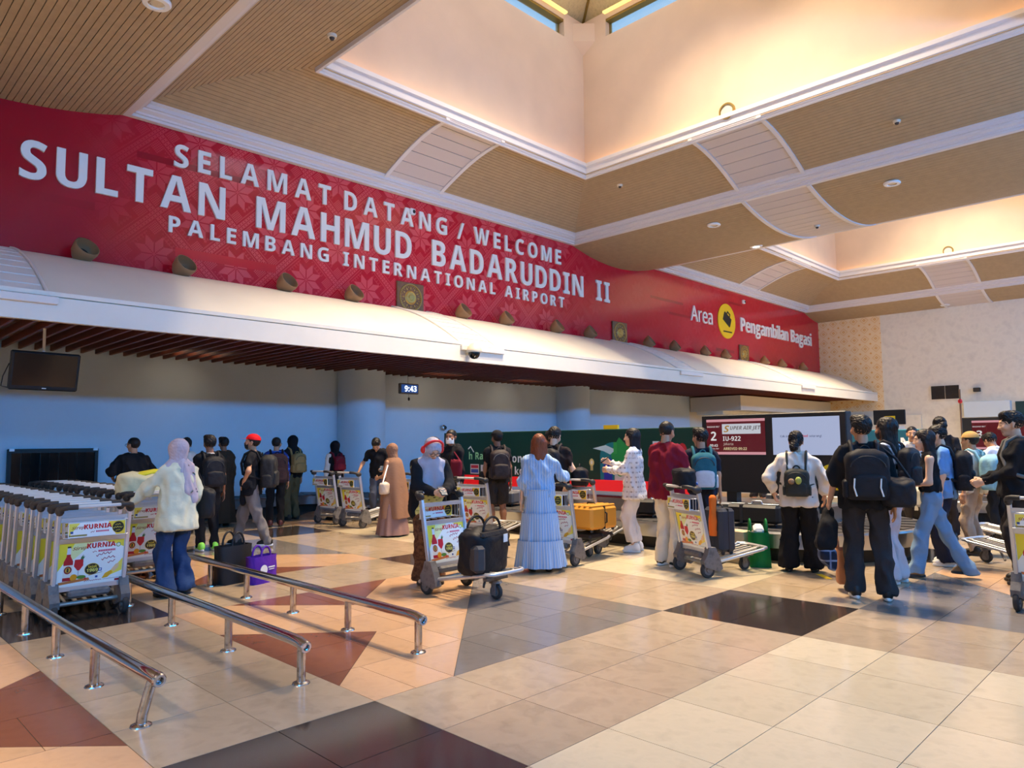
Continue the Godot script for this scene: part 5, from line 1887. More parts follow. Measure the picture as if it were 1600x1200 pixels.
func build_carousels() -> void:
	var path := [Vector3(3.7, 0, -16.15), Vector3(3.7, 0, -16.05)]
	path.append_array(arc(Vector3(4.35, 0, -16.2), Vector3(-0.65, 0, 0), Vector3(0, 0, 0.65), 0.1, PI * 0.5, 6))
	path.append_array(arc(Vector3(8.45, 0, -14.65), Vector3(0, 0, -0.9), Vector3(0.9, 0, 0), 0.0, PI * 0.5, 8))
	path.append_array(arc(Vector3(10.47, 0, -4.5), Vector3(-1.12, 0, 0), Vector3(0, 0, 1.12), 0.0, PI, 16))
	path.append_array([Vector3(11.59, 0, -12.5), Vector3(12.0, 0, -14.0), Vector3(12.0, 0, -16.15)])
	carousel("baggage_carousel", "long looping baggage belt with steel skirt and black plates in the middle of the hall", path, Vector3.ZERO)
	# island inside the loop with its adverts
	var isl := thing("carousel_island", "steel island with dark green advert board inside the belt loop", "advert board", Vector3(10.47, 0, 0))
	part("base", MB.new().bevel(Vector3(0, 0.31, -9.2), Vector3(1.0, 0.62, 10.4), 0.03), M.steel, isl)
	part("board", MB.new().bevel(Vector3(-0.38, 1.27, -8.9), Vector3(0.08, 0.97, 6.2), 0.01), M.board_green, isl)
	var bm := mat("board_print", Color.WHITE, 0.3)
	bm.albedo_texture = belt_board()
	var q := MB.new()
	q.quad(Vector3(-0.423, 0.80, -11.98), Vector3(-0.423, 0.80, -5.82), Vector3(-0.423, 1.74, -5.82), Vector3(-0.423, 1.74, -11.98), Vector3.LEFT)
	part("print", q, bm, isl, "dark green printed advert with bottle and flowers")
	part("red_band", MB.new().hexa([Vector3(-0.56, 0.70, -11.9), Vector3(-0.56, 0.70, -5.8), Vector3(-0.34, 0.70, -5.8), Vector3(-0.34, 0.70, -11.9), Vector3(-0.46, 0.88, -11.9), Vector3(-0.46, 0.88, -5.8), Vector3(-0.34, 0.88, -5.8), Vector3(-0.34, 0.88, -11.9)]), M.red_paint, isl)
	for z in [-11.0, -8.7, -6.9, -6.1]:
		part("prop", MB.new().lathe([Vector2(0.09, 0.62), Vector2(0.05, 0.66), Vector2(0.10, 0.72)], 12, Transform3D(Basis(), Vector3(-0.42, 0, z))), M.alu, isl)
	part("top_sign", MB.new().box(Vector3(-0.38, 1.79, -7.55), Vector3(0.05, 0.07, 0.3)), M.yellow_paint, isl)
	screen_block("display_stand", "black stand with two lit screens at the near end of the belt island", Vector3(10.0, 0, -4.67), 2.16, flight_screen("2"), notice_screen(), "2")
	# the next carousel, farther along the hall
	var p2 := [Vector3(15.1, 0, -16.15), Vector3(15.1, 0, -6.0)]
	p2.append_array(arc(Vector3(16.2, 0, -4.0), Vector3(-1.1, 0, 0), Vector3(0, 0, 1.1), 0.0, PI, 12))
	p2.append(Vector3(17.3, 0, -16.15))
	carousel("far_baggage_carousel", "farther baggage belt beyond the lit screens", p2, Vector3(0.6, 0, 0.0))
	var i2 := thing("teal_advert_board", "teal advert board with white letters on the farther belt island", "advert board", Vector3(16.2, 0, -5.75), -PI * 0.5)
	part("base", MB.new().box(Vector3(0, 0.35, -0.5), Vector3(3.6, 0.7, 0.9)), M.steel, i2)
	part("board", MB.new().bevel(Vector3(0, 1.3, -0.04), Vector3(2.9, 0.86, 0.08), 0.01), M.teal_board, i2)
	part("dark_half", MB.new().box(Vector3(0.72, 1.3, 0.002), Vector3(1.4, 0.82, 0.006)), mat("teal_dark", rgb(20, 84, 104), 0.45), i2)
	for l: Array in [["S", -0.75], ["N", 1.0]]:
		part("letter", text_plate(l[0], 0.22, 0.012), M.letter_white, i2).position = Vector3(l[1], 1.34, 0.0)
	screen_block("far_display_stand", "black stand with maroon screen numbered three on the farther belt", Vector3(15.6, 0, -2.35), 2.3, flight_screen("3"), notice_screen(), "3")
	# hanging sign and notices at the far end
	var hs := thing("hanging_sign", "small black sign with yellow plate above the crowd", "sign", Vector3(19.0, 0, -5.8), -PI * 0.5)
	part("board", MB.new().bevel(Vector3(0, 2.06, 0), Vector3(0.72, 0.36, 0.06), 0.01), M.black, hs)
	part("yellow_plate", MB.new().box(Vector3(0.02, 2.05, 0.034), Vector3(0.24, 0.08, 0.008)), M.yellow_paint, hs)
	part("paper", MB.new().box(Vector3(0.02, 1.74, 0.0), Vector3(0.62, 0.2, 0.01)), M.white_plastic, hs)
	part("post", MB.new().tube([Vector3(0.0, 0, -0.05), Vector3(0, 2.0, -0.05)], 0.03, 8), M.black, hs)
	var fp := thing("flag_pole", "thin wooden pole with a red knob by the end wall", "pole", Vector3(24.0, 0, -5.4))
	part("shaft", MB.new().tube([Vector3(0, 0, 0), Vector3(0, 2.95, 0)], 0.025, 8), M.bowl, fp)
	part("knob", MB.new().ball(Vector3(0, 2.6, 0), Vector3(0.06, 0.07, 0.06)), M.red_paint, fp)
	part("foot", MB.new().lathe([Vector2(0, 0.05), Vector2(0.18, 0.04), Vector2(0.2, 0.0)], 16), M.steel, fp)

# ------------------------------------------------------------------ luggage
func suitcase(label: String, at: Vector3, turn: Vector3, size: Vector3, m: Material, trim: Material, ridges := 5, group := "") -> Node3D:
	# size: width, height, depth, standing upright
	var o := thing("suitcase", label, "suitcase", at, 0.0, group)
	o.rotation = turn
	var h := size * 0.5
	part("shell", MB.new().bevel(Vector3(0, h.y, 0), size, 0.035), m, o)
	for i in ridges:
		var x := lerpf(-h.x * 0.72, h.x * 0.72, i / float(maxi(ridges - 1, 1)))
		part("ridge", MB.new().bevel(Vector3(x, h.y, 0), Vector3(size.x * 0.07, size.y * 0.9, size.z + 0.014), 0.008), m, o)
	part("zip_seam", MB.new().bevel(Vector3(0, h.y, 0), Vector3(size.x + 0.008, size.y + 0.008, 0.018), 0.006), trim, o)
	part("handle", MB.new().tube([Vector3(-0.07, size.y, 0), Vector3(-0.06, size.y + 0.035, 0), Vector3(0.06, size.y + 0.035, 0), Vector3(0.07, size.y, 0)], 0.011, 6), trim, o)
	part("side_handle", MB.new().tube([Vector3(h.x, h.y - 0.07, 0), Vector3(h.x + 0.03, h.y - 0.06, 0), Vector3(h.x + 0.03, h.y + 0.06, 0), Vector3(h.x, h.y + 0.07, 0)], 0.01, 6), trim, o)
	for s in [-1.0, 1.0]:
		for z in [-1.0, 1.0]:
			part("wheel", MB.new().ball(Vector3(s * (h.x - 0.05), -0.012, z * (h.z - 0.05)), Vector3(0.02, 0.028, 0.028), 8), M.rubber, o)
	return o

func soft_box(size: Vector3, sag: float, n := 28, power := 3.2, rows_n := 12) -> MB:
	# a stuffed cloth block standing on y = 0
	var rows := []
	for i in rows_n + 1:
		var t := i / float(rows_n)
		var k := 1.0
		if t < 0.12:
			k = lerpf(0.86, 1.0, sqrt(t / 0.12))
		elif t > 0.8:
			k = sqrt(maxf(0.0, 1.0 - pow((t - 0.8) / 0.205, 2.0))) * 0.75 + 0.25
		var row := PackedVector3Array()
		for j in n:
			var a := TAU * j / n
			var ca := cos(a)
			var sa := sin(a)
			var r := pow(pow(absf(ca), power) + pow(absf(sa), power), -1.0 / power)
			var w := 1.0 + 0.03 * sin(a * 5.0 + t * 7.0) + 0.02 * sin(a * 9.0 - t * 11.0)
			var p := Vector3(ca * r * size.x * 0.5 * k * w, t * size.y, sa * r * size.z * 0.5 * k * w)
			p.y -= sag * t * (1.0 - absf(ca)) 
			row.append(p)
		rows.append(row)
	return MB.new().grid(rows, true, true, true)

func carrier_bag(called: String, label: String, at: Vector3, turn: float, size: Vector3, m: Material, cat := "bag") -> Node3D:
	var o := thing(called, label, cat, at, turn)
	var h := size * 0.5
	var b := MB.new()
	var rows := []
	for i in 7:
		var t := i / 6.0
		var row := PackedVector3Array()
		for p: Array in [[-1, -1], [0, -1.15], [1, -1], [1.04, 0], [1, 1], [0, 1.15], [-1, 1], [-1.04, 0]]:
			var k := lerpf(1.0, 0.82, t)
			row.append(Vector3(p[0] * h.x * lerpf(1.0, 1.05, t) + 0.006 * sin(i * 2.0 + p[1]), t * size.y, p[1] * h.z * k))
		rows.append(row)
	b.grid(rows, true, true, false)
	part("body", b, m, o)
	for s in [-1.0, 1.0]:
		var pts := arc(Vector3(0, size.y, s * h.z * 0.8), Vector3(h.x * 0.45, 0, 0), Vector3(0, size.y * 0.34, 0), 0, PI, 8)
		part("handle", MB.new().tube(pts, 0.012, 6), m, o)
	return o

func build_luggage() -> void:
	# duffel on the headphone woman's trolley
	var black := cloth("nylon_black", rgb(30, 30, 33), 0.55)
	var d := thing("duffel_bag", "black nylon duffel bag with white label on a trolley platform", "bag", Vector3(5.04, 0.25, -5.40), 0.25)
	part("body", soft_box(Vector3(0.62, 0.46, 0.34), 0.05), black, d)
	part("flap", MB.new().bevel(Vector3(0, 0.40, 0.03), Vector3(0.50, 0.06, 0.26), 0.028, Basis(Vector3.RIGHT, 0.2)), black, d)
	part("side_pocket", MB.new().bevel(Vector3(-0.27, 0.17, 0.10), Vector3(0.12, 0.26, 0.16), 0.03, Basis(Vector3.UP, -0.5)), cloth("nylon_grey", rgb(70, 70, 72), 0.6), d)
	part("label", MB.new().box(Vector3(0.14, 0.33, 0.176), Vector3(0.075, 0.08, 0.006)), M.white_plastic, d)
	for z in [-0.09, 0.10]:
		part("handle", MB.new().tube(arc(Vector3(0, 0.42, z), Vector3(0.16, 0, 0), Vector3(0, 0.13, 0), 0, PI, 10), 0.013, 6), black, d)
	part("strap", MB.new().tube([Vector3(0.3, 0.40, 0.0), Vector3(0.35, 0.33, 0.06), Vector3(0.34, 0.22, 0.10)], 0.012, 6), black, d)
	# yellow ridged case lying on the next trolley
	var yc := suitcase("yellow ridged hard case lying on the trolley beside the striped dress", Vector3(7.76, 0.385, -6.17), Vector3(0, -PI * 0.5, 0), Vector3(0.46, 0.30, 0.56), mat("case_yellow", rgb(206, 142, 46), 0.45), M.black, 0)
	for i in 5:
		part("top_ridge", MB.new().bevel(Vector3(-0.18 + i * 0.09, 0.305, 0), Vector3(0.05, 0.03, 0.52), 0.012), M.case_yellow, yc)
	part("luggage_tag", MB.new().box(Vector3(-0.24, 0.08, 0.2), Vector3(0.004, 0.16, 0.07)), M.white_plastic, yc)
	suitcase("black suitcase under the yellow ridged case on a trolley", Vector3(7.72, 0.25, -6.17), Vector3(0, PI * 0.5, 0), Vector3(0.44, 0.075, 0.54), M.black, M.grip, 0)
	# upright dark case and orange sleeve on the maroon man's trolley
	suitcase("upright dark blue suitcase on the trolley of the man in maroon", Vector3(7.87, 0.25, -4.33), Vector3(0, atan2(0.86, 0.42), 0.0), Vector3(0.36, 0.50, 0.21), mat("case_navy", rgb(40, 46, 58), 0.5), M.black, 3)
	var og := thing("orange_jacket", "orange sleeve hanging over the trolley beside the maroon shirt", "jacket", Vector3(7.75, 0.50, -4.34), 0.4)
	part("sleeve", field([pr(Vector3(0, 0, 0), Vector3(-0.03, 0.36, 0), 0.055, 0.045)], 0.018, 0.03, 0.012), cloth("orange", rgb(232, 112, 40)), og)
	part("cuff", MB.new().lathe([Vector2(0.05, -0.07), Vector2(0.056, -0.02), Vector2(0.05, 0.0)], 14), cloth("orange", rgb(232, 112, 40)), og)
	var gb := carrier_bag("green_bag", "green woven shopping bag on the floor beside the belt", Vector3(8.58, 0, -4.20), 0.6, Vector3(0.36, 0.42, 0.24), cloth("green_bag", rgb(22, 118, 58), 0.5))
	part("white_parcel", MB.new().bevel(Vector3(-0.03, 0.43, 0), Vector3(0.17, 0.12, 0.12), 0.03, Basis(Vector3.BACK, 0.4)), M.white_plastic, gb)
	var cb := thing("carton_box", "brown cardboard carton standing against the belt behind the green bag", "box", Vector3(8.64, 0.0, -4.58), 1.4)
	part("carton", MB.new().bevel(Vector3(0, 0.2, 0), Vector3(0.5, 0.4, 0.2), 0.006), mat("card", rgb(204, 184, 146), 0.8), cb)
	part("tape", MB.new().box(Vector3(0, 0.401, 0), Vector3(0.5, 0.004, 0.05)), M.cream_plastic, cb)
	var pb := carrier_bag("purple_bag", "purple cloth bag with white print on the floor by the chrome rail", Vector3(3.88, 0, -7.84), 0.35, Vector3(0.32, 0.30, 0.16), cloth("purple", rgb(92, 44, 160), 0.7))
	var lg := MB.new()
	lg.lathe([Vector2(0.0, 0.004), Vector2(0.055, 0.004)], 18, Transform3D(Basis(Vector3.RIGHT, PI * 0.5), Vector3(-0.05, 0.15, 0.086)))
	lg.box(Vector3(0.07, 0.17, 0.088), Vector3(0.1, 0.014, 0.004))
	lg.box(Vector3(0.07, 0.145, 0.088), Vector3(0.08, 0.008, 0.004))
	part("print", lg, M.white_plastic, pb, "white round emblem")
	carrier_bag("black_bag", "tall black paper bag beside the purple bag", Vector3(3.66, 0, -8.08), 0.25, Vector3(0.36, 0.42, 0.2), mat("bag_black", rgb(24, 23, 26), 0.6))
	# cream bag on the handle of the second row
	var cr := thing("cream_bag", "cream cloth bag with yellow top resting on trolley handles", "bag", Vector3(2.95, 0.96, -8.95), 0.1)
	part("body", soft_box(Vector3(0.52, 0.30, 0.34), 0.05), cloth("cream_cloth", rgb(226, 214, 168)), cr)
	part("yellow_cloth", MB.new().bevel(Vector3(0.05, 0.27, 0), Vector3(0.3, 0.05, 0.2), 0.02, Basis(Vector3.BACK, 0.15)), cloth("yellow_cloth", rgb(232, 216, 60)), cr)
	# bags on the belt
	var y := 0.445
	var belt := [
		[Vector3(9.3, y, -4.55), 0.1, Vector3(0.70, 0.24, 0.44), M.black, "black hard case with white handle riding the belt by the screens"],
		[Vector3(9.35, y, -6.35), 0.3, Vector3(0.40, 0.22, 0.5), M.bag_black, "black suitcase riding the belt beside the white patterned shirt"],
		[Vector3(9.35, y, -8.3), -0.2, Vector3(0.46, 0.26, 0.6), mat("case_rose", rgb(196, 150, 130), 0.4), "rose coloured case riding the belt behind the striped dress"],
		[Vector3(9.4, y, -9.4), 0.4, Vector3(0.44, 0.22, 0.6), mat("case_grey", rgb(90, 92, 98), 0.5), "grey case riding the belt behind the man in shorts"],
		[Vector3(9.4, y, -5.45), 0.1, Vector3(0.36, 0.2, 0.5), mat("case_teal", rgb(46, 90, 100), 0.5), "dark teal case riding the belt below the flight screen"],
		[Vector3(11.6, y, -5.2), 0.1, Vector3(0.42, 0.24, 0.6), M.case_grey, "grey case on the far side of the belt loop"],
		[Vector3(11.55, y, -7.4), 0.3, Vector3(0.42, 0.24, 0.6), M.case_navy, "navy case on the far side of the belt loop"]]
	for s: Array in belt:
		var o := suitcase(s[4], s[0], Vector3(0, s[1] + PI * 0.5, 0), s[2], s[3], M.alu, 0, "cases on the belt")
		part("strap", MB.new().bevel(Vector3(s[2].x * 0.2, s[2].y * 0.5, 0), Vector3(0.04, s[2].y + 0.01, s[2].z + 0.01), 0.004), M.grip, o)
	var gg := thing("bright_green_bag", "bright green plastic bag in the basket of a trolley by the right edge", "bag", Vector3(9.55, 0.86, -0.95), 0.3)
	part("body", soft_box(Vector3(0.34, 0.24, 0.22), 0.02), mat("plastic_green", rgb(120, 214, 40), 0.4), gg)
	part("knot", MB.new().ball(Vector3(0, 0.25, 0), Vector3(0.05, 0.04, 0.04), 8), M.plastic_green, gg)
	for p: Array in [[8.35, -3.32], [7.95, -6.9]]:
		single("floor_sticker", MB.new().bevel(Vector3(0, 0.0015, 0), Vector3(0.30, 0.003, 0.07), 0.001), M.yellow_paint, "yellow warning sticker on the floor tiles by the belt", "sticker", "yellow floor stickers", Vector3(p[0], 0, p[1]), 0.75)

# ------------------------------------------------------------------ people
var HEAD: MB
var HANDS := []
var HAIR := {}
var SHOE: ArrayMesh
var SOLE: ArrayMesh

func build_body_kit() -> void:
	# head: origin at its centre, face towards +z
	var p := [pr(Vector3(0, 0.028, -0.022), Vector3(0, 0.028, 0.005), 0.088, 0.086, Vector3.RIGHT, 1.16),
		pr(Vector3(0, -0.02, 0.025), Vector3(0, -0.078, 0.045), 0.064, 0.036),
		pr(Vector3(-0.036, -0.018, 0.055), Vector3(0.036, -0.018, 0.055), 0.032, 0.032),
		pr(Vector3(-0.03, 0.034, 0.074), Vector3(0.03, 0.034, 0.074), 0.015, 0.015),
		pr(Vector3(0, 0.018, 0.090), Vector3(0, -0.022, 0.106), 0.008, 0.0125),
		pr(Vector3(-0.012, -0.026, 0.096), Vector3(0.012, -0.026, 0.096), 0.008, 0.008),
		pr(Vector3(-0.017, -0.052, 0.083), Vector3(0.017, -0.052, 0.083), 0.008, 0.008),
		pr(Vector3(-0.013, -0.062, 0.081), Vector3(0.013, -0.062, 0.081), 0.008, 0.008),
		pr(Vector3(0, -0.085, 0.066), Vector3(0, -0.09, 0.06), 0.02, 0.02)]
	for s in [-1.0, 1.0]:
		p.append(pr(Vector3(s * 0.079, 0.012, -0.012), Vector3(s * 0.077, -0.03, -0.004), 0.015, 0.010, Vector3.RIGHT, 1.6))
	for s in [-1.0, 1.0]:
		p.append(pr(Vector3(s * 0.031, 0.010, 0.101), Vector3(s * 0.033, 0.010, 0.101), 0.013, 0.013, Vector3.RIGHT, 1.0, -1.0))
	HEAD = field(p, 0.0075, 0.014)
	HEAD.tinted = true
	for i in HEAD.v.size():
		var q := HEAD.v[i]
		if q.z > 0.08 and q.y < -0.044 and q.y > -0.072 and absf(q.x) < 0.024:
			HEAD.c[i] = Color(0.78, 0.52, 0.5)
	for s in [-1.0, 1.0]:
		HEAD.color(Color(1.5, 1.6, 1.7)).ball(Vector3(s * 0.031, 0.009, 0.082), Vector3(0.0125, 0.009, 0.011), 10)
		HEAD.color(Color(0.06, 0.05, 0.05)).ball(Vector3(s * 0.031, 0.009, 0.0905), Vector3(0.0055, 0.0055, 0.003), 8)
		HEAD.color(Color(0.1, 0.08, 0.07)).tube([Vector3(s * 0.016, 0.029, 0.091), Vector3(s * 0.032, 0.034, 0.088), Vector3(s * 0.047, 0.027, 0.076)], 0.0035, 5)
	HEAD.color(Color.WHITE)
	# left hands: fingers along -y, palm towards -x, index side +z
	for kind in 3:
		var h := [pr(Vector3(0, 0.015, 0), Vector3(0, -0.02, 0), 0.024, 0.03, Vector3.RIGHT, 1.2), pr(Vector3(0, -0.02, -0.008), Vector3(0, -0.078, -0.012), 0.03, 0.026, Vector3.RIGHT, 2.0), pr(Vector3(0, -0.02, 0.01), Vector3(0, -0.078, 0.016), 0.03, 0.026, Vector3.RIGHT, 2.0)]
		var curl: float = [0.28, 1.15, 0.62][kind]
		for f in 4:
			var z := 0.031 - f * 0.0205
			var ln: float = [0.072, 0.080, 0.074, 0.058][f]
			var a := Vector3(0, -0.082 + absf(f - 1.3) * 0.004, z)
			var t := curl * 0.6
			var rr := 0.0092 if f < 3 else 0.008
			for g in 3:
				var l: float = ln * [0.45, 0.32, 0.25][g]
				var e := a + Vector3(-sin(t), -cos(t), 0) * l
				h.append(pr(a, e, rr, rr * 0.92))
				a = e
				t += curl
				rr *= 0.92
		var th: Array = [[Vector3(-0.004, -0.025, 0.03), Vector3(-0.016, -0.055, 0.052), Vector3(-0.024, -0.085, 0.056)], [Vector3(-0.006, -0.025, 0.03), Vector3(-0.03, -0.05, 0.046), Vector3(-0.052, -0.066, 0.03)], [Vector3(-0.005, -0.025, 0.03), Vector3(-0.026, -0.055, 0.052), Vector3(-0.04, -0.084, 0.042)]][kind]
		h.append(pr(th[0], th[1], 0.014, 0.011))
		h.append(pr(th[1], th[2], 0.011, 0.009))
		HANDS.append(field(h, 0.0065, 0.008))
	# hair, in the frame of the head
	var cap := [pr(Vector3(0, 0.042, -0.026), Vector3(0, 0.046, -0.006), 0.098, 0.094, Vector3.RIGHT, 1.14)]
	var face := [pr(Vector3(0, -0.075, 0.115), Vector3(0, -0.01, 0.122), 0.075, 0.068, Vector3.RIGHT, 0.86, -1.0), pr(Vector3(-0.06, -0.11, 0.02), Vector3(0.06, -0.11, 0.02), 0.075, 0.075, Vector3.RIGHT, 1.0, -1.0)]
	var open := [face[0]]
	HAIR["short"] = field(cap + [pr(Vector3(-0.03, 0.10, 0.05), Vector3(0.04, 0.105, 0.04), 0.034, 0.034)] + face, 0.009, 0.03, 0.010, Vector3(60, 60, 60))
	HAIR["crop"] = field([pr(Vector3(0, 0.038, -0.026), Vector3(0, 0.042, -0.006), 0.095, 0.091, Vector3.RIGHT, 1.15)] + face, 0.009, 0.03, 0.004, Vector3(60, 60, 60))
	HAIR["bob"] = field(cap + [pr(Vector3(0, 0.0, -0.062), Vector3(0, -0.155, -0.062), 0.07, 0.072, Vector3.BACK, 1.3), pr(Vector3(0.068, 0.02, -0.02), Vector3(0.074, -0.145, -0.02), 0.036, 0.034), pr(Vector3(-0.068, 0.02, -0.02), Vector3(-0.074, -0.145, -0.02), 0.036, 0.034)] + open, 0.010, 0.03, 0.006, Vector3(60, 8, 60))
	HAIR["long"] = field(cap + [pr(Vector3(0, 0.0, -0.062), Vector3(0, -0.40, -0.085), 0.07, 0.075, Vector3.BACK, 1.7), pr(Vector3(0.066, 0.02, -0.02), Vector3(0.085, -0.33, -0.03), 0.036, 0.034), pr(Vector3(-0.066, 0.02, -0.02), Vector3(-0.085, -0.30, -0.03), 0.036, 0.03)] + open, 0.011, 0.03, 0.008, Vector3(60, 8, 60))
	HAIR["bun"] = field(cap + [pr(Vector3(0, 0.105, -0.085), Vector3(0.01, 0.115, -0.10), 0.046, 0.044)] + face, 0.009, 0.02, 0.010, Vector3(60, 60, 60))
	HAIR["tied"] = field(cap + [pr(Vector3(0, 0.0, -0.10), Vector3(0.02, -0.06, -0.125), 0.045, 0.05), pr(Vector3(0.03, -0.06, -0.11), Vector3(0.05, -0.10, -0.11), 0.03, 0.015)] + face, 0.009, 0.02, 0.016, Vector3(80, 80, 80))
	HAIR["veil"] = field([pr(Vector3(0, 0.036, -0.022), Vector3(0, 0.03, 0.006), 0.108, 0.103, Vector3.RIGHT, 1.1), pr(Vector3(0, -0.04, -0.01), Vector3(0, -0.16, -0.012), 0.09, 0.088), pr(Vector3(0, -0.10, 0.05), Vector3(0, -0.17, 0.04), 0.05, 0.07), pr(Vector3(0, -0.035, 0.125), Vector3(0, 0.012, 0.128), 0.062, 0.058, Vector3.RIGHT, 0.95, -1.0)], 0.010, 0.03, 0.005, Vector3(30, 30, 30))
	# shoes: ankle at the origin's height 0.09, toes to +z
	SHOE = field([pr(Vector3(0, 0.05, -0.045), Vector3(0, 0.04, 0.11), 0.043, 0.036, Vector3.RIGHT, 1.12), pr(Vector3(0, 0.09, -0.035), Vector3(0, 0.06, -0.03), 0.044, 0.045), pr(Vector3(0, 0.085, -0.01), Vector3(0, 0.05, 0.08), 0.036, 0.034)], 0.011, 0.03).mesh()
	var rows := []
	for y: float in [0.0, 0.006, 0.026, 0.032]:
		var row := PackedVector3Array()
		for j in 24:
			var a := TAU * j / 24.0
			var k := 1.0 if y > 0.003 and y < 0.03 else 0.93
			row.append(Vector3(cos(a) * 0.046 * k * (1.0 + 0.1 * sin(a)), y, 0.032 + sin(a) * 0.128 * k))
		rows.append(row)
	SOLE = MB.new().grid(rows, true, true, true).mesh()

func bend(a: Vector3, b: Vector3, l1: float, l2: float, pole: Vector3) -> Array:
	var d := b - a
	var len := clampf(d.length(), 0.05, (l1 + l2) * 0.998)
	var u := d.normalized()
	b = a + u * len
	var x := (l1 * l1 - l2 * l2 + len * len) / (2.0 * len)
	var y := sqrt(maxf(0.0, l1 * l1 - x * x))
	var w := (pole - u * pole.dot(u)).normalized()
	return [a + u * x + w * y, b]

func skin_mat(c: Color) -> StandardMaterial3D:
	var m := mat("skin_" + c.to_html(false), c, 0.55, 0.0, 0.4)
	m.vertex_color_use_as_albedo = true
	return m

func hair_mat(c: Color) -> StandardMaterial3D:
	return cloth_normal(mat("hair_" + c.to_html(false), c, 0.5, 0.0, 0.4), 6.0, 0.8)

# rings from top to bottom with folds that deepen downwards
func gown(y0: float, y1: float, r0: Vector2, r1: Vector2, folds: int, amp: float, c0 := Vector2.ZERO, c1 := Vector2.ZERO, swell := 1.0, us := 6.0, vs := 6.0, phase := 0.0) -> MB:
	var rows := []
	var n := 22
	for i in n + 1:
		var t := i / float(n)
		var k := pow(t, swell)
		var row := PackedVector3Array()
		for j in 64:
			var a := TAU * j / 64.0
			var f := 1.0 + amp * t * sin(a * folds + phase + 0.8 * sin(a * 2.0)) + amp * 0.5 * t * sin(a * (folds * 2 - 3) + 2.0)
			row.append(Vector3(lerpf(c0.x, c1.x, t) + cos(a) * lerpf(r0.x, r1.x, k) * f, lerpf(y0, y1, t), lerpf(c0.y, c1.y, t) + sin(a) * lerpf(r0.y, r1.y, k) * f))
		rows.append(row)
	return MB.new().grid(rows, true, false, false, Vector3.ZERO, us, vs)

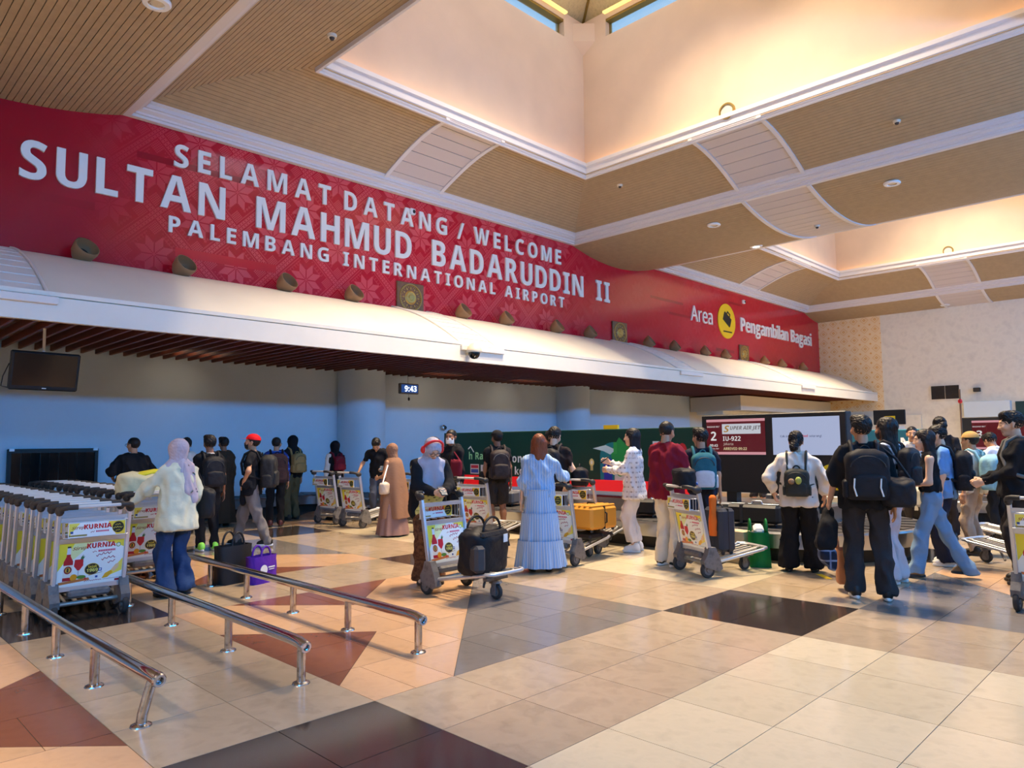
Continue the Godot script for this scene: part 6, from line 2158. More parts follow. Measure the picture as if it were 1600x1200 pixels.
func person(d: Dictionary) -> Dictionary:
	var s: float = d.h / 1.70
	var root := thing("person", d.label, "person", Vector3(d.at.x, 0, d.at.y), yaw_of(d.face))
	var lean: float = d.get("lean", 0.0)
	var bs := Basis(Vector3.UP, d.get("twist", 0.0)) * Basis(Vector3.RIGHT, lean)
	var hip := Vector3(0, 0.93, d.get("hipz", 0.0))
	var U := func(v: Vector3) -> Vector3: return (hip + bs * (v - Vector3(0, 0.93, 0))) * s
	var g: float = d.get("girth", 1.0)
	var side := bs.x
	var deep := bs.z
	# joints
	var J := {}
	for k in 2:
		var sg := 1.0 if k == 0 else -1.0
		var sh: Vector3 = U.call(Vector3(sg * 0.168 * lerpf(1.0, g, 0.6), 1.395, -0.01))
		var to: Vector3 = d.get("l" if k == 0 else "r", Vector3(sg * 0.235 * lerpf(1, g, 0.7), 0.82, 0.04)) * s
		var arm := bend(sh, to, 0.285 * s, 0.255 * s, Vector3(sg * d.get("elbow", 0.45), -0.15, -1.0))
		J[k] = {"sh": sh, "el": arm[0], "wr": arm[1]}
		var hp := (hip + Vector3(sg * 0.085 * g, -0.02, 0)) * s
		var ft: Vector3 = d.get("lf" if k == 0 else "rf", Vector3(sg * 0.10, 0.0, 0.0)) * s
		var an := ft + Vector3(0, 0.085 * s, 0)
		var leg := bend(hp, an, 0.42 * s, 0.425 * s, Vector3(sg * 0.05, 0, 1.0))
		J[k].merge({"hp": hp, "kn": leg[0], "an": leg[1], "ft": Vector3(leg[1].x, leg[1].y - 0.085 * s, leg[1].z)})
	var nb: Vector3 = U.call(Vector3(0, 1.43, -0.012))
	var hb: Basis = bs * Basis(Vector3.UP, d.get("hyaw", 0.0)) * Basis(Vector3.RIGHT, d.get("hpitch", 0.0))
	var hc: Vector3 = U.call(Vector3(0, 1.50, 0.0)) + hb * Vector3(0, 0.092, 0.018) * s
	var hx := Transform3D(hb.scaled_local(Vector3.ONE * s * 1.02), hc)
	# skin: one continuous body
	var sk := []
	sk.append(pr(nb, hc + hb * Vector3(0, -0.05, -0.02) * s, 0.055 * s, 0.05 * s))
	sk.append(pr(U.call(Vector3(0, 1.32, 0)), U.call(Vector3(0, 1.0, 0)), 0.075 * s, 0.075 * s))
	var lg := 0.72 if d.get("legs", "trousers") != "shorts" else 1.0
	if d.get("sleeve", 0.6) <= 0.0:
		sk.append(pr(U.call(Vector3(-0.05, 1.1, 0)), U.call(Vector3(0.05, 1.1, 0)), 0.088 * s, 0.088 * s))
		sk.append(pr(U.call(Vector3(-0.05, 0.98, 0)), U.call(Vector3(0.05, 0.98, 0)), 0.092 * s, 0.092 * s))
	for k in 2:
		var q: Dictionary = J[k]
		var bare: float = 1.0 if d.get("sleeve", 0.6) <= 0.0 else 0.72
		sk.append(pr(U.call(Vector3(0, 1.36, 0)), q.sh + Vector3(0, -0.012, 0), 0.05 * s * bare, 0.042 * s * bare))
		var am := 0.76 if d.get("sleeve", 0.6) >= 1.0 else 1.0
		sk.append(pr(q.sh + Vector3(0, -0.012, 0), q.el, 0.043 * s * bare, 0.038 * s * am))
		sk.append(pr(q.el, q.wr, 0.037 * s * am, 0.026 * s))
		sk.append(pr(hip * s, q.hp, 0.08 * s * lg, 0.075 * s * lg))
		sk.append(pr(q.hp, q.kn, 0.075 * s * lg, 0.053 * s * lg))
		sk.append(pr(q.kn, q.kn.lerp(q.an, 0.35) + Vector3(0, 0, -0.012 * s), 0.052 * s * lg, 0.055 * s * lg))
		sk.append(pr(q.kn.lerp(q.an, 0.35) + Vector3(0, 0, -0.012 * s), q.an, 0.055 * s * lg, 0.034 * s))
		sk.append(pr(q.an + Vector3(0, -0.03, 0) * s, q.ft + Vector3(0, 0.035, 0.10) * s, 0.036 * s, 0.026 * s))
	var body := field(sk, 0.024, 0.035)
	body.color(Color.WHITE)
	body.add(HEAD, hx)
	for k in 2:
		var q: Dictionary = J[k]
		var fd: Vector3 = (q.wr - q.el).normalized()
		var inward := Vector3(-1 if k == 0 else 1, 0, 0)
		inward = d.get("lpalm" if k == 0 else "rpalm", inward)
		var xx := -(inward - fd * inward.dot(fd)).normalized()
		var zz := xx.cross(-fd)
		var hbs := Basis(xx, -fd, zz)
		if k == 1:
			hbs = Basis(xx, -fd, -zz)
		body.add(HANDS[d.get("lh" if k == 0 else "rh", 0)], Transform3D(hbs.scaled_local(Vector3.ONE * s), q.wr))
	part("body", body, skin_mat(d.get("skin", rgb(188, 140, 108))), root)
	# hair or veil
	var hd: String = d.get("hair", "short")
	if HAIR.has(hd):
		var hm: Material = hair_mat(d.get("hairc", rgb(28, 24, 24))) if hd != "veil" else cloth("veil_" + d.hairc.to_html(false), d.hairc)
		part("hair" if hd != "veil" else "veil", MB.new().add(HAIR[hd], hx), hm, root)
		if hd == "veil" and d.get("drape", true):
			var dr := []
			for sg in [-1.0, 1.0]:
				dr.append(pr(U.call(Vector3(0, 1.45, 0)), U.call(Vector3(sg * 0.12, 1.39, 0.0)), 0.085 * s, 0.08 * s))
			for sg in [-1.0, 1.0]:
				dr.append(pr(U.call(Vector3(0, 1.43, 0.045)), U.call(Vector3(sg * 0.085, d.get("bib", 1.24) + 0.03 * sg, 0.115)), 0.085 * s, 0.10 * s, deep, 1.7))
			dr.append(pr(U.call(Vector3(0, 1.42, -0.04)), U.call(Vector3(0.02, d.get("nape", 1.28), -0.09)), 0.085 * s, 0.07 * s, deep, 1.5))
			part("veil_drape", field(dr, 0.02, 0.04, 0.018, Vector3(9, 3, 9)), cloth("veil_" + d.hairc.to_html(false), d.hairc), root)
	# top
	if d.has("top"):
		var tm: Material = d.top
		var hem: float = d.get("hem", 0.86)
		var fat: float = d.get("loose", 1.0) * g
		var tp := []
		for sg in [-1.0, 1.0]:
			tp.append(pr(U.call(Vector3(sg * 0.05, 1.395, -0.012)), U.call(Vector3(sg * 0.135 * lerpf(1, g, 0.5), 1.378, -0.012)), 0.066 * s, 0.062 * s))
		tp.append(pr(U.call(Vector3(-0.062 * g, 1.27, 0)), U.call(Vector3(0.062 * g, 1.27, 0)), 0.118 * s * fat, 0.118 * s * fat, deep, 1.12 / lerpf(1, g, 0.7)))
		var y := 1.16
		while y > hem - 0.04:
			tp.append(pr(U.call(Vector3(-0.058 * g, y, 0)), U.call(Vector3(0.058 * g, y, 0)), (0.108 + 0.037 * (1.16 - y) / 0.4) * s * fat, (0.108 + 0.037 * (1.16 - y) / 0.4) * s * fat, deep, 1.05 / lerpf(1, g, 0.85)))
			y -= 0.09
		for sg in [-1.0, 1.0]:
			tp.append(pr(nb + bs * Vector3(sg * 0.02, -0.005, -0.012) * s, U.call(Vector3(sg * 0.13, 1.388, -0.012)), 0.05 * s, 0.055 * s))
		var sl: float = d.get("sleeve", 0.6)
		for k in 2:
			var q: Dictionary = J[k]
			var w: float = d.get("sleevew", 1.0)
			if sl <= 0.0:
				continue
			var top: Vector3 = q.sh + (q.el - q.sh).normalized() * 0.03 * s
			if sl < 1.0:
				tp.append(pr(top, q.sh.lerp(q.el, sl), 0.056 * s, 0.056 * s * w * lerpf(1, g, 0.5)))
			else:
				tp.append(pr(top, q.el, 0.055 * s, 0.050 * s * w))
				tp.append(pr(q.el, q.el.lerp(q.wr, minf(sl - 1.0, 0.97)), 0.050 * s * w, 0.040 * s * w))
		tp.append(cut(U.call(Vector3(0, hem, 0)), bs.y))
		part("top", field(tp, 0.02, 0.04, d.get("wave", 0.03), Vector3(8, 5, 8)), tm, root)
		part("collar", MB.new().tube(arc(nb + bs * Vector3(0, 0.022, 0.004) * s, bs.x * 0.064 * s, bs * Vector3(0, 0.012, 1.0) * 0.062 * s, 0, TAU, 16), 0.011 * s, 6), d.get("collarm", tm), root)
	# legs
	var kind: String = d.get("legs", "trousers")
	if d.has("bottom") and kind in ["trousers", "shorts"]:
		var bt := []
		var wd: float = d.get("legw", 1.0)
		bt.append(pr(hip * s + Vector3(-0.062 * g, 0.01, 0) * s, hip * s + Vector3(0.062 * g, 0.01, 0) * s, 0.106 * s * lerpf(1, g, 0.5), 0.106 * s * lerpf(1, g, 0.5), Vector3.BACK, 1.05))
		for k in 2:
			var q: Dictionary = J[k]
			bt.append(pr(q.hp + Vector3(0, -0.02, 0), q.kn, 0.092 * s * lerpf(1, wd, 0.25), 0.074 * s * wd))
			if kind == "trousers":
				bt.append(pr(q.kn, q.kn.lerp(q.an, 1.22), 0.074 * s * wd, d.get("ankle", 0.062) * s))
		if kind == "trousers":
			bt.append(cut(Vector3(0, d.get("cuff", 0.052) * s, 0), Vector3.UP))
		else:
			bt.append(cut(Vector3(0, 0.50 * s, 0), Vector3.UP))
		part(kind, field(bt, 0.02, 0.02, d.get("legwave", 0.028), Vector3(8, 4, 8)), d.bottom, root)
	# shoes
	for k in 2:
		var q: Dictionary = J[k]
		var up: Vector3 = q.ft
		var turn := 0.12 if k == 0 else -0.12
		var o := part("shoe", SHOE, d.get("shoe", M.black), root)
		o.transform = Transform3D(Basis(Vector3.UP, turn).scaled(Vector3.ONE * s), up + Vector3(0, 0.004, 0))
		part("sole", SOLE, d.get("sole", M.rubber), o)
	return {"root": root, "s": s, "J": J, "U": U, "hx": hx, "bs": bs, "nb": nb, "hip": hip * s, "fat": d.get("loose", 1.0) * g}

# a pack worn on the back of a person; a thing of its own in the person's frame
func backpack(p: Dictionary, label: String, size: Vector3, m: Material, extra := {}) -> Node3D:
	var s: float = p.s
	var host: Node3D = p.root
	var o := thing("backpack", label, "backpack", host.position, host.rotation.y)
	var off: float = extra.get("drop", 0.0)
	var top: Vector3 = p.U.call(Vector3(0, 1.40 - off, -0.12))
	var b: Basis = p.bs
	var xf := Transform3D(b, top + b * Vector3(0, -size.y * 0.98, -size.z * 0.5 - 0.005))
	part("pack", MB.new().add(soft_box(size, 0.0, 28, 3.4), xf), m, o)
	var pm: Material = extra.get("pocket", m)
	part("front_pocket", MB.new().add(soft_box(Vector3(size.x * 0.78, size.y * 0.46, size.z * 0.45), 0.0, 24, 3.4), Transform3D(b, xf * Vector3(0, size.y * 0.06, -size.z * 0.40))), pm, o)
	for sg in [-1.0, 1.0]:
		part("side_pocket", MB.new().add(soft_box(Vector3(size.x * 0.16, size.y * 0.36, size.z * 0.6), 0.0, 16, 2.6), Transform3D(b, xf * Vector3(sg * size.x * 0.5, size.y * 0.04, 0.0))), pm, o)
		var r: float = extra.get("strapr", 0.021)
		var k := 0.095 * lerpf(1.0, 1.05, s)
		var pts := [p.U.call(Vector3(sg * k, 1.30 - off, -0.15)), p.U.call(Vector3(sg * (k + 0.012), 1.44, -0.085)), p.U.call(Vector3(sg * (k + 0.014), 1.475, -0.01)), p.U.call(Vector3(sg * (k + 0.014), 1.42, 0.085)), p.U.call(Vector3(sg * (k + 0.02), 1.28, 0.135)), p.U.call(Vector3(sg * (k + 0.055) * p.fat, 1.12, 0.10)), p.U.call(Vector3(sg * (k + 0.085) * p.fat, 1.08, 0.0)), p.U.call(Vector3(sg * k, 1.04, -0.15))]
		part("strap", MB.new().tube(pts, r, 8), extra.get("strap", m), o)
	part("carry_loop", MB.new().tube(arc(top + b * Vector3(0, -0.01, -0.03), b.x * 0.04, b.y * 0.05, 0, PI, 8), 0.009, 6), extra.get("strap", m), o)
	part("zip", MB.new().tube(arc(xf * Vector3(0, size.y * 0.62, -size.z * 0.47), b.x * size.x * 0.40, b.y * size.y * 0.24, 0.1, PI - 0.1, 12), 0.006, 5), extra.get("zip", M.grip), o)
	return o

func shoulder_bag(p: Dictionary, called: String, label: String, at: Vector3, size: Vector3, m: Material, shoulder: Vector3, turn := 0.0, strap: Material = null) -> Node3D:
	var host: Node3D = p.root
	var o := thing(called, label, "bag", host.position, host.rotation.y)
	var c: Vector3 = at * p.s
	part("body", MB.new().add(soft_box(size, 0.03, 26, 2.8), Transform3D(Basis(Vector3.UP, turn), c)), m, o)
	part("flap", MB.new().bevel(c + Basis(Vector3.UP, turn) * Vector3(0, size.y * 0.86, 0), Vector3(size.x * 0.8, size.y * 0.12, size.z * 0.7), 0.02, Basis(Vector3.UP, turn)), strap if strap else m, o)
	var e0 := c + Basis(Vector3.UP, turn) * Vector3(size.x * 0.42, size.y * 0.85, 0)
	var e1 := c + Basis(Vector3.UP, turn) * Vector3(-size.x * 0.42, size.y * 0.85, 0)
	var sh: Vector3 = p.U.call(shoulder)
	part("strap", MB.new().tube([e0, e0.lerp(sh, 0.5) + (e0 - c) * 0.15, sh + Vector3(0, 0.0, 0.03), sh + Vector3(0, 0.012, 0), sh + Vector3(0, 0.0, -0.03), e1.lerp(sh, 0.5) + (e1 - c) * 0.15, e1], 0.013, 6), strap if strap else m, o)
	return o

func phone(p: Dictionary, label: String, at: Vector3, dir: Basis) -> void:
	var host: Node3D = p.root
	var o := thing("phone", label, "phone", host.position, host.rotation.y)
	part("case", MB.new().bevel(at * p.s, Vector3(0.075, 0.15, 0.011), 0.004, dir), M.black, o)
	part("screen", MB.new().box(at * p.s + dir * Vector3(0, 0, 0.006), Vector3(0.066, 0.138, 0.001), dir), mat("phone_screen", rgb(70, 86, 100), 0.1), o)

func cap_hat(p: Dictionary, m: Material, brim := 0.11, back := false) -> void:
	var hx: Transform3D = p.hx
	var rows := []
	for i in 7:
		var t := i / 6.0
		var row := PackedVector3Array()
		for j in 22:
			var a := TAU * j / 22.0
			var r := cos(t * PI * 0.5)
			row.append(hx * Vector3(cos(a) * 0.094 * r, 0.052 + sin(t * PI * 0.5) * 0.092, -0.012 + sin(a) * 0.112 * r))
		rows.append(row)
	var c := part("cap", MB.new().grid(rows, true), m, p.root)
	var b := MB.new()
	var br := []
	for k in 2:
		var row := PackedVector3Array()
		for j in 13:
			var a := PI * j / 12.0
			var f := -1.0 if back else 1.0
			row.append(hx * Vector3(cos(a) * (0.088 if k == 0 else 0.080), 0.058 - (0.0 if k == 0 else 0.012 * sin(a)), f * (0.03 + sin(a) * (0.06 if k == 0 else 0.06 + brim))))
		br.append(row)
	b.grid(br, false, false, false, Vector3.UP)
	part("brim", b, m, c)

func mask(p: Dictionary, m: Material) -> void:
	var hx: Transform3D = p.hx
	var rows := []
	for i in 5:
		var y := lerpf(-0.004, -0.094, i / 4.0)
		var row := PackedVector3Array()
		for j in 11:
			var a := lerpf(-1.25, 1.25, j / 10.0)
			var r := 0.108 - 0.018 * absf(i - 1.5) * 0.5
			row.append(hx * Vector3(sin(a) * 0.074, y, cos(a) * r * 1.02 + 0.004))
		rows.append(row)
	part("face_mask", MB.new().grid(rows, false, false, false, hx.basis.z), m, p.root)

func glasses(p: Dictionary, m: Material) -> void:
	var hx: Transform3D = p.hx
	var b := MB.new()
	for sg in [-1.0, 1.0]:
		var pts := []
		for q in arc(Vector3(sg * 0.032, 0.006, 0.108), Vector3(0.026, 0, 0), Vector3(0, 0.021, 0), 0, TAU * 15.0 / 16.0, 15):
			pts.append(hx * q)
		b.tube(pts, 0.003, 5, -1.0, true)
		b.tube([hx * Vector3(sg * 0.057, 0.012, 0.104), hx * Vector3(sg * 0.078, 0.014, 0.02)], 0.0025, 4)
	b.tube([hx * Vector3(-0.008, 0.01, 0.109), hx * Vector3(0.008, 0.01, 0.109)], 0.0025, 4)
	part("glasses", b, m, p.root)

# ------------------------------------------------------------------ the crowd
func picture_cloth(key: String, im: Image, scale: float, nearest := false) -> StandardMaterial3D:
	var m := mat(key, Color.WHITE, 0.85, 0.0, 0.3)
	m.albedo_texture = picture(im)
	m.uv1_triplanar = true
	m.uv1_scale = Vector3.ONE * scale
	return m

func build_crowd() -> void:
	var tan := rgb(196, 146, 112)
	var pale := rgb(222, 178, 146)
	var brown := rgb(150, 104, 78)
	var blk := cloth("black_cotton", rgb(30, 30, 33))
	var coal := cloth("charcoal_cotton", rgb(46, 42, 42))
	var denim := cloth("denim_blue", rgb(44, 66, 104))
	var dark_denim := cloth("denim_dark", rgb(54, 52, 54))
	var white_sole: Material = M.white_plastic
	var pack_black := cloth("pack_black", rgb(34, 34, 38), 0.6)

	# man in black behind the trolley rows
	var p := person({"label": "man in a loose black T-shirt and glasses seen from behind beyond the nested trolleys", "at": Vector2(4.1, -12.85), "h": 1.66, "face": Vector2(-0.15, -1), "girth": 1.3, "loose": 1.08, "skin": tan, "hair": "crop", "top": blk, "sleeve": 0.95, "sleevew": 1.35, "hem": 0.78, "bottom": blk, "hyaw": 0.35, "elbow": 1.2, "l": Vector3(0.22, 1.05, 0.24), "r": Vector3(-0.22, 1.05, 0.24)})
	glasses(p, M.black)
	# woman in the cream shirt at the trolleys
	var cream := cloth("cream_shirt", rgb(226, 222, 190))
	p = person({"label": "woman in a lilac headscarf, cream shirt and flared jeans by the trolley row", "at": Vector2(2.95, -7.86), "h": 1.59, "face": Vector2(-0.28, -0.96), "girth": 1.06, "loose": 1.1, "skin": pale, "hair": "veil", "hairc": rgb(196, 180, 186), "nape": 1.12, "top": cream, "sleeve": 1.8, "sleevew": 1.3, "hem": 0.72, "bottom": denim, "legw": 1.05, "ankle": 0.118, "l": Vector3(0.32, 1.0, 0.36), "lh": 1, "r": Vector3(-0.24, 0.90, 0.10), "lf": Vector3(0.13, 0, 0.0), "rf": Vector3(-0.11, 0, -0.02), "wave": 0.022})
	part("scarf_tail", field([pr(p.U.call(Vector3(-0.02, 1.42, -0.10)), p.U.call(Vector3(-0.04, 1.16, -0.165)), 0.05, 0.058, Vector3.BACK, 2.2), pr(p.U.call(Vector3(-0.09, 1.40, -0.10)), p.U.call(Vector3(-0.12, 1.05, -0.165)), 0.04, 0.05, Vector3.BACK, 2.4)], 0.014, 0.02, 0.012, Vector3(14, 4, 14)), M["veil_" + rgb(196, 180, 186).to_html(false)], p.root)
	shoulder_bag(p, "shoulder_bag", "black slouchy shoulder bag of the woman in the cream shirt", Vector3(-0.34, 0.82, 0.06), Vector3(0.16, 0.34, 0.42), cloth("bag_cloth", rgb(40, 40, 42), 0.6), Vector3(-0.13, 1.45, -0.01))
	# group by the wall
	var w := cloth("white_shirt", rgb(214, 208, 200))
	p = person({"label": "man in a pale shirt with a black strap across his back beyond the lilac headscarf", "at": Vector2(5.05, -13.1), "h": 1.66, "face": Vector2(0.2, -1), "skin": tan, "top": w, "sleeve": 0.7, "bottom": blk, "hpitch": 0.25})
	shoulder_bag(p, "sling_bag", "black sling bag of the man in the pale shirt", Vector3(-0.22, 0.88, 0.08), Vector3(0.2, 0.2, 0.1), blk, Vector3(0.13, 1.44, -0.03))
	p = person({"label": "young man in black with neon green shoes and a black backpack", "at": Vector2(4.48, -10.75), "h": 1.67, "face": Vector2(0.1, -1), "skin": brown, "top": blk, "sleeve": 0.7, "bottom": blk, "shoe": mat("neon", rgb(150, 240, 90), 0.5), "sole": M.white_plastic, "hair": "short", "collarm": w})
	backpack(p, "plain black backpack of the young man with neon green shoes", Vector3(0.30, 0.44, 0.18), pack_black)
	var robe := cloth("robe_brown", rgb(62, 52, 42))
	p = person({"label": "man in a long dark brown robe standing with his back turned by the wall", "at": Vector2(6.0, -13.75), "h": 1.67, "face": Vector2(-0.1, -1), "skin": brown, "top": robe, "sleeve": 1.85, "hem": 0.8, "bottom": blk})
	part("robe", gown(1.12 * p.s, 0.07, Vector2(0.175, 0.135), Vector2(0.26, 0.2), 7, 0.05), robe, p.root)
	# man with the red cap, hands on hips
	p = person({"label": "man in a red cap and black mask with hands on hips", "at": Vector2(5.08, -10.62), "h": 1.68, "face": Vector2(-0.80, -0.60), "skin": tan, "hair": "crop", "hpitch": -0.12, "top": blk, "sleeve": 0.55, "hem": 0.80, "bottom": cloth("grey_cotton", rgb(124, 118, 114)), "legw": 1.12, "ankle": 0.062, "legwave": 0.035, "shoe": M.black, "sole": white_sole, "l": Vector3(0.19, 0.99, 0.09), "r": Vector3(-0.19, 0.99, 0.09), "elbow": 2.6, "lpalm": Vector3(0, 0, -1), "rpalm": Vector3(0, 0, -1), "lf": Vector3(0.10, 0, -0.26), "rf": Vector3(-0.12, 0, 0.24)})
	cap_hat(p, cloth("cap_red", rgb(226, 24, 34), 0.7))
	mask(p, M.black)
	var camo := mat("camo", Color.WHITE, 0.7)
	own_tex(camo, noise_tex(0.03, [rgb(16, 16, 17), rgb(34, 34, 34), rgb(14, 14, 15), rgb(62, 62, 60)], 256, 21), 2.0)
	backpack(p, "black camouflage backpack of the man in the red cap", Vector3(0.32, 0.50, 0.24), camo, {"strap": blk})
	part("waist_shirt", field([pr(Vector3(-0.12, 0.97, 0.05), Vector3(0.12, 0.97, 0.05), 0.10, 0.10), pr(Vector3(0.02, 0.93, 0.10), Vector3(0.04, 0.72, 0.13), 0.09, 0.10, Vector3.BACK, 2.0)], 0.02, 0.03, 0.015), blk, p.root)
	var blue_check := Image.create(16, 16, false, Image.FORMAT_RGB8)
	blue_check.fill(rgb(30, 56, 140))
	blue_check.fill_rect(Rect2i(0, 3, 16, 3), rgb(60, 110, 200))
	blue_check.fill_rect(Rect2i(0, 11, 16, 2), rgb(20, 30, 80))
	var blue := picture_cloth("blue_striped", blue_check, 9.0)
	p = person({"label": "man in a blue striped jacket with a large maroon backpack", "at": Vector2(6.62, -12.85), "h": 1.66, "face": Vector2(0.35, -0.94), "skin": tan, "hair": "crop", "hyaw": -0.5, "top": blue, "sleeve": 1.85, "loose": 1.05, "bottom": blk, "shoe": mat("shoe_maroon", rgb(70, 24, 30), 0.5), "sole": M.black})
	glasses(p, M.black)
	backpack(p, "large dark maroon backpack of the man in the blue jacket", Vector3(0.36, 0.54, 0.24), cloth("pack_maroon", rgb(58, 42, 44)), {"strap": blk})
	var olive := cloth("olive_cotton", rgb(92, 90, 66))
	p = person({"label": "woman in a black head covering and olive trousers facing the belt", "at": Vector2(7.45, -13.75), "h": 1.70, "face": Vector2(-0.1, -1), "skin": tan, "hair": "veil", "hairc": rgb(26, 28, 32), "top": blk, "sleeve": 1.85, "bottom": olive, "legw": 1.2, "ankle": 0.075, "shoe": M.grip})
	glasses(p, M.black)
	var khaki := cloth("pack_khaki", rgb(150, 128, 84))
	backpack(p, "khaki canvas backpack with flap worn beside the carousel", Vector3(0.30, 0.40, 0.18), khaki, {"strap": khaki, "drop": 0.04})
	# by the trolleys in the back
	p = person({"label": "woman in a black veil and white sleeves behind the empty trolleys", "at": Vector2(8.05, -13.1), "h": 1.58, "face": Vector2(-0.05, -1), "skin": tan, "hair": "veil", "hairc": rgb(24, 22, 26), "top": blk, "sleeve": 0.5, "bottom": blk, "legs": "none"})
	part("white_sleeves", field([pr(p.J[0].sh, p.J[0].el, 0.06, 0.055), pr(p.J[0].el, p.J[0].wr, 0.055, 0.04)], 0.022, 0.03, 0.01), w, p.root)
	part("skirt", gown(1.05 * p.s, 0.06, Vector2(0.16, 0.13), Vector2(0.25, 0.2), 6, 0.05), blk, p.root)
	backpack(p, "small maroon backpack with white top worn over a black veil", Vector3(0.24, 0.30, 0.11), cloth("pack_wine", rgb(106, 28, 44)), {"strap": cloth("pack_wine", rgb(106, 28, 44)), "pocket": cloth("pack_wine", rgb(106, 28, 44))})
	p = person({"label": "man in a black T-shirt bending over a trolley handle in front of the pale wall", "at": Vector2(8.55, -12.25), "h": 1.70, "face": Vector2(-0.75, 0.66), "skin": tan, "lean": 0.3, "hpitch": 0.55, "top": blk, "sleeve": 0.6, "bottom": cloth("grey_jean", rgb(84, 88, 100)), "l": Vector3(0.20, 1.05, 0.42), "r": Vector3(-0.34, 0.98, 0.30), "lh": 2, "rh": 1})
	phone(p, "phone held by the man bending over the trolley", Vector3(0.17, 1.06, 0.52), Basis(Vector3.RIGHT, -0.9))
	# long brown veil
	var mocha := cloth("mocha", rgb(150, 112, 88))
	p = person({"label": "woman in a long brown veil and pink brown skirt with her back turned", "at": Vector2(7.3, -10.05), "h": 1.52, "face": Vector2(-0.2, -1), "skin": tan, "hair": "veil", "hairc": rgb(150, 112, 88), "drape": false, "legs": "none", "l": Vector3(0.16, 1.08, 0.24), "r": Vector3(-0.16, 1.08, 0.24), "hpitch": 0.2})
	part("long_veil", gown(1.46 * p.s, 0.34 * p.s, Vector2(0.10, 0.10), Vector2(0.27, 0.24), 5, 0.10, Vector2(0, 0), Vector2(-0.03, -0.02), 0.42, 6, 6, 1.0), mocha, p.root)
	part("skirt", gown(0.9 * p.s, 0.03, Vector2(0.17, 0.15), Vector2(0.29, 0.25), 9, 0.06), cloth("dusk_skirt", rgb(148, 116, 108)), p.root)
	shoulder_bag(p, "handbag", "beige handbag with dark bands of the woman in the long brown veil", Vector3(0.30, 0.80, -0.06), Vector3(0.30, 0.20, 0.15), mat("handbag", rgb(206, 186, 164), 0.5), Vector3(0.10, 1.40, -0.02), 0.5, M.white_plastic)
	# behind the headphone woman
	p = person({"label": "woman in a black headscarf and pale blouse behind the red headphones", "at": Vector2(6.3, -7.75), "h": 1.60, "face": Vector2(-0.75, -0.66), "skin": tan, "hair": "veil", "hairc": rgb(26, 25, 28), "top": cloth("blush_blouse", rgb(206, 184, 176)), "sleeve": 1.8, "loose": 1.1, "bottom": coal})
	# headphones
	var lemon := Image.create(32, 32, false, Image.FORMAT_RGB8)
	lemon.fill(rgb(232, 222, 128))
	for k in 14:
		lemon.fill_rect(Rect2i((k * 11) % 30, (k * 17) % 30, 4, 2), rgb(84, 80, 50))
	p = person({"label": "woman in a grey headscarf and red headphones looking at her phone", "at": Vector2(5.10, -6.36), "h": 1.60, "face": Vector2(-0.30, 0.95), "skin": pale, "lean": 0.12, "hair": "veil", "hairc": rgb(172, 170, 182), "bib": 1.17, "hpitch": 0.48, "top": picture_cloth("lemon_print", lemon, 5.0), "sleeve": 0.3, "hem": 0.8, "bottom": mat("brown_print", rgb(128, 96, 70), 0.9), "legw": 1.35, "ankle": 0.1, "shoe": M.cream_plastic, "l": Vector3(0.05, 1.08, 0.38), "r": Vector3(-0.07, 1.08, 0.38), "lh": 2, "rh": 2, "elbow": 1.0, "lpalm": Vector3(-1, 0.5, 0), "rpalm": Vector3(1, 0.5, 0)})
	own_tex(M.brown_print, noise_tex(0.03, [rgb(120, 96, 80), rgb(255, 235, 210), rgb(140, 110, 84), rgb(230, 205, 170)], 256, 23), 2.0)
	var jk := []
	for k in 2:
		var sg := 1.0 if k == 0 else -1.0
		var q: Dictionary = p.J[k]
		jk.append_array([pr(q.sh, q.el, 0.07, 0.064), pr(q.el, q.el.lerp(q.wr, 0.85), 0.064, 0.05), pr(p.U.call(Vector3(sg * 0.12, 1.36, -0.02)), p.U.call(Vector3(sg * 0.135, 0.85, -0.01)), 0.085, 0.10)])
	jk.append(pr(p.U.call(Vector3(-0.09, 1.2, -0.08)), p.U.call(Vector3(0.09, 1.2, -0.08)), 0.10, 0.10))
	jk.append(pr(p.U.call(Vector3(-0.09, 0.9, -0.07)), p.U.call(Vector3(0.09, 0.9, -0.07)), 0.11, 0.11))
	part("cardigan", field(jk, 0.021, 0.03, 0.015), blk, p.root)
	glasses(p, M.black)
	phone(p, "pale phone in the hands of the woman with red headphones", Vector3(-0.01, 1.10, 0.47), Basis(Vector3.RIGHT, -1.0))
	var hp := thing("headphones", "red headphones over the grey headscarf", "headphones", p.root.position, p.root.rotation.y)
	var red := mat("headphone_red", rgb(222, 36, 40), 0.35)
	var band := []
	for q in arc(Vector3(0, 0.012, -0.01), Vector3(0.118, 0, 0), Vector3(0, 0.142, 0.05), 0, PI, 18):
		band.append(p.hx * q)
	part("band", MB.new().tube(band, 0.014, 8), red, hp)
	for sg in [-1.0, 1.0]:
		part("ear_cup", MB.new().ball(p.hx * Vector3(sg * 0.112, 0.0, -0.01), Vector3(0.028, 0.046, 0.042), 14, p.hx.basis), red, hp)
		part("cushion", MB.new().ball(p.hx * Vector3(sg * 0.098, 0.0, -0.01), Vector3(0.02, 0.042, 0.038), 12, p.hx.basis), M.white_plastic, hp)
	# along the belt behind
	p = person({"label": "man in a black hooded jacket and white face mask", "at": Vector2(7.8, -9.12), "h": 1.74, "face": Vector2(-0.95, 0.15), "skin": brown, "hair": "crop", "top": blk, "sleeve": 1.85, "loose": 1.1, "bottom": blk, "hyaw": 0.25})
	mask(p, M.white_plastic)
